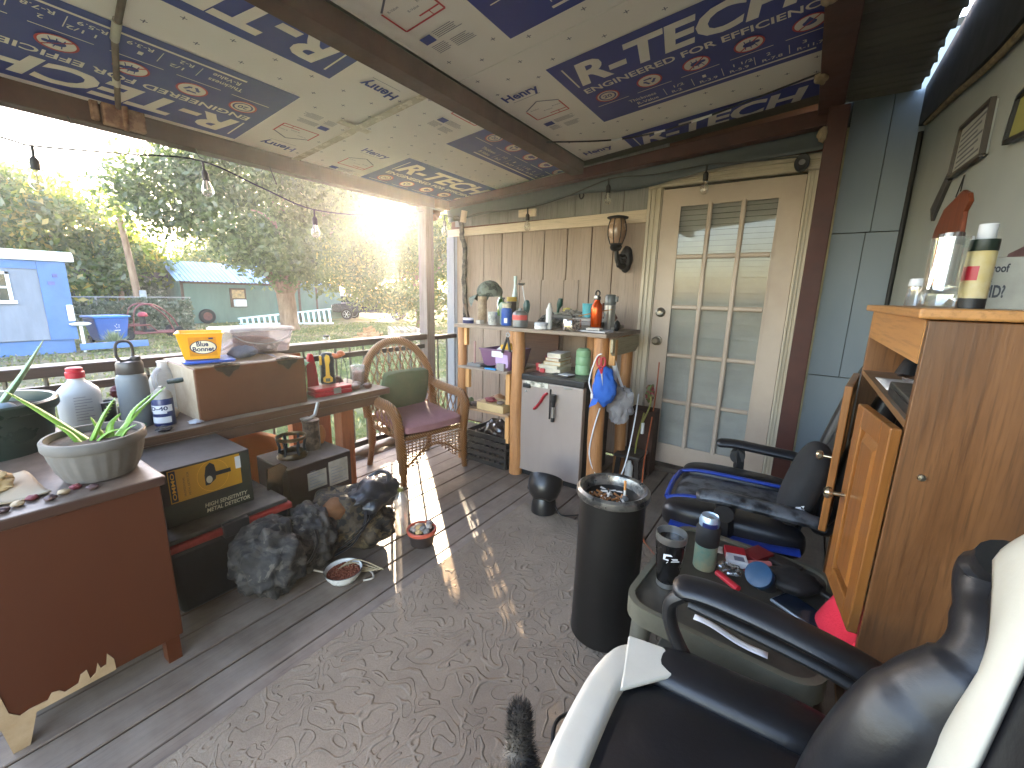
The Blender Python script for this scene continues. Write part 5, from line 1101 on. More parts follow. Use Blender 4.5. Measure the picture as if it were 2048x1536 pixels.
for i in range(5):
    o = MB().tube(smooth_path([(-1.72 + .02 * i, .98, .012 + .004 * i), (-1.62, 1.04 + .012 * i, .02 + .01 * i), (-1.54 + .01 * i, 1.12 + .01 * i, .015)], 4), .0035, 5).build('straw_stem', mat('dry_stem_%d' % i, '#8f8166', .8)); tag(o, 'dry stem lying among the pile between camouflage bag and backpack', 'stem', 'dry stems beside the kibble bowl')
# bowls, bottle
t = thing('kibble_bowl', 'white enamel bowl of red brown kibble on the deck', 'bowl', (-1.61, 1.02, .001))
MB().lathe([(.05, 0), (.06, .004), (.078, .03), (.083, .05), (.085, .052), (.080, .05), (.072, .028), (0, .012)], n=40).build('bowl', mat('white_enamel', '#c9c8c3', .25, var=.06), t); MB().lathe([(.0825, .0515), (.0855, .0515), (.0855, .0535), (.0825, .0535)], n=40).build('rim', mat('dark_enamel_rim', '#3d3a3a', .4), t)
mb = MB(); mb.lathe([(0, .03), (.05, .03), (.074, .034)], n=24)
for k in range(260):
    a = rng.random() * 2 * PI; r_ = .07 * rng.random() ** .5; mb.blob((r_ * math.cos(a), r_ * math.sin(a), .034 + .008 * rng.random()), (.0055, .0055, .004), k, .1, 1, 1)
tag(mb.build('kibble', mat('red_brown_kibble', '#6b3420', .85, c2='#84472c', scale=60), t), kind='stuff')
t = thing('stone_pot', 'small dark plant pot with red rim filled with pale stones', 'pot', (-1.53, 1.44, .001))
MB().lathe([(.055, 0), (.06, .003), (.072, .075), (.07, .076)], n=36).build('pot', mat('dark_brown_pot', '#2b2320', .5), t)
MB().lathe([(.072, .068), (.078, .07), (.08, .085), (.076, .09), (.068, .088), (.066, .07)], n=36).build('rim', mat('salmon_red_rim', '#b5543f', .45), t)
for k in range(14):
    a = k * 2.4; r_ = .052 * (k / 14) ** .5
    MB().blob((r_ * math.cos(a), r_ * math.sin(a), .078 + .012 * (k % 3)), (.017, .02, .014), k + 80, .25, 1.8, 3).build('stone', mat('pot_stone_%d' % k, ['#9c948a', '#6e6a66', '#b89a6a', '#8d7f78'][k % 4], .7), t, smooth=80)
t = thing('water_bottle', 'clear ribbed plastic water bottle standing on the deck, green cap', 'bottle', (-1.69, 1.44, .001))
prof = [(.03, 0), (.034, .004)]
for k in range(7): prof += [(.037, .02 + k * .024), (.0345, .032 + k * .024)]
prof += [(.037, .19), (.036, .205), (.026, .23), (.014, .25), (.0135, .262)]
MB().lathe(prof, n=30).build('body', glassy('bottle_pet', (.9, .89, .89), .3, .06, milky=.55, mcol='#d6d2ce'), t); MB().lathe([(.0155, .255), (.0158, .256), (.0158, .273), (0, .274)], n=20).build('cap', mat('olive_cap', '#7d7a3c', .4), t)
MB().lathe([(.0, .005), (.032, .006), (.034, .07), (0, .071)], n=24).build('water', glassy('water', (.9, .88, .86), .1, .02), t)
# ------------------------------------------------------------------ log shelf, fridge and everything on them
m_log = wood('peeled_log', '#8f5f38', '#c08a57', 'z', .5, scale=10, bump=.25)
m_ply = wood('grey_plywood', '#6e5f52', '#9c8a7a', 'x', .65, bump=.25, dust=.4)
m_pine = wood('fresh_pine_cleat', '#b8814a', '#d4a468', 'z', .6)
t = thing('log_shelf', 'rustic shelf of peeled log posts and plywood against the siding', 'shelf', (-1.6, 2.8, 0))
MB().add([(-2.2, 2.45, 1.065), (-.97, 2.45, 1.07), (-.93, 2.98, 1.07), (-2.2, 3.22, 1.065), (-2.2, 2.45, 1.09), (-.97, 2.45, 1.095), (-.93, 2.98, 1.095), (-2.2, 3.22, 1.09)], [(3, 2, 1, 0), (4, 5, 6, 7), (0, 1, 5, 4), (1, 2, 6, 5), (2, 3, 7, 6), (3, 0, 4, 7)]).build('top', m_ply, t, world=True, smooth=0, bevel=.003)
def log(x, y, z1, r):
    pts = [(x + .006 * math.sin(k * 1.3), y + .005 * math.cos(k * 1.7), z1 * k / 8) for k in range(9)]
    return MB().tube(pts, [r * (1.06 - .012 * k + .03 * math.sin(k * 2.1)) for k in range(9)], 18).build('post', m_log, t, world=True)
log(-2.17, 2.51, 1.063, .035); log(-1.645, 2.51, 1.064, .047); log(-1.02, 2.51, 1.066, .05); log(-1.3, 3.02, 1.066, .045); log(-2.12, 3.15, 1.06, .04); log(-1.0, 2.93, 1.066, .04)
MB().box(-2.135, -2.105, 2.49, 2.52, .93, 1.06).box(-.965, -.925, 2.50, 2.54, .90, 1.06).box(-2.12, -2.085, 2.49, 2.52, .60, .755).box(-1.735, -1.70, 2.49, 2.52, .52, .755).box(-1.735, -1.70, 2.49, 2.52, .22, .43).build('cleat', m_pine, t, world=True, smooth=0, bevel=.002)
MB().prism([(2.46, .985), (2.5, .96), (2.9, .955), (2.95, .99), (2.95, 1.066), (2.46, 1.066)], 'x', -.945, -.928).build('side_bracket', wood('cream_bracket_board', '#8f8469', '#b3a688', 'y', .7), t, world=True, smooth=0, bevel=.002)
MB().box(-2.16, -1.69, 2.44, 2.9, .757, .772).build('middle_board', m_ply, t, world=True, smooth=0, bevel=.002)
MB().box(-2.16, -1.69, 2.46, 2.95, .432, .448).build('lower_board', wood('pale_lower_board', '#8f6f50', '#b9946c', 'x', .6, dust=.4), t, world=True, smooth=0, bevel=.002)
MB().box(-2.2, -1.7, 3.22, 3.235, .1, 1.06).build('back_board', wood('dark_back_board', '#4a3226', '#5f4233', 'x', .8), t, world=True, smooth=0)
# fridge
m_inox = mat('scuffed_stainless_door', '#958880', .32, .3, c2='#a79a91', scale=2.5, stretch=(1, 1, .3), spec=.5)
t = thing('mini_fridge', 'scuffed stainless mini fridge with black top between the log posts', 'fridge', (-1.38, 2.8, 0))
MB().box(-1.592, -1.125, 2.56, 3.0, .03, .772).build('body', mat('black_fridge_case', '#141416', .4, dust=.4), t, world=True, smooth=0, bevel=.008)
MB().box(-1.6, -1.118, 2.495, 2.545, .05, .725).build('door', m_inox, t, world=True, smooth=0, bevel=.006)
MB().box(-1.603, -1.112, 2.49, 2.556, .7275, .771).build('top_trim', mat('black_top_trim', '#17181a', .4, dust=.3), t, world=True, smooth=0, bevel=.008)
MB().box(-1.59, -1.13, 2.53, 2.56, .0, .045).build('kick_plate', m_blk, t, world=True, smooth=0)
MB().box(-1.262, -1.205, 2.491, 2.4945, .705, .72).build('badge', m_steel, t, world=True, smooth=0)
MB().lathe([(.0, .010), (.008, .008), (.009, 0)], n=14, M=Mx((-1.56, 2.495, .648), (R(90), 0, 0))).build('pin', m_steel, t, world=True)
o = MB().box(-1.572, -1.38, 2.4905, 2.4935, .69, .7265).build('photo_strip', mat('snapshot_print', '#6d6a5c', .4, c2='#c9c3b4', scale=24, sharp=True), smooth=0); tag(o, 'small curled snapshot strip stuck on the fridge door under the black trim', 'photo')
o = MB().box(-1.58, -1.52, 2.478, 2.494, .675, .705).build('black_magnet', m_blk, bevel=.005); tag(o, 'small black block magnet on the upper left of the fridge door', 'magnet')
t = thing('red_pocketknife', 'red pocketknife held slanting on the fridge door', 'knife', (-1.43, 2.485, .595))
mb = MB(); mb.tube(smooth_path([(-1.485, 2.484, .53), (-1.46, 2.484, .555), (-1.43, 2.484, .595), (-1.405, 2.484, .64), (-1.38, 2.484, .66)], 5), [.012] + [.017] * 19 + [.011], 10, .55); mb.build('handle', m_redcap, t, world=True); MB().tube([(-1.455, 2.4735, .565), (-1.41, 2.4735, .63)], .0045, 6).build('inlay', m_blk, t, world=True)
t = thing('flashlight', 'slim black flashlight hung upright on the fridge door', 'flashlight', (-1.33, 2.475, .56))
MB().cyl((-1.325, 2.472, .47), (-1.325, 2.472, .60), .013, n=16).cyl((-1.325, 2.472, .60), (-1.325, 2.472, .625), .013, .02, n=16).cyl((-1.325, 2.472, .625), (-1.325, 2.472, .66), .02, n=16).build('body', m_blk, t, world=True); MB().cyl((-1.325, 2.472, .50), (-1.325, 2.472, .575), .0138, n=16).build('grip', m_steel, t, world=True); MB().box(-1.362, -1.355, 2.482, 2.4945, .48, .69).build('clip', m_blk, t, world=True)
# books over the fridge
ZF = .7745
z = ZF
for i, (w_, d_, h_, cl, dx, rz, lb) in enumerate(((.165, .2, .032, '#b9b2a6', 0, 3, 'thick white book at the bottom of the stack over the fridge'), (.16, .2, .022, '#c9c2b6', -.005, -4, 'thin white book second from the bottom over the fridge'), (.13, .19, .026, '#c9ad7c', .01, 5, 'tan book in the middle of the stack over the fridge'), (.11, .18, .024, '#a5703f', .02, -3, 'brown covered book second from the top over the fridge'), (.105, .17, .034, '#cfc9c8', .022, 4, 'white boxed book on top of the stack over the fridge'))):
    t = thing('book', lb, 'book', (-1.45 + dx, 2.72, z), R(rz), group='books stacked over the fridge')
    MB().box(-w_ / 2 + .003, w_ / 2 - .003, -d_ / 2 + .004, d_ / 2, .003, h_ - .003).build('pages', mat('book_pages_%d' % i, '#bfb6a4', .8), t, smooth=0)
    MB().box(-w_ / 2, w_ / 2, -d_ / 2, d_ / 2, 0, .0028).box(-w_ / 2, w_ / 2, -d_ / 2, d_ / 2, h_ - .0028, h_).box(-w_ / 2, -w_ / 2 + .003, -d_ / 2, d_ / 2, .0028, h_ - .0028).build('cover', mat('book_cover_%d' % i, cl, .5), t, smooth=0); z += h_ + .001
t = thing('sage_canister', 'stacked sage green canister beside the books over the fridge', 'canister', (-1.245, 2.74, ZF)); mb = MB(); mb.lathe([(.05, 0), (.053, .01), (.053, .06), (.049, .068), (.053, .076), (.053, .12), (.049, .128), (.052, .135), (.05, .17), (.035, .185), (0, .188)], n=30); mb.build('body', mat('sage_green_tin', '#7fa37c', .45, var=.1, dust=.3), t)
for i, (x_, y_, z_, cl, lb) in enumerate(((-1.56, 2.66, ZF + .029, '#c23a44', 'upper red block behind the log post'), (-1.555, 2.66, ZF, '#b9323d', 'lower red block behind the log post'), (-1.50, 2.62, ZF, '#cf4650', 'red block standing alone beside the books'))):
    o = MB().box(x_ - .017, x_ + .017, y_ - .017, y_ + .017, z_, z_ + .028).build('red_block', mat('red_block_%d' % i, cl, .5), bevel=.003); tag(o, lb, 'block', 'red blocks over the fridge')
o = MB().box(-1.58, -1.46, 2.78, 2.93, ZF, ZF + .10).build('maroon_box', mat('maroon_card_box', '#5d1f2c', .6), smooth=0, bevel=.003); tag(o, 'maroon box at the back over the fridge', 'box')
t = thing('notebook', 'dark notebook lying open edged at the front over the fridge', 'notebook', (-1.33, 2.60, ZF), R(-12)); MB().box(-.07, .07, -.04, .05, 0, .009).build('cover', m_blk, t, smooth=0, bevel=.002); MB().box(-.01, .075, -.035, .045, .0095, .013).build('pages', m_white, t, smooth=0)
# middle and lower shelf
m_purple = mat('mauve_bin_plastic', '#6d4a68', .45, var=.1)
t = thing('mauve_bin', 'mauve plastic bin with paper tag on the middle shelf', 'bin', (-1.83, 2.62, .7725)); frust(MB(), .115, .14, 0, .145, .11, .14).build('bin', m_purple, t, bevel=.01); MB().box(-.145, .145, -.147, -.138, .14, .152).build('rim', m_purple, t, bevel=.003)
mb = MB(); mb.add([(.0, -.132, .12), (.11, -.136, .115), (.12, -.137, .03), (.06, -.134, .0), (.0, -.13, .05)], [(0, 1, 2, 3, 4)]); mb.build('tag', mat('lilac_tag', '#a58bb5', .6), t, smooth=0)
MB().box(-.03, .07, -.1385, -.1365, .095, .14).build('barcode_label', m_white, t, smooth=0)
t = thing('staple_tool', 'yellow and white hand tool poking out of the mauve bin', 'tool', (-1.80, 2.62, .9)); MB().box(-1.84, -1.74, 2.56, 2.62, .915, .95).box(-1.8, -1.76, 2.55, 2.6, .945, .965).build('body', m_tyel, t, world=True, bevel=.006); MB().prism([(-1.9, .90), (-1.84, .94), (-1.74, .915), (-1.74, .89)], 'y', 2.575, 2.63).build('card', m_white, t, world=True)
t = thing('hand_gripper', 'black hand gripper with steel spring hung on the middle log', 'gripper', (-1.73, 2.45, .95)); mb = MB(); mb.tube([(-1.705, 2.455, 1.02), (-1.745, 2.455, .91)], [.008, .011], 10); mb.tube([(-1.695, 2.45, 1.02), (-1.675, 2.45, .92)], [.008, .011], 10); mb.build('grip', m_blk, t, world=True)
mb = MB(); mb.tube([(-1.70 + .014 * math.cos(a), 2.452 + .0008 * a, 1.04 + .014 * math.sin(a)) for a in [k * .5 for k in range(26)]], .003, 6); mb.build('spring', m_steel, t, world=True)
t = thing('candle_stick', 'thin pinkish candle in a flat holder on the middle shelf', 'candle', (-2.05, 2.52, .7725)); MB().cyl((0, 0, .02), (0, 0, .19), .009, n=12).build('candle', mat('pink_wax', '#a5827c', .5), t); MB().box(-.05, .08, -.035, .035, 0, .022).build('holder', mat('grey_tray_plastic', '#6a6a6a', .4), t, bevel=.004)
o = MB().lathe([(.03, 0), (.06, .02), (.065, .03), (.055, .03), (0, .012)], c=(-1.90, 2.50, .7725), n=24).build('black_dish', m_blk); tag(o, 'black shallow dish in the middle of the middle shelf', 'dish')
o = MB().box(-1.90, -1.80, 2.447, 2.475, .7725, .785).build('blue_lighter', mat('sky_blue_plastic', '#3f93cf', .35), bevel=.004); tag(o, 'sky blue lighter on the front edge of the middle shelf', 'lighter')
o = MB().box(-1.80, -1.735, 2.46, 2.53, .7725, .825).build('grey_box', mat('grey_card_box', '#8d8781', .6), smooth=0, bevel=.002); tag(o, 'small grey box at the right end of the middle shelf', 'box')
o = MB().box(-1.99, -1.74, 2.47, 2.66, .4485, .505).build('cream_box', mat('cream_cardboard', '#c0a474', .7, c2='#a98f63', scale=5), smooth=0, bevel=.003); tag(o, 'cream cardboard box on the lower shelf', 'box')
for i, (x_, y_, z_, r_, cl) in enumerate(((-1.9, 2.53, .525, (.05, .035, .02), '#7a2f35'), (-1.80, 2.52, .516, (.03, .03, .012), '#6d5c50'), (-1.77, 2.6, .517, (.035, .03, .013), '#85705e'), (-2.06, 2.53, .464, (.045, .035, .017), '#4b3a33'), (-1.97, 2.74, .485, (.05, .05, .035), '#9a6d48'), (-2.12, 2.56, .475, (.025, .025, .028), '#8b9a78'))):
    o = MB().blob((x_, y_, z_), r_, 90 + i, .25).build('keepsake_stone', mat('keepsake_%d' % i, cl, .5, c2=None, bump=.2), smooth=80); tag(o, ['dark red stone on the cream box', 'small brown stone at the front of the cream box', 'tan stone at the back of the cream box', 'dark stone at the left end of the lower shelf', 'round orange brown gourd at the back of the lower shelf', 'small pale green ball at the left end of the lower shelf'][i], 'stone')
o = MB().box(-1.96, -1.84, 2.80, 2.84, .4485, .63).build('wooden_picture', wood('brown_frame_wood', '#5a4434', '#7c624c', 'z', .6), smooth=0, bevel=.003); tag(o, 'brown wooden frame standing at the back of the lower shelf', 'frame')
# crate
m_crate = mat('black_crate_plastic', '#1d1b1a', .5, var=.35, scale=6, dust=.3)
t = thing('milk_crate', 'black slatted plastic crate under the lower shelf', 'crate', (-1.92, 2.66, .001), R(-2))
mb = MB(); w_, d_, h_ = .20, .16, .25
for z_ in (.0, .055, .11, .165, .215):
    for s_ in (-1, 1): mb.box(-w_, w_, s_ * d_ - .007, s_ * d_ + .007, z_, z_ + .035); mb.box(s_ * w_ - .007, s_ * w_ + .007, -d_ + .008, d_ - .008, z_, z_ + .035)
for k in range(9):
    x_ = -w_ + 2 * w_ * k / 8
    for s_ in (-1, 1): mb.box(x_ - .007, x_ + .007, s_ * d_ - .0045, s_ * d_ + .0045, .035, .216)
for k in range(1, 7):
    y_ = -d_ + 2 * d_ * k / 7
    for s_ in (-1, 1): mb.box(s_ * w_ - .0045, s_ * w_ + .0045, y_ - .006, y_ + .006, .035, .216)
mb.box(-w_ + .008, w_ - .008, -d_ + .008, d_ - .008, .004, .012); mb.build('crate', m_crate, t, smooth=0)
o = MB().blob((-1.92, 2.68, .2), (.14, .11, .11), 22, .45, 2.2, 4).build('crumpled_bag', glassy('dark_cellophane', (.55, .52, .5), .16, .15, milky=.75, mcol='#4a4340'), smooth=60); tag(o, 'crumpled dark shiny bag stuffed in the black crate', 'bag')

# shelf top things
ZT = 1.0965
def vess(name, label, cat, x, y, prof, m, z=ZT, n=26, group=None, rz=0, part='body', **kw):
    t = thing(name, label, cat, (x, y, z), rz, group); MB().lathe(prof, n=n, **kw).build(part, m, t); return t
t = vess('tall_brown_can', 'tall brown speckled can holding the cap at the left end', 'can', -2.06, 2.62, [(.033, 0), (.036, .004), (.036, .2), (.033, .205), (0, .205)], mat('speckled_brown_can', '#6b5743', .5, c2='#a08c70', scale=26))
m_capg = camo('grey_green_cap_cloth', '#39423c', '#4b564d', '#2d3531', '#55615a', .85)
t = thing('baseball_hat', 'grey green ball cap resting on the tall brown can', 'cap', (-2.05, 2.64, ZT + .2))
MB().blob((.03, .02, .035), (.10, .10, .085), 2, .06, 1.4, 4, flatz=-.03).build('crown', m_capg, t, smooth=80)
MB().surf(lambda u, v: (-.02 - .14 * v * math.sin(PI * (.14 + .72 * u)), -.07 + .17 * u, .022 - .03 * v * v - .3 * (u - .5) ** 2 * v), 16, 8).build('brim', m_capg, t)
vess('green_bottle', 'bright green glass bottle behind the grey tumbler', 'bottle', -2.03, 2.82, [(.028, 0), (.031, .005), (.031, .16), (.014, .2), (.013, .235), (0, .236)], glassy('green_glass', (.25, .55, .15), .15, .05))
vess('grey_tumbler', 'small grey patterned glass at the shelf front edge', 'glass', -1.87, 2.50, [(.027, 0), (.03, .003), (.034, .095), (.031, .095), (.027, .01), (0, .009)], mat('grey_patterned_glass', '#8b8f8c', .3, c2='#b3b5b0', scale=30, sharp=True))
t = vess('soap_pump', 'small pale green pump bottle behind the grey tumbler', 'bottle', -1.86, 2.62, [(.025, 0), (.026, .1), (.03, .105), (.033, .14), (.025, .16), (.01, .165)], mat('pale_green_plastic', '#7f9583', .35)); MB().cyl((0, 0, .165), (0, 0, .19), .005).box(-.03, .008, -.006, .006, .188, .198).build('pump', m_blk, t)
t = vess('blue_bottle', 'blue bottle with cream cap near the gas canister', 'bottle', -1.78, 2.55, [(.036, 0), (.039, .004), (.039, .115), (.03, .125), (.0, .125)], mat('cobalt_bottle', '#2c55a8', .35)); MB().lathe([(.031, .125), (.032, .126), (.032, .145), (.034, .146), (.034, .158), (0, .159)], n=26).build('cap', mat('cream_lid', '#a8a088', .5), t)
mb = MB(); Ml = plane_M((.018, -.0365, 0), (1, .45, 0), (0, 0, 1)); flat(mb, Ml, -.012, .012, .02, .055, .002); mb.build('barcode_label', m_white, t, smooth=0)
vess('yellow_lid_jar', 'dark jar with yellow lid at the back of the shelf', 'jar', -1.99, 2.92, [(.037, 0), (.039, .003), (.039, .165), (0, .166)], mat('dark_jar', '#2f2c2a', .4)); 
o = MB().lathe([(.041, 0), (.042, .002), (.042, .035), (0, .036)], c=(-1.99, 2.92, ZT + .1665), n=26).build('lid', mat('mustard_lid', '#b59a45', .5)); o.parent = [q for q in bpy.data.objects if q.name.startswith('yellow_lid_jar')][0]; o.matrix_parent_inverse = world_matrix(o.parent).inverted()
vess('slim_bottle', 'tall slim frosted bottle standing against the siding', 'bottle', -2.08, 3.1, [(.034, 0), (.036, .004), (.036, .12), (.03, .18), (.013, .28), (.012, .33), (.0145, .332), (.0145, .375), (0, .376)], mat('frosted_pale_glass', '#a9bdbb', .25, c2='#c5d2cf', scale=4, spec=.7))
t = vess('gas_canister', 'squat grey camping gas canister with red label band', 'canister', -1.63, 2.50, [(.048, 0), (.053, .004), (.054, .085), (.049, .1), (.035, .112), (.015, .116), (.014, .128), (0, .128)], mat('grey_gas_steel', '#6f7274', .35, .4, c2='#5c5f61', scale=4)); mb = MB(); wrap_label(mb, .0545, R(-150), R(10), .05, .084, 20); mb.build('label', mat('red_canister_label', '#b8433f', .4), t)
vess('dark_bulb_tool', 'dark green oval bulb tool standing behind the gas canister', 'tool', -1.68, 2.66, [(.012, 0), (.014, .09), (.022, .11), (.026, .15), (.016, .18), (0, .186)], mat('dark_teal_bulb', '#2b4a48', .35))
t = thing('ladle', 'steel ladle with small bowl end rising behind the gas canister', 'ladle', (-1.75, 2.75, ZT)); MB().tube([(0.02, 0, .0), (.0, 0, .15), (-.03, 0, .29)], .0032, 6).build('handle', m_steel, t); MB().lathe([(0, -.012), (.022, -.006), (.03, .006)], c=(-.04, 0, .3), n=18).build('bowl', m_steel, t)
t = thing('green_brush', 'green handled brush standing in a pale cup at the back', 'brush', (-1.62, 3.02, ZT)); MB().lathe([(.03, 0), (.034, .09), (.031, .09), (0, .01)], n=20).build('cup', mat('pale_cup', '#8d9284', .5), t); MB().tube([(.0, 0, .03), (.01, 0, .12), (.02, 0, .15), (.026, 0, .2)], [.008, .012, .024, .016], 12).build('handle', mat('bottle_green_handle', '#23443a', .35), t)
vess('white_tube', 'slim white spray tube at the middle of the shelf front', 'spray bottle', -1.40, 2.50, [(.02, 0), (.022, .004), (.021, .13), (.012, .148), (.011, .16), (.007, .162), (.006, .172), (0, .173)], m_wplast)
t = vess('white_jar', 'low wide white jar at the shelf front edge', 'jar', -1.44, 2.47, [(.042, 0), (.045, .003), (.045, .022), (.042, .024)], m_white); MB().lathe([(.046, .0245), (.047, .026), (.047, .042), (.043, .045), (0, .045)], n=26).build('lid', mat('grey_white_lid', '#a9acb5', .4), t)
t = vess('button_jar', 'clear round jar of small brown and white beads', 'jar', -1.23, 2.50, [(.058, 0), (.062, .004), (.064, .055), (.058, .075), (.055, .076)], glassy('jar_glass', (.9, .9, .9), .12, .05))
mb = MB()
for k in range(200):
    a = rng.random() * 2 * PI; r_ = .054 * rng.random() ** .5; mb.blob((r_ * math.cos(a), r_ * math.sin(a), .006 + .082 * rng.random() * (1 - .4 * r_ / .054)), (.008, .008, .006), k, .2, 1, 1)
tag(mb.build('beads', mat('mixed_beads', '#4a3128', .5, c2='#a89a90', scale=70, sharp=True), t), kind='stuff')
t = vess('teal_mug', 'turquoise enamel mug on the heap of papers', 'mug', -1.28, 2.86, [(.04, 0), (.043, .003), (.046, .095), (.0465, .098), (.043, .098), (.04, .01), (0, .009)], mat('turquoise_enamel', '#4b9aa5', .3, var=.08), z=ZT + .0725); MB().tube(smooth_path([(.044, 0, .08), (.07, 0, .075), (.072, 0, .03), (.043, 0, .02)], 5), .006, 8).build('handle', mat('teal_handle', '#3f8792', .3), t)
t = vess('orange_flask', 'shiny orange metal flask with loop cap at the right end', 'flask', -1.115, 2.62, [(.034, 0), (.037, .004), (.038, .14), (.034, .165), (.02, .185), (.018, .2)], mat('orange_anodised', '#c14a14', .22, .6, var=.1)); MB().lathe([(.02, .2), (.021, .201), (.021, .222), (0, .223)], n=20).tube([(.014 * math.cos(a), 0, .24 + .018 * math.sin(a)) for a in [k * 2 * PI / 14 for k in range(15)]], .005, 8).build('cap', m_blk, t); MB().lathe([(0, .012), (.012, .01), (.012, 0)], n=14, M=Mx((0, -.02, .215), (R(90), 0, 0))).build('badge', m_steel, t)
t = vess('steel_thermos', 'brushed steel thermos with grey lid behind the orange flask', 'thermos', -1.08, 2.76, [(.035, 0), (.037, .004), (.037, .165), (0, .166)], m_steel); MB().lathe([(.038, .166), (.0385, .168), (.0385, .22), (.03, .235), (0, .238)], n=24).box(.03, .05, -.012, .012, .19, .225).build('lid', mat('smoky_lid', '#5a5c5b', .3), t)
o = MB().blob((-1.0, 2.70, ZT + .035), (.018, .03, .035), 4, .1).build('black_puck', m_blk, smooth=80); tag(o, 'round black puck leaning beside the thermos', 'puck')
for i, (a, lb) in enumerate((((-1.36, -1.05, 2.72, 3.0, 0, .024), 'thick stack of grey papers under the turquoise mug'), ((-1.39, -1.1, 2.70, 2.93, .025, .05), 'crooked stack of magazines in the heap under the turquoise mug'), ((-1.35, -1.12, 2.74, 2.95, .051, .0715), 'topmost folded papers under the turquoise mug'), ((-1.155, -.985, 2.48, 2.60, 0, .012), 'white envelope at the right front edge of the shelf'), ((-1.13, -1.03, 2.505, 2.59, .013, .026), 'thin white box on the envelope'))):
    x0_, x1_, y0_, y1_, z0_, z1_ = a
    if i == 4: x1_ = -1.04; y0_ = 2.5; y1_ = 2.57; 
    o = MB().box(-(x1_ - x0_) / 2, (x1_ - x0_) / 2, -(y1_ - y0_) / 2, (y1_ - y0_) / 2, z0_ + .0006, z1_).build('papers', mat('paper_stack_%d' % i, ['#7d7873', '#8a8480', '#a39d98', '#a9a7ab', '#bdb8b2'][i], .7, bump=.3, bscale=150, stretch=(.2, .2, 6)), smooth=0, bevel=.002); o.location = ((x0_ + x1_) / 2, (y0_ + y1_) / 2, ZT); o.rotation_euler = (0, 0, R([6, -9, 12, -4, 3][i])); tag(o, lb, 'papers')
t = thing('paint_stirrer', 'pale wooden stick lying slanted over the bead jar', 'stick', (-1.15, 2.62, ZT)); MB().bar((-1.22, 2.58, ZT + .094), (-1.06, 2.74, ZT + .14), .018, .004).build('stick', m_pine, t, world=True)
o = MB().surf(lambda u, v: (-1.20 + .1 * u, 2.93 + .03 * math.sin(u * 6 + v * 5), ZT + .06 + .11 * v * (1 - .4 * u) + .01 * math.sin(u * 11)), 14, 10).build('brown_leaf', mat('dry_brown_leaf', '#5b2f20', .7)); o.modifiers.new('s', 'SOLIDIFY').thickness = .006; tag(o, 'curled dark brown leather scrap behind the turquoise mug', 'leather')
for i, (x_, y_, z_, r_, cl, lb) in enumerate(((-1.55, 2.80, .045, (.07, .06, .045), '#4f4a44', 'lumpy grey junk at the back middle of the shelf'), (-1.46, 2.68, .03, (.06, .05, .03), '#5c5a55', 'low grey junk beside the white tube'), (-1.43, 2.92, .06, (.09, .05, .06), '#6a6259', 'dusty heap at the back near the mug'), (-1.36, 2.78, .03, (.05, .04, .03), '#4a3f38', 'dark lump left of the paper heap'), (-1.53, 2.64, .03, (.035, .03, .03), '#201f1f', 'black lump right behind the gas canister'), (-1.50, 2.95, .115, (.03, .02, .016), '#a89a50', 'small yellow scrap on the dusty heap'))):
    o = MB().blob((x_, y_, ZT + z_), r_, 110 + i, .5, 2.6, 4).build('odds_and_ends', mat('odds_%d' % i, cl, .7, c2=None, bump=.4, var=.5, scale=22), smooth=50); tag(o, lb, 'junk')
t = thing('radio', 'small grey box shaped radio with antenna among the junk', 'radio', (-1.47, 2.80, ZT), R(8)); MB().box(-.09, .10, -.03, .03, 0, .085).build('body', mat('grey_radio', '#57544f', .5, dust=.5), t, bevel=.006); MB().box(-.06, .03, -.0325, -.0305, .02, .065).build('grille', m_blk, t); MB().tube([(.09, 0, .085), (.14, 0, .095), (.19, -.01, .07)], .003, 6).build('antenna', m_steel, t)
for i, (x_, y_, w_, h_, cl, lb) in enumerate(((-2.0, 2.52, .04, .028, '#a8a39b', 'small cream box at the shelf front beside the tumbler'), (-1.99, 2.70, .05, .055, '#aeb4b8', 'small white carton between can and tumbler'))):
    o = MB().box(x_ - w_ / 2, x_ + w_ / 2, y_ - .025, y_ + .025, ZT, ZT + h_).build('small_box', mat('small_box_%d' % i, cl, .6), smooth=0, bevel=.002); tag(o, lb, 'box')
t = thing('blue_tin', 'flat navy tin with pale lid at the left end of the shelf', 'tin', (-2.1, 2.5, ZT)); MB().lathe([(.045, 0), (.048, .004), (.048, .025), (.0, .026)], n=26, sy=.7).build('body', m_navy, t); MB().lathe([(.046, .026), (.046, .04), (0, .041)], n=26, sy=.65).build('lid', mat('pale_lilac_lid', '#b7b4c6', .5), t)
t = thing('paint_knife', 'knife with brown handle stuck upright at the left end', 'knife', (-2.13, 2.55, ZT)); MB().bar((-2.115, 2.52, ZT + .042), (-2.165, 2.53, ZT + .14), .02, .012).build('handle', mat('brown_handle', '#4a382e', .5), t, world=True)

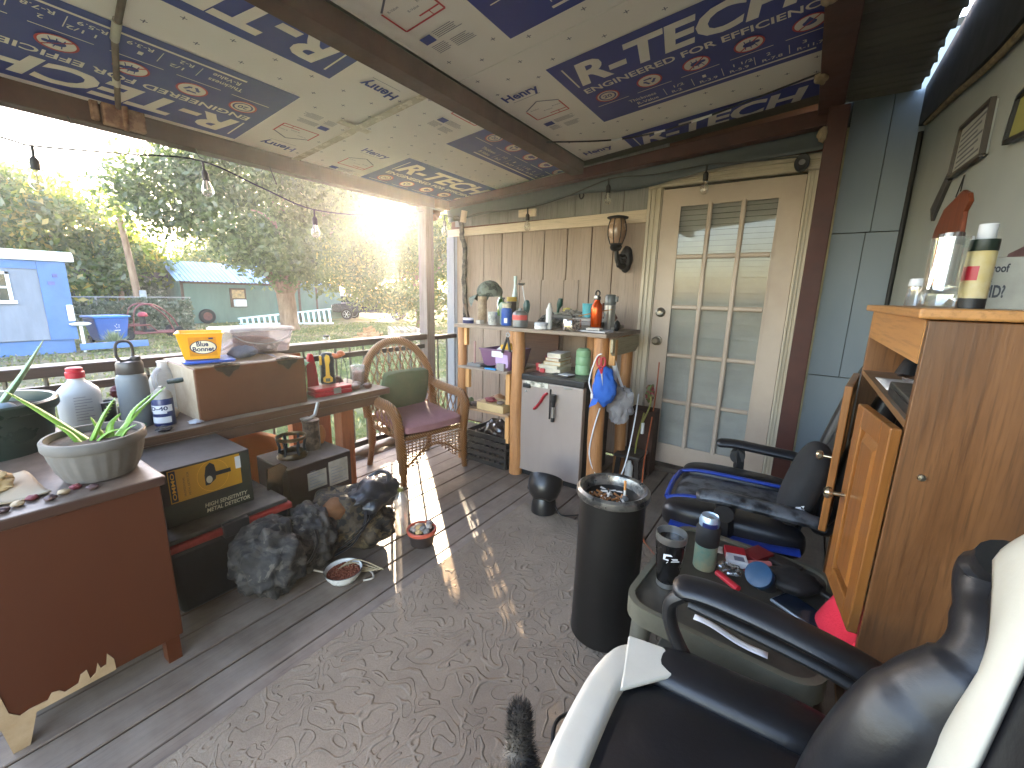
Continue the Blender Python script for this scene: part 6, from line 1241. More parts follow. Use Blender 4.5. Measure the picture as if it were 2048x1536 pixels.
# hung at the right end of the shelf
m_blue = mat('royal_blue_cloth', '#1f4fa3', .8, c2='#2a60b8', scale=6, bump=.3, bscale=90)
t = thing('hanging_hat', 'royal blue cap hanging from the shelf bracket', 'cap', (-.95, 2.44, .78)); MB().blob((-.955, 2.44, .77), (.075, .05, .115), 31, .22, 1.5, 4).build('crown', m_blue, t, world=True, smooth=80)
MB().surf(lambda u, v: (-1.03 + .05 * v + .025 * u, 2.385 + .07 * u, .64 + .13 * u + .03 * v), 10, 6).build('brim', m_blue, t, world=True)
MB().blob((-.985, 2.45, .83), (.045, .03, .06), 33, .2, 1.5, 3).build('lining', mat('dark_lining', '#2a2a30', .9), t, world=True, smooth=80)
t = thing('scissors', 'red handled scissors hanging over the blue cap', 'scissors', (-.96, 2.385, .9)); mb = MB()
for s_ in (-1, 1): mb.tube([(-.965 + s_ * .014 + .013 * math.cos(a), 2.383, .935 + .028 * math.sin(a)) for a in [k * 2 * PI / 14 for k in range(15)]], .0055, 8); mb.tube([(-.965 + s_ * .012, 2.383, .908), (-.958, 2.383, .865)], .006, 6)
mb.build('handle', m_redcap, t, world=True); mb = MB(); mb.prism([(-.965, .87), (-.952, .87), (-.945, .79)], 'y', 2.382, 2.385); mb.build('blade', m_steel, t, world=True)
t = thing('white_cable', 'white charging cable looped down from the shelf bracket', 'cable', (-1.0, 2.4, .7)); MB().tube(smooth_path([(-.96, 2.37, .985), (-.99, 2.375, .965), (-1.02, 2.378, .88), (-1.03, 2.375, .80), (-1.005, 2.37, .735)], 7), .0042, 6).tube(smooth_path([(-.98, 2.45, .63), (-1.02, 2.45, .45), (-1.03, 2.45, .3), (-.98, 2.47, .17), (-.90, 2.5, .14), (-.83, 2.5, .2), (-.80, 2.52, .35), (-.80, 2.6, .55), (-.82, 2.7, .7)], 7), .0042, 6).build('cable', m_white, t, world=True); MB().box(-1.012, -.998, 2.365, 2.374, .705, .735).build('plug', m_white, t, world=True, bevel=.002)
t = thing('plastic_bag', 'white plastic shopping bag hanging behind the blue cap', 'bag', (-.9, 2.6, .65)); MB().blob((-.895, 2.58, .64), (.085, .06, .12), 41, .35, 2.2, 4).build('bag', glassy('thin_white_plastic', (.9, .9, .92), .05, .3, milky=.85, mcol='#b5b3b6'), t, world=True, smooth=50)
MB().tube(smooth_path([(-.93, 2.55, .74), (-.93, 2.53, .85), (-.935, 2.52, .93), (-.92, 2.55, .85), (-.88, 2.57, .74)], 5), .012, 6, .3).build('handle', m_white, t, world=True)
t = thing('power_strip', 'white plug and multicoloured cords hanging beside the door casing', 'plug', (-.85, 2.9, .5)); MB().box(-.845, -.825, 2.9, 2.92, .37, .45).build('plug', m_white, t, world=True, bevel=.003); MB().tube(smooth_path([(-.83, 2.95, .68), (-.80, 2.93, .6), (-.84, 2.91, .45)], 5), .006, 6).tube(smooth_path([(-.86, 3.0, .5), (-.88, 2.95, .3), (-.87, 2.9, .2)], 5), .006, 6).build('cord', mat('olive_cord', '#7d7a3a', .6), t, world=True)
MB().blob((-.82, 2.96, .66), (.03, .03, .06), 5, .5, 2.5).build('bundle', mat('tangled_green_red_cord', '#4d6a35', .6, c2='#7a2630', scale=30, sharp=True), t, world=True)
t = thing('extension_cable', 'thin orange extension cord dropping along the casing onto the deck', 'cord', (-.8, 2.9, 0)); MB().tube(smooth_path([(-.84, 3.2, .85), (-.83, 3.15, .6), (-.80, 2.95, .33), (-.76, 2.75, .2), (-.70, 2.55, .05), (-.65, 2.35, .008), (-.55, 2.15, .008), (-.4, 2.0, .008)], 7), .0045, 6).build('cord', mat('orange_cord_sheath', '#a5522c', .5), t, world=True)
t = thing('step_stool', 'small dark step stool behind the right log post', 'stool', (-.90, 2.92, 0)); MB().box(-1.0, -.81, 2.82, 3.02, .19, .215).build('seat', mat('dark_brown_stool', '#241c19', .5, dust=.2), t, world=True, bevel=.008)
for x_, y_ in ((-.97, 2.85), (-.84, 2.85), (-.97, 2.99), (-.84, 2.99)): MB().bar((x_, y_, .19), (x_ + .015 * (1 if x_ > -.9 else -1), y_, 0), .03, .03).build('leg', mat('stool_leg_dark', '#241c19', .5), t, world=True)
t = thing('plastic_bottle', 'pale plastic bottle standing under the step stool', 'bottle', (-.905, 2.90, .001)); MB().lathe([(.026, 0), (.028, .005), (.028, .11), (.014, .135), (.013, .15), (0, .151)], n=20).build('body', m_wplast, t)
o = MB().box(-.99, -.80, 3.06, 3.2, .001, .5).build('brown_carton', mat('dark_brown_carton', '#3a241a', .8), smooth=0, bevel=.003); tag(o, 'dark brown carton behind the step stool at the casing', 'box')

# ------------------------------------------------------------------ wicker armchair
def wick():
    m, t, b = newmat('brown_wicker')
    v = coord(t); w = nd(t, 'ShaderNodeTexWave'); w.inputs['Scale'].default_value = 34; w.inputs['Distortion'].default_value = 1.5; w.bands_direction = 'DIAGONAL'; t.links.new(v, w.inputs['Vector'])
    n = tnoise(t, v, 5, 5); c = mixc(t, n, '#6b4324', '#a8753f'); c = mixc(t, mul(t, ramp(t, w.outputs['Fac'], [(.2, 1.0), (.5, 0.0)]), .6), c, '#3d2412')
    t.links.new(c, b.inputs['Base Color']); b.inputs['Roughness'].default_value = .42; addbump(t, b, w.outputs['Fac'], .8, .006); return m
m_wick = wick()
ch = thing('wicker_armchair', 'brown wicker armchair with open lattice back at the corner post', 'armchair', (-2.32, 2.16, 0), R(-11))
mb = MB()
def arch(k): a = PI * k / 24; return Vector((-.24 - .07 * math.sin(a), .295 * math.cos(a), .60 + .345 * math.sin(a)))
mb.tube([Vector((-.2, .29, .40))] + [arch(k) for k in range(25)] + [Vector((-.2, -.29, .40))], .03, 12); mb.build('back_frame', m_wick, ch)
mb = MB()
def bp(u, v): return Vector((-.235 - .075 * max(0, (v - .42)) / .5, u, v))
def inside(u, v): return v < .60 and abs(u) < .28 or (u / .285) ** 2 + ((v - .60) / .335) ** 2 < 1
for s_ in (-1, 1):
    for k in range(-14, 15):
        seg = []
        for j in range(41):
            v = .36 + .58 * j / 40; u = k * .055 + s_ * (v - .36) * .42
            if inside(u, v): seg.append(bp(u, v) + Vector((.005 * s_, 0, 0)))
            else:
                if len(seg) > 1: mb.tube(seg[::3] + [seg[-1]], .0055, 5)
                seg = []
        if len(seg) > 1: mb.tube(seg[::3] + [seg[-1]], .0055, 5)
mb.build('back_lattice', m_wick, ch)
for s_ in (-1, 1):
    MB().tube(smooth_path([(-.235, s_ * .275, .62), (-.15, s_ * .30, .585), (.0, s_ * .315, .565), (.14, s_ * .31, .555), (.21, s_ * .295, .50), (.22, s_ * .28, .40), (.215, s_ * .265, .25)], 7), [.030] * 6 + [.036] * 25 + [.034] * 12, 12).build('arm', m_wick, ch)
    mb = MB()
    for q in (-1, 1):
        for k in range(-4, 7):
            seg = []
            for j in range(21):
                z_ = .33 + .23 * j / 20; x_ = -.24 + k * .065 + q * (z_ - .33) * .5
                if -.22 < x_ < .2 and z_ < .56: seg.append((x_, s_ * (.275 + .02 * (z_ - .33)) + .004 * q, z_))
            if len(seg) > 2: mb.tube(seg[::3], .005, 5)
    mb.build('side_lattice', m_wick, ch)
    MB().tube(smooth_path([(.215, s_ * .265, .3), (.225, s_ * .262, .16), (.235, s_ * .265, .07), (.24, s_ * .27, .0)], 5), [.036] * 5 + [.030] * 5 + [.022] * 6, 12).build('leg', m_wick, ch)
    MB().tube(smooth_path([(-.2, s_ * .27, .42), (-.20, s_ * .265, .25), (-.23, s_ * .262, .12), (-.27, s_ * .262, .0)], 5), [.028] * 8 + [.022] * 8, 12).build('leg', m_wick, ch)
mb = MB()
for k in range(9):                                               # woven apron under the seat
    z_ = .30 - k * .022
    seg = [(.232 + .004 * ((j + k) % 2), y_, z_) for j, y_ in enumerate([(-.255 + .51 * q / 34) for q in range(35)]) if abs(y_) > .30 * math.sqrt(max(0, (.29 - z_) / .30)) * (1.15 if False else .0) and (abs(y_) / .255) ** 1.0 > max(0, (.255 - z_)) / .13 * .62 or z_ > .255]
    run = []
    for p in seg:
        if run and abs(p[1] - run[-1][1]) > .03:
            if len(run) > 1: mb.tube(run, .005, 5)
            run = []
        run.append(p)
    if len(run) > 1: mb.tube(run, .005, 5)
for k in range(17):
    y_ = -.25 + .5 * k / 16; z0_ = .255 - .13 * (abs(y_) / .255) / .62; z0_ = max(.11, z0_); mb.tube([(.233, y_, .31), (.233, y_, z0_)], .004, 5)
mb.tube(smooth_path([(.235, -.258, .12), (.235, -.2, .15), (.235, -.1, .22), (.235, 0, .245), (.235, .1, .22), (.235, .2, .15), (.235, .258, .12)], 5), .009, 8)
mb.build('front_apron', m_wick, ch)
MB().box(-.23, .235, -.265, .265, .31, .345).build('seat', m_wick, ch, bevel=.012)
m_mauve = mat('faded_mauve_cloth', '#7e5558', .85, c2='#93696b', scale=3.5, bump=.25, bscale=120)
def cushion(c, hx_, hy, hz, seed, M=None):
    bm = bmesh.new(); bmesh.ops.create_cube(bm, size=2); bmesh.ops.subdivide_edges(bm, edges=bm.edges[:], cuts=11, use_grid_fill=True)
    vs = []
    for v in bm.verts:
        x_, y_, z_ = v.co; e = 1 - (max(abs(x_), abs(y_))) ** 5 * .55
        kx = x_ * (1 - .07 * abs(y_) ** 4); ky = y_ * (1 - .07 * abs(x_) ** 4)
        n_ = mnoise.fractal(Vector((x_ * 1.6 + seed, y_ * 1.6, z_ * .4)), 1, 2, 4)
        vs.append((kx * hx_, ky * hy, z_ * hz * (e + .22 * n_)))
    fs = [tuple(v.index for v in f.verts) for f in bm.faces]; bm.free()
    return MB().add(vs, fs, (M or Matrix.Identity(4)))
o = cushion(None, .25, .25, .055, 3).build('seat_cushion', m_mauve, smooth=80, sub=1); o.location = (-2.30, 2.15, .40); o.rotation_euler = (0, R(2), R(-11)); tag(o, 'faded mauve cushion on the wicker armchair seat', 'cushion')
m_gpil = mat('olive_green_pillow_cloth', '#3f4a30', .9, c2='#55593b', scale=4, bump=.3, bscale=110)
o = cushion(None, .15, .19, .055, 9).build('throw_pillow', m_gpil, smooth=80, sub=1); o.location = (-2.44, 2.16, .60); o.rotation_euler = Euler((0, R(-76), R(-11))); tag(o, 'olive green pillow leaning against the wicker armchair back', 'pillow')

# ------------------------------------------------------------------ lantern and string lights
m_lant = mat('black_cast_iron', '#1c1c1b', .45, .3, var=.3, bump=.3)
t = thing('wall_lantern', 'black carriage lantern with amber ribbed glass on the siding', 'lantern', (-1.22, 3.2, 1.7))
MB().lathe([(0, .0), (.05, .006), (.062, .02), (.066, .09), (.062, .16), (.05, .18), (0, .19)], c=(0, 0, 0), n=24, M=Mx((-1.19, 3.315, 1.60), (R(90), 0, 0), (.8, 1, .12)), sy=1.0).build('back_plate', m_lant, t, world=True)
MB().blob((-1.185, 3.285, 1.60), (.05, .03, .10), 2, .15).build('back_plate', m_lant, t, world=True, smooth=80)
MB().tube(smooth_path([(-1.19, 3.28, 1.56), (-1.19, 3.22, 1.54), (-1.21, 3.17, 1.58), (-1.22, 3.16, 1.66)], 6), [.02] * 10 + [.016] * 9, 10).blob((-1.205, 3.18, 1.565), (.016, .016, .03), 4, .1).blob((-1.20, 3.22, 1.60), (.04, .04, .035), 7, .4, 2.4).build('arm', m_lant, t, world=True)
MB().lathe([(.015, .0), (.035, .01), (.045, .03), (.04, .045), (.05, .055)], c=(-1.225, 3.16, 1.65), n=20).build('base_cup', m_lant, t, world=True)
MB().lathe([(.046, .0), (.064, .05), (.069, .095), (.062, .14), (.05, .175)], c=(-1.225, 3.16, 1.705), n=24).build('glass', mat('amber_seeded_glass', '#7d6250', .25, c2='#a08468', scale=5, spec=.7), t, world=True)
mb = MB()
for k in range(8):
    a = k * PI / 4; mb.tube(smooth_path([(-1.225 + r_ * math.cos(a), 3.16 + r_ * math.sin(a), 1.705 + z_) for r_, z_ in ((.047, 0), (.066, .05), (.071, .095), (.064, .14), (.052, .177))], 4), .0035, 6)
mb.lathe([(.052, .172), (.075, .178), (.078, .186), (.055, .192), (.02, .2), (0, .2)], c=(-1.225, 3.16, 1.705), n=24); mb.build('cage', m_lant, t, world=True)
m_bulb = glassy('bulb_glass', (.94, .93, .9), .12, .02)
m_sock = mat('black_socket_rubber', '#222120', .6)
t = thing('string_lights', 'black string lights with clear bulbs along the eave and back wall', 'string lights', (-2.9, 1, 1.95))
A_ = [(-2.88, -.1, 1.96), (-2.88, .397, 1.915), (-2.88, .49, 1.907), (-2.88, .8, 1.955), (-2.88, 1.135, 2.005), (-2.88, 1.45, 1.93), (-2.88, 1.788, 1.858), (-2.88, 2.313, 1.90), (-2.9, 2.7, 1.99), (-2.93, 2.84, 2.02), (-2.96, 3.02, 2.035), (-2.95, 3.15, 2.04), (-2.75, 3.17, 2.0), (-2.5, 3.17, 2.03), (-2.03, 3.17, 2.027), (-1.7, 3.18, 2.075), (-1.32, 3.19, 2.17), (-1.0, 3.19, 2.16), (-.65, 3.19, 2.175), (-.4, 3.19, 2.16), (-.15, 3.19, 2.15)]
MB().tube(smooth_path(A_, 6), .0045, 6).build('cable', m_blk, t, world=True)
for (x_, y_, z_, tx, ty) in ((-2.88, .485, 1.905, .0, -.03), (-2.88, 1.14, 2.003, .0, .06), (-2.88, 1.788, 1.856, 0, 0), (-2.94, 3.15, 2.035, 0, 0), (-2.02, 3.17, 2.025, .01, 0), (-1.32, 3.17, 2.17, .02, 0), (-.65, 3.17, 2.172, 0, 0)):
    d_ = Vector((tx, ty, -1)).normalized(); p = Vector((x_, y_, z_)); L = .045
    MB().tube([p, p + d_ * L], .006, 6).cyl(p + d_ * L, p + d_ * (L + .012), .010, .016, n=14).cyl(p + d_ * (L + .012), p + d_ * (L + .052), .0165, .0165, n=14).build('socket', m_sock, t, world=True)
    q = d_.to_track_quat('Z', 'Y').to_matrix().to_4x4(); q.translation = p + d_ * (L + .05)
    b = MB().lathe([(.012, 0), (.014, .01), (.024, .035), (.0285, .055), (.026, .072), (.014, .085), (0, .088)], n=20, M=q).build('bulb', m_bulb, t, world=True)
    MB().tube([p + d_ * (L + .05), p + d_ * (L + .1)], .003, 5).build('filament_stem', mat('glass_stem', '#b5aa98', .3), b, world=True)
o = MB().tube(smooth_path([(-1.56, 3.19, 2.09), (-1.55, 3.18, 2.06), (-1.53, 3.17, 2.05), (-1.515, 3.17, 2.07), (-1.52, 3.175, 2.085)], 5), .005, 6).build('cup_hook', m_blk); tag(o, 'small black hook under the tarp above the siding trim', 'hook')
o = MB().box(-2.12, -1.95, 3.18, 3.2, 1.96, 2.02).build('bracket_block', m_trim, bevel=.003); tag(o, 'small cream wood block at the light string above the trim', 'block')
o = MB().bar((-2.72, 3.16, 1.96), (-2.70, 3.16, 2.06), .05, .03, up=(0, 1, 0)).build('bracket_block', m_trim, bevel=.003); tag(o, 'narrow cream wood bracket beside the corner post top', 'block')
# ------------------------------------------------------------------ right hand side: ash can, fan, tables, chairs, cabinet
m_ashc = mat('black_ash_can_metal', '#141414', .38, .2, var=.3, scale=4, spec=.5)
t = thing('ash_can', 'tall black cylinder ash can with worn silver rim and cigarette butts', 'ash can', (-.50, 1.435, .011))
MB().lathe([(.122, 0), (.128, .005), (.126, .06), (.122, .30), (.121, .575), (0, .575)], n=56).build('body', m_ashc, t)
MB().lathe([(.122, .578), (.132, .582), (.136, .592), (.134, .608), (.124, .616), (.112, .61), (.104, .59), (.102, .57), (.1, .54), (0, .54)], n=56).build('rim', mat('worn_silver_rim', '#4e4e4e', .3, .8, c2='#8f8c86', scale=14, sharp=True), t)
mb = MB(); mb.lathe([(0, .578), (.05, .573), (.09, .560), (.1015, .553)], n=32); mb.build('sand', mat('grey_ash_sand', '#3f3833', .95, c2='#5e544b', scale=40, bump=1, bscale=120), t)
m_butt = mat('cigarette_paper', '#c4bdb2', .8); m_filt = mat('tan_filter', '#a8723f', .8, c2='#7a4f2d', scale=40)
bz = MB(); bf = MB()
for k in range(46):
    a = rng.random() * 2 * PI; r_ = .07 * rng.random() ** .6; p = Vector((r_ * math.cos(a) - .012, r_ * math.sin(a) - .012, .576 - .12 * r_ + .012 * rng.random())); d_ = Vector((rng.uniform(-1, 1), rng.uniform(-1, 1), rng.uniform(-.15, .5))).normalized() * .013
    (bf if k % 3 else bz).cyl(p - d_, p + d_, .004, n=7)
tag(bf.build('cigarette_butts', m_filt, t), kind='stuff'); tag(bz.build('cigarette_butts', m_butt, t), kind='stuff')
c_ = thing('cigarette', 'single cigarette standing upright in the ash can', 'cigarette', (-.44, 1.45, .58)); MB().cyl((-.458, 1.445, .575), (-.459, 1.446, .62), .0045, n=10).build('paper', m_butt, c_, world=True); MB().cyl((-.459, 1.446, .62), (-.4605, 1.447, .655), .0046, n=10).build('filter', mat('orange_filter', '#b5793f', .8), c_, world=True)
o = MB().blob((-.456, 1.438, .587), (.015, .015, .013), 3, .1).build('grey_ball', mat('grey_lead_ball', '#5c6060', .4)); tag(o, 'small grey ball in the ash can at the standing cigarette', 'ball')
# fan
t = thing('small_fan', 'small black personal fan tilted on its base on the rug', 'fan', (-1.17, 2.12, .011))
m_fan = mat('satin_black_fan', '#161617', .35, spec=.5, var=.3)
MB().lathe([(.075, 0), (.082, .004), (.08, .05), (.07, .09), (.06, .11), (0, .11)], n=36, sx=.95).build('base', m_fan, t)
Mf = Mx((0, .0, .165), (R(-38), R(-12), 0))
MB().lathe([(.05, -.09), (.085, -.06), (.1, -.02), (.106, .03), (.104, .05), (.096, .054), (.088, .03), (.05, -.03), (.0, -.03)], n=44, M=Mf).build('housing', m_fan, t)
mb = MB()
for k in range(22):
    a = 2 * PI * k / 22; mb.tube([(.02 * math.cos(a), .02 * math.sin(a), .028), (.06 * math.cos(a + .4), .06 * math.sin(a + .4), .038), (.094 * math.cos(a + .7), .094 * math.sin(a + .7), .046)], .0025, 5)
mb.lathe([(0, .03), (.022, .03), (.022, .022)], n=18); mb.v = [tuple(Mf @ Vector(v)) for v in mb.v]; mb.build('grille', mat('charcoal_grille', '#232326', .35), t)
mb = MB(); mb.lathe([(0, .012), (.018, .01), (.02, 0)], n=18, M=Mx((-.085, -.035, .15), (0, R(-90), R(20)))); mb.build('knob', m_fan, t)
MB().tube(smooth_path([(.06, .02, .06), (.12, .0, .01), (.18, .05, .004), (.24, .12, .004), (.3, .2, .004), (.42, .3, .004)], 6), .004, 6).build('cord', m_blk, t)
# side table
m_resin = mat('grey_resin_table', '#4a483f', .5, c2='#605d52', scale=4, bump=.1)
t = thing('side_table', 'grey plastic patio side table crowded with small things', 'table', (-.065, 1.315, 0), R(-4))
def rrect(w, h, r, n=6): return [(sx * (w - r) + r * math.cos(a0 + (PI / 2) * k / n), sy * (h - r) + r * math.sin(a0 + (PI / 2) * k / n)) for sx, sy, a0 in ((1, 1, 0), (-1, 1, PI / 2), (-1, -1, PI), (1, -1, 3 * PI / 2)) for k in range(n + 1)]
TZ = .47
mb = MB(); mb.prism(rrect(.235, .27, .07), 'z', TZ - .014, TZ - .004); mb.build('top', mat('dirty_table_top', '#2a2722', .5, c2='#4d483e', scale=7), t, smooth=30)
mb = MB(); A_ = rrect(.24, .275, .075); B_ = rrect(.222, .257, .06); n_ = len(A_)
for lo, hi, P_, Q_ in ((TZ - .05, TZ + .006, A_, B_),):
    mb.add([(x_, y_, lo) for x_, y_ in P_] + [(x_, y_, hi) for x_, y_ in P_] + [(x_, y_, hi) for x_, y_ in Q_] + [(x_, y_, TZ - .0035) for x_, y_ in Q_], [(k * n_ + i, k * n_ + (i + 1) % n_, (k + 1) * n_ + (i + 1) % n_, (k + 1) * n_ + i) for k in range(3) for i in range(n_)])
mb.build('rim', mat('worn_khaki_rim', '#4c493d', .45, c2='#656152', scale=6), t, smooth=50)
for sx in (-1, 1):
    for sy in (-1, 1): MB().tube([(sx * .19, sy * .2, TZ - .02), (sx * .205, sy * .215, .2), (sx * .215, sy * .23, .0)], [.032, .026, .022], 10).build('leg', m_resin, t)
MB().box(-.19, .19, -.2, .2, .17, .185).build('lower_shelf', m_resin, t, bevel=.006)
TT = TZ - .0025
t = vess('black_tumbler', 'black steel tumbler with bright rim and white emblem', 'tumbler', -.235, 1.215, [(.031, .018), (.042, .13), (.043, .15), (0, .15)], mat('gloss_black_tumbler', '#0f0f10', .25, spec=.6), z=TT)
MB().lathe([(.028, 0), (.030, .002), (.031, .018), (.0, .018)], n=30).build('steel_base', m_steel, t); MB().lathe([(.0432, .15), (.0445, .152), (.0445, .172), (.042, .173), (.039, .12), (0, .12)], n=30).build('steel_rim', m_steel, t)
Ml = plane_M((.0, 0, 0), (1, 0, 0), (0, 0, 1)); mb = MB()
def wrapP(u, v, r): a = R(-72) + u / r; return (r * math.cos(a), r * math.sin(a), v)
for pl in ([(-.022, .122), (-.002, .126), (.004, .120), (-.014, .117), (-.016, .108), (-.006, .108), (-.006, .103), (-.022, .103)], [(.0, .112), (.02, .112), (.02, .107), (.006, .107)], [(.002, .104), (.026, .104), (.026, .100), (.0, .100)], [(-.01, .100), (-.006, .100), (-.012, .092)]):
    mb.add([wrapP(u, v, .0428 - (.15 - v) * .098 + .0035) for u, v in pl], [tuple(range(len(pl)))])
mb.build('emblem', m_white, t, smooth=0)
t = vess('drink_can', 'open drink can in a black and teal insulating sleeve', 'can', -.158, 1.375, [(.026, .135), (.030, .142), (.0305, .165), (.026, .178), (.025, .182), (.022, .178), (0, .176)], m_alu, z=TT)
MB().lathe([(.032, 0), (.034, .003), (.034, .085), (.0, .085)], n=28).build('sleeve', mat('teal_tan_sleeve', '#2d7471', .8, c2='#9a8a68', scale=7), t); MB().lathe([(.0345, .085), (.036, .087), (.036, .14), (.031, .15), (.03, .15)], n=28).build('sleeve', m_rubber, t)
MB().lathe([(0, .0), (.006, .001), (.008, 0)], c=(.004, -.004, .1775), n=12).build('tab', m_steel, t)
mb = MB(); wrap_label(mb, .0308, R(-120), R(-30), .148, .165); mb.build('can_print', m_navy, t)
def tb(name, label, cat, x, y, w, d, h, rz, m, bev=.002, z=TT):
    o = MB().box(-w / 2, w / 2, -d / 2, d / 2, 0, h).build(name, m, smooth=0, bevel=bev); o.location = (x, y, z); o.rotation_euler = (0, 0, R(rz)); return tag(o, label, cat)
t = thing('cigarette_pack', 'open white and red cigarette pack on the side table', 'pack', (-.078, 1.475, TT), R(15)); MB().box(-.03, .03, -.045, .045, 0, .023).build('box', m_white, t, smooth=0, bevel=.002); MB().box(-.0305, .0305, .0, .0455, -.0005, .0236).build('red_panel', m_redcap, t, smooth=0); MB().box(-.01, .02, -.04, -.015, .0232, .0238).build('small_print', m_pink, t, smooth=0)
tb('cigarette_pack', 'crumpled red pack behind the white and red one', 'pack', -.02, 1.535, .06, .09, .02, -30, mat('dark_red_pack', '#6d1a1e', .35))
o = MB().blob((-.09, 1.39, TT + .014), (.035, .03, .014), 7, .5, 2.5).build('cellophane', glassy('cellophane_wrap', (.95, .95, .95), .25, .08), smooth=30); tag(o, 'crumpled clear cellophane beside the red lighter', 'wrapper')
o = MB().tube([(-.115, 1.35, TT + .012), (-.05, 1.30, TT + .012)], .0115, 12, .8).build('red_lighter', m_redcap, bevel=.002); tag(o, 'red lighter on the side table beside the drink can', 'lighter')
o = MB().tube([(-.05, 1.455, TT + .012), (.02, 1.50, TT + .012)], .011, 12, .7).build('pink_lighter', mat('faded_pink_plastic', '#b56a68', .4)); tag(o, 'faded pink lighter in the middle of the side table', 'lighter')
t = thing('blue_lid_jar', 'jar lying tilted with round dark blue lid on the table', 'jar', (.0, 1.35, TT)); Mj = Mx((.002, 1.36, TT + .038), (R(48), 0, R(-28)), (.8, .8, .8)); MB().lathe([(.036, -.06), (.042, -.05), (.042, .01), (.0, .012)], n=28, M=Mj).build('body', mat('smoky_jar', '#2a2d33', .3), t, world=True); MB().lathe([(.045, .012), (.047, .014), (.047, .034), (.042, .037), (.0, .036)], n=32, M=Mj).build('lid', mat('dusty_blue_lid', '#1a3a56', .45, c2='#24486a', scale=8), t, world=True)
o = MB().bar((.05, 1.49, TT + .018), (.185, 1.38, TT + .03), .022, .012).build('black_remote', m_blk, bevel=.004); tag(o, 'long black handle lying towards the cabinet', 'handle')
t = thing('dark_pouch', 'black soft pouch in the middle of the side table', 'pouch', (.08, 1.40, TT)); MB().blob((.08, 1.41, TT + .03), (.07, .06, .03), 17, .2, 1.8, 3, flatz=-.028).build('pouch', mat('black_soft_pouch', '#131314', .7), t, world=True, smooth=80)
t = thing('phone', 'dark phone with pale edge lying near the red cloth', 'phone', (.115, 1.31, TT)); MB().box(-.04, .04, -.075, .075, 0, .009).build('case', mat('silver_phone_edge', '#8a94a0', .3, .6), t, bevel=.003); MB().box(-.037, .037, -.072, .072, .0092, .0104).build('screen', mat('dark_blue_screen', '#16202e', .12, spec=.7), t, bevel=.002); t.rotation_euler = (0, 0, R(58))
o = MB().surf(lambda u, v: (-.135 + .175 * u, 1.10 - .035 * u + .022 * v, TT + .008 + .004 * math.sin(u * 7)), 12, 3).build('white_paper_slip', m_white); tag(o, 'long white paper slip at the front edge of the table', 'paper'); o.modifiers.new('s', 'SOLIDIFY').thickness = .001
for i, (x_, y_, r_, lb) in enumerate(((.0, 1.15, (.028, .034, .024), 'larger tan seashell on the side table front'), (.04, 1.128, (.018, .022, .015), 'smaller tan seashell on the side table front'))):
    o = MB().blob((x_, y_, TT + r_[2]), r_, 130 + i, .3, 2.2, 4).build('seashell', mat('seashell_%d' % i, '#a5927a', .6, c2='#c4b59c', scale=12, bump=.3), smooth=80); tag(o, lb, 'seashell')
for i, (x_, y_, w_, d_, h_, rz_, cl, lb) in enumerate(((-.02, 1.43, .05, .035, .008, 40, '#8a2f35', 'dark red matchbook between the two lighters'), (.06, 1.54, .09, .05, .012, -25, '#2c2622', 'flat black tin at the back of the side table'), (-.15, 1.50, .06, .04, .006, 10, '#b5b0a4', 'pale folded receipt behind the drink can'), (.13, 1.47, .05, .02, .015, 60, '#4b4640', 'small grey clip near the cabinet door'), (-.10, 1.275, .045, .045, .004, 20, '#7d7466', 'tan paper coaster near the armrest'), (.03, 1.26, .07, .02, .01, -15, '#6d5a44', 'brown wooden stub on the side table'))):
    tb('table_scrap', lb, 'odds and ends', x_, y_, w_, d_, h_, rz_, mat('table_scrap_%d' % i, cl, .5))
# cabinet
m_oak = wood('honey_oak', '#4b2c15', '#7c5330', 'z', .38, scale=6.5, bump=.15, coat=.15, cont=(.38, .62))
m_oakp = wood('pale_oak_front', '#a5703a', '#c78f52', 'y', .42, scale=7, bump=.12, coat=.1)
m_oakd = mat('brown_cabinet_inside', '#5d3418', .6)
t = thing('oak_cabinet', 'honey oak cabinet with open upper cubby and two doors ajar', 'cabinet', (.29, 1.5, 0))
cx0, cx1, cy0, cy1 = .195, .398, 1.10, 1.91
MB().box(cx0 + .001, cx1, cy0, cy0 + .02, .002, 1.29).build('side_panel', m_oak, t, world=True, smooth=0, bevel=.002)
MB().box(cx0 + .001, cx1, cy1 - .02, cy1, .002, 1.29).build('side_panel', m_oak, t, world=True, smooth=0, bevel=.002)
MB().box(cx0 - .018, cx1, cy0 - .014, cy1 + .014, 1.292, 1.312).build('top', m_oakp, t, world=True, smooth=0, bevel=.005, bseg=3)
MB().box(cx0, cx0 + .018, cy0 + .0205, cy1 - .0205, 1.205, 1.2905).build('valance', m_oakp, t, world=True, smooth=0)
MB().box(cx0 + .19, cx1 - .001, cy0 + .0205, cy1 - .0205, .3, 1.29).build('back', m_oakd, t, world=True, smooth=0)
m_oakshelf = wood('dusty_oak_shelf', '#6b4a2c', '#8d6a45', 'y', .6, dust=.5)
for xa_, za_ in ((cx0 + .002, 1.075), (cx0 + .01, .585), (cx0 + .01, .30)): MB().box(xa_, cx0 + .189, cy0 + .0205, cy1 - .0205, za_, za_ + .015).build('shelf', m_oakshelf, t, world=True, smooth=0)
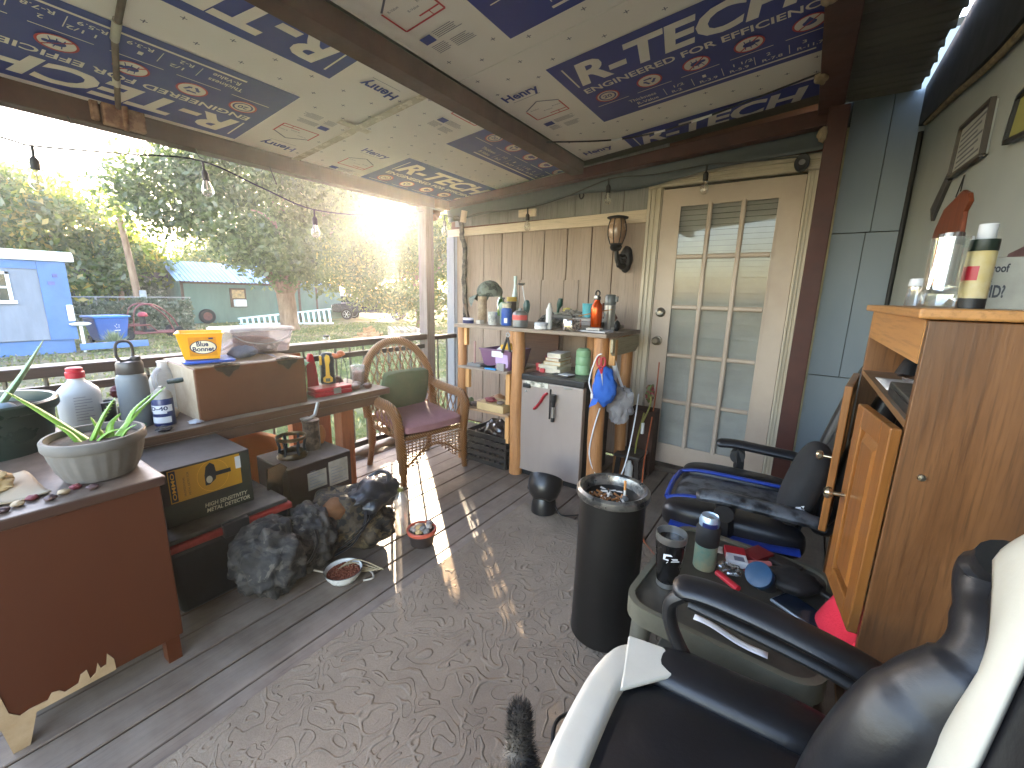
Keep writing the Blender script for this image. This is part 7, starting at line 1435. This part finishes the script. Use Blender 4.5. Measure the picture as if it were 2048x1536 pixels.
def cab_door(hy, ang, wd, sgn):
    d_ = thing('tmp', '', '', (0, 0, 0)); bpy.data.objects.remove(d_)
    o = MB()
    fw = .05
    o.box(-.02, 0, 0, fw, 0, .475).box(-.02, 0, wd - fw, wd, 0, .475).box(-.02, 0, fw, wd - fw, 0, fw).box(-.02, 0, fw, wd - fw, .475 - fw, .475)
    dd = o.build('door', m_oakdoor, t, smooth=0, bevel=.003)
    pn = MB(); w_ = wd - 2 * fw
    pn.add([(-.006, fw + .001, fw + .001), (-.006, wd - fw - .001, fw + .001), (-.006, wd - fw - .001, .475 - fw - .001), (-.006, fw + .001, .475 - fw - .001), (-.019, fw + .025, fw + .025), (-.019, wd - fw - .025, fw + .025), (-.019, wd - fw - .025, .475 - fw - .025), (-.019, fw + .025, .475 - fw - .025)], [(4, 5, 6, 7), (0, 1, 5, 4), (1, 2, 6, 5), (2, 3, 7, 6), (3, 0, 4, 7)])
    pn.build('raised_panel', m_oakdoor, dd, smooth=0)
    k = MB(); k.lathe([(.005, 0), (.005, .022), (.014, .026), (.016, .034), (.01, .041), (0, .042)], n=20, M=Mx((-.02, wd - .028, .24), (0, R(-90), 0))); k.build('knob', mat('nickel_knob', '#a89c84', .22, .9) if 'nickel_knob' not in bpy.data.materials else bpy.data.materials['nickel_knob'], dd)
    dd.matrix_parent_inverse = world_matrix(t).inverted(); dd.location = (cx0 - .001, hy, .60); dd.rotation_euler = (0, 0, ang)
    if sgn < 0: dd.scale = (1, -1, 1)
    return dd
m_oakdoor = wood('orange_oak_door', '#70431a', '#94602e', 'z', .32, scale=6, bump=.12, coat=.3)
cab_door(cy0 + .002, R(8), .232, 1)
cab_door(cy1 - .002, R(-7.5), .33, -1)
MB().cyl((cx0 - .004, cy0 + .012, .68), (cx0 - .004, cy0 + .012, .73), .005, n=10).cyl((cx0 - .004, cy0 + .012, .93), (cx0 - .004, cy0 + .012, .98), .005, n=10).build('hinge', m_brass, t, world=True)
MB().lathe([(.0, .006), (.006, .005), (.007, 0)], n=12, M=Mx((.235, cy0, .985), (R(90), 0, 0))).build('nail', m_brass, t, world=True)
t = thing('black_player', 'flat black electronic box in the open cubby of the cabinet', 'player', (.29, 1.28, 1.0905)); MB().box(.205, .36, 1.13, 1.42, 1.0905, 1.125).build('body', mat('dusty_black_box', '#1f2020', .5, dust=.6), t, world=True, smooth=0, bevel=.004); MB().box(.2035, .2055, 1.16, 1.38, 1.10, 1.115).build('fascia', m_blk, t, world=True, smooth=0)
o = MB().surf(lambda u, v: (.205 + .13 * u, 1.44 + .22 * v, 1.1 + .02 * (1 - v) * u), 6, 8).build('letter', m_white); tag(o, 'folded pale letter on the cubby shelf', 'paper'); o.modifiers.new('s', 'SOLIDIFY').thickness = .002
vess('glass_dish', 'small clear glass dish at the back of the cubby', 'dish', .30, 1.56, [(.03, 0), (.05, .02), (.052, .03), (.046, .03), (0, .008)], m_clear, z=1.0907)
# the things under the doors
m_redcl = mat('bright_red_cloth', '#b8162f', .9, c2='#c9243c', scale=9, bump=.4, bscale=90)
o = MB().surf(lambda u, v: (.215 - .075 * v + .012 * math.sin(u * 5), 1.115 + .21 * u, .60 - .02 * math.sin(u * 6) - .16 * v ** 1.3), 14, 14).build('red_cloth', m_redcl); tag(o, 'bright red cloth hanging out between cabinet and table', 'cloth'); o.modifiers.new('s', 'SOLIDIFY').thickness = .012
o = MB().surf(lambda u, v: (.215 - .035 * v, 1.30 + .16 * u, .605 + .012 * math.sin(u * 4) - .05 * v), 8, 6).build('white_sheet', m_white); tag(o, 'white paper sheet sticking out behind the red cloth', 'paper'); o.modifiers.new('s', 'SOLIDIFY').thickness = .0015
vess('clear_jar', 'clear glass jar standing on the cabinet shelf below the doors', 'jar', .235, 1.52, [(.035, 0), (.04, .004), (.04, .075), (.034, .085), (.034, .1)], m_clear, z=.3155)
vess('clear_flask', 'cloudy glass bottle lying low beside the cabinet leg', 'bottle', .165, 1.10, [(.03, 0), (.034, .006), (.034, .10), (.012, .135), (.012, .155), (0, .156)], m_milky, z=.1855)
# on the cabinet top
CT = 1.3125
t = vess('candle_jar', 'large clear glass jar with markers inside on the oak cabinet', 'jar', .235, 1.28, [(.05, 0), (.055, .006), (.056, .03), (.052, .035), (.05, .04), (.052, .15), (.05, .15), (.047, .045), (0, .035)], glassy('thick_glass', (.93, .95, .94), .2, .03), z=CT); t.scale = (.62, .62, .95)
for i, (x_, y_, cl, lb) in enumerate(((.222, 1.295, '#c5262e', 'red marker pen standing in the glass jar'), (.228, 1.275, '#b8bcc6', 'silver marker pen standing in the glass jar'), (.24, 1.27, '#8f7f72', 'brown marker pen standing in the glass jar'), (.247, 1.285, '#a9a292', 'grey marker pen standing in the glass jar'))):
    t = thing('marker_pen', lb, 'pen', (x_, y_, CT + .048)); MB().cyl((0, 0, 0), (0, 0, .08), .0075, n=12).build('barrel', mat('pen_%d' % i, cl, .4), t); MB().cyl((0, 0, .08), (0, 0, .105), .0085, .007, n=12).build('cap', mat('pen_cap_%d' % i, '#463a34', .4) if i != 1 else m_white, t)
t = vess('squeeze_bottle', 'yellow labelled bottle with white cap and dark neck on the cabinet', 'bottle', .285, 1.285, [(.032, 0), (.034, .004), (.034, .025), (.034, .12), (.03, .125)], mat('yellow_cream_label', '#b9a05a', .5, c2='#c9c0a0', scale=10), z=CT); t.scale = (.64, .64, .94)
MB().lathe([(.0345, 0), (.0345, .022)], n=26).build('base_band', m_blk, t); MB().lathe([(.0335, .122), (.0345, .124), (.0345, .146), (.0, .147)], n=26).build('neck', mat('dark_green_neck', '#17251b', .4), t); MB().lathe([(.021, .147), (.0225, .149), (.022, .178), (0, .179)], n=24).build('cap', m_white, t)
mb = MB(); wrap_label(mb, .0346, R(-150), R(-100), .06, .09); mb.build('label', m_redcap, t)
t = vess('salt_shaker', 'tiny glass shaker with white top at the cabinet front corner', 'shaker', .205, 1.33, [(.016, 0), (.018, .004), (.016, .045), (0, .046)], m_clear, z=CT); MB().lathe([(.0165, .046), (.017, .047), (.015, .062), (0, .064)], n=16).build('top', m_white, t)
t = thing('joke_sign', 'small cream sign with dark lettering leaning on the cabinet top', 'sign', (.318, 1.335, CT), R(-8)); t.scale = (.62, .62, .95); Ms = Matrix.Translation((0, 0, 0)) @ Mx((0, 0, 0), (R(-18), 0, 0))
MB().box(-.07, .12, 0, .012, 0, .12, M=Ms).build('board', mat('cream_sign_board', '#a6a394', .6), t, smooth=0, bevel=.002)
mb = MB(); Mt = Ms @ plane_M((0, -.0015, 0), (1, 0, 0), (0, 0, 1)); put_text(mb, 'ler-proof', Mt, -.045, .078, .085, .026, .03); put_text(mb, '&', Mt, -.004, .062, .01, .012, .02); put_text(mb, 'TUPID?', Mt, -.045, .025, .085, .03, .03); mb.build('lettering', m_blk, t, smooth=0)
t = thing('leaning_picture', 'dark mauve picture board leaning on the wall behind the sign', 'picture', (.375, 1.40, CT), 0); MB().add([(-.0, -.12, 0), (.015, -.12, .16), (.015, .16, .13), (.0, .16, 0), (.012, -.12, 0), (.022, -.12, .16), (.022, .16, .13), (.012, .16, 0)], [(0, 1, 2, 3), (7, 6, 5, 4), (0, 4, 5, 1), (1, 5, 6, 2), (2, 6, 7, 3), (3, 7, 4, 0)]).build('board', mat('mauve_picture', '#4d3438', .6, c2='#6a4c4d', scale=9), t, smooth=0)
# plaques on the side wall
def plaque(name, label, cat, pts, m, th=.012, frame=None):
    t = thing(name, label, cat, (.4, pts[0][0], pts[0][1])); MB().prism(pts, 'x', .4015 - th, .4015).build('board', m, t, world=True, smooth=0, bevel=.002)
    if frame is not None:
        mb = MB(); n = len(pts); c = Vector((sum(p[0] for p in pts) / n, sum(p[1] for p in pts) / n))
        for i in range(n):
            a, b = Vector(pts[i]), Vector(pts[(i + 1) % n]); mb.bar((.388, a.x, a.y), (.388, b.x, b.y), .012, .014, up=(1, 0, 0))
        mb.build('frame', frame, t, world=True, smooth=0)
    return t
t = plaque('framed_notice', 'pale framed notice with scribbled lines on the side wall', 'sign', [(2.37, 1.79), (1.99, 1.775), (2.005, 1.935), (2.35, 1.955)], mat('pale_notice_paper', '#94958f', .6, c2='#b0b0a8', scale=6), .010, mat('dark_frame_wood', '#3a3128', .5))
mb = MB()
for k in range(7):
    z_ = 1.81 + k * .018; mb.add([(.3905, 2.33, z_), (.3905, 2.06 + .06 * ((k * 5) % 3) / 2, z_ - .004), (.3905, 2.06 + .06 * ((k * 5) % 3) / 2, z_ + .004), (.3905, 2.33, z_ + .007)], [(0, 1, 2, 3)])
mb.build('scribble', mat('faded_ink', '#5f6066', .7), t, world=True, smooth=0)
plaque('dark_plaque', 'narrow dark grey plaque hung slanted below the framed notice', 'sign', [(2.62, 1.72), (2.40, 1.84), (2.37, 1.80), (2.55, 1.66)], mat('dark_grey_plaque', '#3d3a38', .6))
t = plaque('wooden_plaque', 'reddish carved wooden plaque hung by a wire near the jar', 'plaque', [(2.46, 1.55), (2.04, 1.545), (2.06, 1.62), (2.02, 1.645), (2.05, 1.675), (2.13, 1.70), (2.36, 1.675), (2.40, 1.64), (2.44, 1.61)], wood('reddish_cedar', '#5d2b18', '#8a4526', 'z', .5)); MB().tube([(.388, 2.15, 1.70), (.392, 2.17, 1.755), (.388, 2.2, 1.69)], .002, 5).build('wire', m_blk, t, world=True)
plaque('yellow_pennant', 'olive yellow plaque with dark edge cut by the picture edge', 'sign', [(1.78, 1.75), (1.62, 1.73), (1.62, 1.86), (1.755, 1.85)], mat('olive_yellow_plaque', '#7d7a3a', .6, c2='#8f8a4c', scale=5), .012, m_blk)

# ------------------------------------------------------------------ the two gaming chairs
m_vin = mat('black_vinyl', '#131315', .38, c2='#1c1c20', scale=5, bump=.12, bscale=90, spec=.5)
m_vinw = mat('cream_white_vinyl', '#b7b3a6', .42, c2='#c6c2b6', scale=4, bump=.08, bscale=90)
m_vinb = mat('royal_blue_vinyl', '#16307f', .4, c2='#1d3d99', scale=5, bump=.1)
m_worn = mat('peeling_black_vinyl', '#131417', .45, c2='#4d5054', scale=15, sharp=True, bump=.3)
def rbox(x0, x1, y0, y1, z0, z1, k=5, p=4.0, puff=.0):
    """cushion block with rounded edges (superellipsoid faces)"""
    bm = bmesh.new(); bmesh.ops.create_cube(bm, size=2); bmesh.ops.subdivide_edges(bm, edges=bm.edges[:], cuts=9, use_grid_fill=True)
    c = Vector(((x0 + x1) / 2, (y0 + y1) / 2, (z0 + z1) / 2)); h = Vector(((x1 - x0) / 2, (y1 - y0) / 2, (z1 - z0) / 2)); vs = []
    for v in bm.verts:
        q = v.co; L = (abs(q.x) ** p + abs(q.y) ** p + abs(q.z) ** p) ** (1 / p); q = q / L
        z_ = q.z * (1 + puff * (1 - max(abs(q.x), abs(q.y)) ** 2))
        vs.append((c.x + q.x * h.x, c.y + q.y * h.y, c.z + z_ * h.z))
    fs = [tuple(v.index for v in f.verts) for f in bm.faces]; bm.free(); return MB().add(vs, fs)
def star_base(t, ox, oy):
    mb = MB()
    for k in range(5): a = 2 * PI * k / 5 + .4; mb.tube([(ox, oy, .1), (ox + .16 * math.cos(a), oy + .16 * math.sin(a), .1), (ox + .29 * math.cos(a), oy + .29 * math.sin(a), .075)], [.03, .026, .018], 8)
    mb.cyl((ox, oy, .08), (ox, oy, .36), .03, n=16); mb.build('star_base', m_blk, t)
    for k in range(5): a = 2 * PI * k / 5 + .4; MB().cyl((ox + .28 * math.cos(a) - .025, oy + .28 * math.sin(a), .03), (ox + .28 * math.cos(a) + .025, oy + .28 * math.sin(a), .03), .03, n=14).build('caster', m_blk, t)
# blue one, faces -X
t = thing('blue_gaming_chair', 'worn black and royal blue gaming chair facing the ash can', 'gaming chair', (-.06, 2.03, .011), R(3))
rbox(-.33, .17, -.17, .17, .37, .46, puff=.15).build('seat', m_worn, t, smooth=80)
for s_ in (-1, 1):
    rbox(-.345, .17, s_ * .235 - .075, s_ * .235 + .075, .35, .48, p=3.5).build('seat_bolster', m_vin, t, smooth=80)
    MB().tube(smooth_path([(-.345, s_ * .175, .44), (-.25, s_ * .165, .466), (0, s_ * .16, .472), (.16, s_ * .165, .47)], 6), .014, 8, .6).build('blue_stripe', m_vinb, t)
    MB().tube(smooth_path([(-.30, s_ * .315, .40), (0, s_ * .318, .41), (.15, s_ * .315, .42)], 5), .03, 8, .25).build('blue_side', m_vinb, t)
    MB().tube(smooth_path([(-.205, s_ * .352, .568), (-.13, s_ * .352, .578), (0, s_ * .35, .574), (.14, s_ * .345, .568), (.2, s_ * .34, .555)], 6), [.030, .038] + [.042] * 17 + [.036] * 6, 14, .55).build('armrest', m_worn if s_ < 0 else m_vin, t)
    MB().bar((-.10, s_ * .345, .56), (-.09, s_ * .32, .40), .035, .045).cyl((-.105, s_ * .345 - .028, .522), (-.105, s_ * .345 + .028, .522), .034, n=20).bar((-.11, s_ * .31, .40), (.0, s_ * .2, .36), .05, .03).build('arm_post', m_blk, t)
MB().tube(smooth_path([(-.345, -.16, .44), (-.352, 0, .445), (-.345, .16, .44)], 6), .012, 8).build('front_piping', m_vinb, t)
Mb = Mx((.2, 0, .42), (0, R(14), 0))
mb = rbox(-.04, .06, -.25, .25, .0, .82, p=4); mb.v = [tuple(Mb @ Vector((v[0], v[1] * (1 - .25 * max(0, v[2] - .45) / .37), v[2]))) for v in mb.v]; mb.build('backrest', m_vin, t, smooth=80)
for s_ in (-1, 1):
    mb = rbox(-.06, .02, s_ * .225 - .04, s_ * .225 + .04, .08, .68, p=3); mb.v = [tuple(Mb @ Vector(v)) for v in mb.v]; mb.build('back_bolster', m_vin, t, smooth=80)
star_base(t, -.06, 0)
lc = thing('lumbar_pillow', 'black lumbar pillow with silver spiral emblem in the blue gaming chair', 'pillow', (.045, 1.86, .485), R(3))
mb = rbox(-.055, .055, -.13, .13, .0, .33, p=2.8); mb.v = [tuple(Mx((0, 0, 0), (0, R(14), 0)) @ Vector(v)) for v in mb.v]; mb.build('cushion', mat('black_knit', '#141518', .9, bump=.2, bscale=200), lc, smooth=80)
mb = MB(); Me = plane_M((.035, -.19, .09), (1, -.12, .0), (.1, 0, 1))
for k in range(5):
    a = 2 * PI * k / 5; pts = [(.010 * math.cos(a), .010 * math.sin(a)), (.022 * math.cos(a + .5), .022 * math.sin(a + .5)), (.029 * math.cos(a + 1.2), .029 * math.sin(a + 1.2)), (.025 * math.cos(a + 1.75), .025 * math.sin(a + 1.75)), (.020 * math.cos(a + 1.3), .020 * math.sin(a + 1.3)), (.013 * math.cos(a + .75), .013 * math.sin(a + .75))]
    mb.add([(x_, y_, -.012 if False else 0) for x_, y_ in pts], [tuple(range(6))], Me)
em = mb.build('emblem', m_white, lc, smooth=0)
sw = em.modifiers.new('w', 'SHRINKWRAP'); sw.target = [c for c in lc.children if c.name.startswith('cushion')][0]; sw.offset = .002
# white one, faces -X
t = thing('white_gaming_chair', 'black and white gaming chair in the front corner of the picture', 'gaming chair', (-.02, .66, .011), R(2))
rbox(-.225, .25, -.19, .19, .39, .485, p=4.5, puff=.1).build('seat', m_vin, t, smooth=80)
for s_ in (-1, 1): rbox(-.20, .25, s_ * .235 - .065, s_ * .235 + .065, .385, .505, p=3.2).build('seat_bolster', m_vin, t, smooth=80)
mb = rbox(-.268, -.19, -.285, .26, .37, .498, p=5); mb.v = [(v[0] + .05 * (abs(v[1]) / .28) ** 3, v[1], v[2]) for v in mb.v]; mb.build('front_panel', m_vinw, t, smooth=80)
for s_ in (-1, 1):
    MB().prism([(-.19, s_ * .10), (-.08, s_ * .225), (-.14, s_ * .265), (-.22, s_ * .255)], 'z', .487, .4975).build('white_inset', m_vinw, t, smooth=0, bevel=.004)
    MB().tube(smooth_path([(-.135, s_ * .292, .650), (-.06, s_ * .292, .660), (.06, s_ * .287, .652), (.2, s_ * .277, .632), (.3, s_ * .265, .605)], 6), [.024, .034] + [.040] * 19 + [.034] * 4, 16, .5).build('armrest', m_vin, t)
    MB().tube(smooth_path([(-.11, s_ * .292, .635), (-.14, s_ * .294, .595), (-.125, s_ * .296, .52), (-.06, s_ * .29, .43), (.02, s_ * .27, .38)], 6), .02, 10, .8).tube(smooth_path([(-.10, s_ * .292, .618), (.0, s_ * .292, .606), (.15, s_ * .285, .590), (.27, s_ * .27, .57)], 5), .016, 10, .8).build('arm_loop', m_blk, t)
Mb = Mx((.252, -.105, .42), (0, R(7), 0))
mb = rbox(-.03, .06, -.26, .26, .0, .735, p=6.0); mb.v = [tuple(Mb @ Vector((v[0], v[1] * (1 - .95 * max(0, v[2] - .54) / .2), v[2]))) for v in mb.v]; mb.build('backrest', m_vin, t, smooth=80)
def lerp_tab(tab, z):
    for (z0, a0), (z1, a1) in zip(tab[:-1], tab[1:]):
        if z <= z1: k = (z - z0) / (z1 - z0); return a0 + (a1 - a0) * k
    return tab[-1][1]
for s_ in (-1, 1):
    yf = (lambda y: y) if s_ > 0 else (lambda y: -.22 - y)
    pts = smooth_path([(.165, yf(.07), .42), (.185, yf(.07), .57), (.212, yf(.07), .68), (.25, yf(.085), .75), (.288, yf(.09), .80), (.312, yf(.115), .85), (.318, yf(.18), .91), (.322, yf(.165), .955)], 6)
    MB().tube(pts, [.05, .052, .055] + [.058] * 14 + [.055] * 8 + [.05] * 8 + [.046] * 6 + [.040] * 4, 18, 1.15).build('back_bolster', m_vin, t)
    def wf(u, v):
        zl = .47 + .535 * v; zr = .47 + .66 * v
        l = lerp_tab([(.47, .065), (.672, .062), (.771, .05), (.845, .04), (.90, .052), (.95, .085), (.988, .115), (1.01, .13)], zl); r = lerp_tab([(.47, -.03), (.784, -.028), (.879, -.018), (1.0, -.008), (1.13, .0)], zr)
        z = zl + (zr - zl) * u
        return (.216 + .123 * (z - .45) - .010 * math.sin(PI * u) - .008 * max(0, (z - .88) / .12) * (1 - u) ** 2 + .03 * max(0, (v - .95) / .05) ** 2, yf(l + (r - l) * u), z)
    o = MB().surf(wf, 12, 40).build('white_inset', m_vinw, t); o.modifiers.new('s', 'SOLIDIFY').thickness = .008 * s_
star_base(t, -.02, 0)
# bag of cables at the blue chair
t = thing('black_cable_coil', 'coil of black cable on the rug behind the ash can', 'cable', (-.38, 1.75, .012)); MB().tube([(-.36 + (.07 + .01 * math.sin(k * 1.7)) * math.cos(k * .45), 1.72 + (.06 + .008 * math.cos(k * 2.1)) * math.sin(k * .45), .02 + .0012 * k) for k in range(60)], .006, 6).build('cable', m_blk, t, world=True)
o = MB().tube(smooth_path([(-.33, 1.12, .02), (-.42, 1.02, .05), (-.44, .92, .09), (-.40, .84, .06), (-.36, .8, .016)], 6), .006, 8).build('black_cable_loop', m_blk); tag(o, 'black cable loop on the rug beside the white gaming chair', 'cable')

# ------------------------------------------------------------------ the cat, tail up, walking out of the picture
t = thing('cat', 'dark grey and cream cat walking towards the viewer with its tail raised', 'cat', (-.39, .62, .011)); CAT = t
bm_v = [(-.385, .72, .225, .062, .068), (-.39, .66, .245, .082, .080), (-.40, .58, .25, .085, .082), (-.41, .49, .245, .078, .080), (-.42, .41, .255, .07, .078), (-.425, .35, .285, .05, .055), (-.43, .29, .325, .045, .045), (-.43, .255, .335, .055, .055), (-.432, .21, .325, .038, .034), (-.433, .185, .318, .02, .018)]
me = bpy.data.meshes.new('body'); V = [v[:3] for v in bm_v]; E_ = [(i, i + 1) for i in range(len(V) - 1)]; rad = [v[3:] for v in bm_v]
def limb(i0, pts, rs):
    prev = i0
    for p, r in zip(pts, rs): V.append(p); rad.append((r, r)); E_.append((prev, len(V) - 1)); prev = len(V) - 1
limb(0, [(-.40, .735, .26), (-.41, .742, .295), (-.412, .742, .345), (-.408, .738, .40), (-.405, .728, .44)], [.038, .032, .029, .026, .012])
for s_ in (-1, 1):
    limb(1, [(-.39 + s_ * .06, .67, .17), (-.39 + s_ * .062, .65 + .03 * s_, .115), (-.39 + s_ * .062, .70 + .03 * s_, .055), (-.39 + s_ * .062, .67 + .03 * s_, .012)], [.045, .028, .018, .02])
    limb(4, [(-.42 + s_ * .05, .41, .16), (-.42 + s_ * .05, .40 + .03 * s_, .09), (-.42 + s_ * .05, .40 + .04 * s_, .03), (-.42 + s_ * .05, .38 + .04 * s_, .01)], [.035, .022, .018, .02])
    limb(7, [(-.43 + s_ * .034, .27, .375), (-.43 + s_ * .04, .272, .40)], [.02, .006])
me.from_pydata(V, E_, []); o = bpy.data.objects.new('body', me); COL.objects.link(o); o.parent = t; o.matrix_parent_inverse = world_matrix(t).inverted()
sk = o.modifiers.new('skin', 'SKIN'); sk.use_smooth_shade = True
for i, sv in enumerate(me.skin_vertices[0].data): sv.radius = rad[i]; sv.use_root = (i == 1)
su = o.modifiers.new('sub', 'SUBSURF'); su.levels = 2; su.render_levels = 2
def fur_mat():
    m, t_, b = newmat('cat_fur'); v = coord(t_)
    n = tnoise(t_, v, 9, 5, .6, .5); g = t_.nodes.new('ShaderNodeTexCoord'); s = t_.nodes.new('ShaderNodeSeparateXYZ'); t_.links.new(g.outputs['Object'], s.inputs[0])
    side = t_.nodes.new('ShaderNodeMapRange'); side.inputs[1].default_value = -.375; side.inputs[2].default_value = -.42; t_.links.new(s.outputs[0], side.inputs[0])
    low = t_.nodes.new('ShaderNodeMapRange'); low.inputs[1].default_value = .40; low.inputs[2].default_value = .28; t_.links.new(s.outputs[2], low.inputs[0])
    k = mul(t_, mul(t_, side.outputs[0], low.outputs[0]), ramp(t_, n, [(.3, .5), (.65, 1.0)]))
    c = mixc(t_, k, '#2a2420', '#9a8c7a'); t_.links.new(c, b.inputs['Base Color']); b.inputs['Roughness'].default_value = .85
    addbump(t_, b, tnoise(t_, coord(t_, (1, .25, 1)), 160, 3), .6, .004); return m
m_fur = fur_mat(); me.materials.append(m_fur)
dg = bpy.context.evaluated_depsgraph_get(); ev = bpy.data.meshes.new_from_object(o.evaluated_get(dg))
Pv = np.array([v.co for v in ev.vertices]); Fv = [p.vertices[:] for p in ev.polygons]
cen = np.array([Pv[list(f)].mean(0) for f in Fv]); nor = np.array([p.normal for p in ev.polygons]); ar = np.array([p.area for p in ev.polygons])
me2 = ev
o.modifiers.clear(); o.data = me2; me2.polygons.foreach_set('use_smooth', [True] * len(me2.polygons))
if not me2.materials: me2.materials.append(m_fur)
n = 26000; pick = nr.choice(len(cen), n, p=ar / ar.sum())
vidx = np.array([list(f)[:3] for f in Fv])[pick]; w3 = nr.dirichlet((1, 1, 1), n); C = (Pv[vidx] * w3[:, :, None]).sum(1)
flow = np.array([0, .35, -.25]) + .15 * nr.normal(size=(n, 3)); up_t = C[:, 2] > .3
flow[up_t & (C[:, 1] > .7)] = np.array([0, 0, .7]) + .2 * nr.normal(size=((up_t & (C[:, 1] > .7)).sum(), 3))
A = nor[pick] * .5 + flow; A /= np.linalg.norm(A, axis=1)[:, None]; L = .014 + .010 * nr.random(n); A *= L[:, None]
Bv = np.cross(A, rvec(n)); Bv /= np.linalg.norm(Bv, axis=1)[:, None]; Bv *= .0011
V = np.stack([C - Bv, C + Bv, C + A + Bv * .1, C + A - Bv * .1], 1).reshape(-1, 3)
f_ = fast_mesh('fur', V, np.arange(n * 4).reshape(n, 4), m_fur, None, t); f_.matrix_parent_inverse = world_matrix(t).inverted()
for s_ in (-1, 1): MB().blob((-.432 + s_ * .024, .212, .345), (.008, .008, .008), 1, 0).build('eye', mat('amber_eye', '#8a7a2a', .1), t, world=True)

CAT.location = (-.400, .575, .011); CAT.scale = (.92, .92, .92)
# ------------------------------------------------------------------ evening haze volume, added for sun glow and lens glare
hm = bpy.data.materials.new('glow_haze'); hm.use_nodes = True; ht = hm.node_tree
for n in list(ht.nodes):
    if n.type != 'OUTPUT_MATERIAL': ht.nodes.remove(n)
hv = ht.nodes.new('ShaderNodeVolumePrincipled'); hv.inputs['Density'].default_value = .0014; hv.inputs['Color'].default_value = (.95, .95, .95, 1); hv.inputs['Anisotropy'].default_value = .72
ht.links.new(hv.outputs[0], [n for n in ht.nodes if n.type == 'OUTPUT_MATERIAL'][0].inputs['Volume'])
o = MB().box(-90, 40, -30, 90, G - 1.2, 16).build('haze', hm, smooth=0); tag(o, kind='stuff')
cy.volume_bounces = 0; cy.volume_step_rate = 4; cy.volume_max_steps = 32
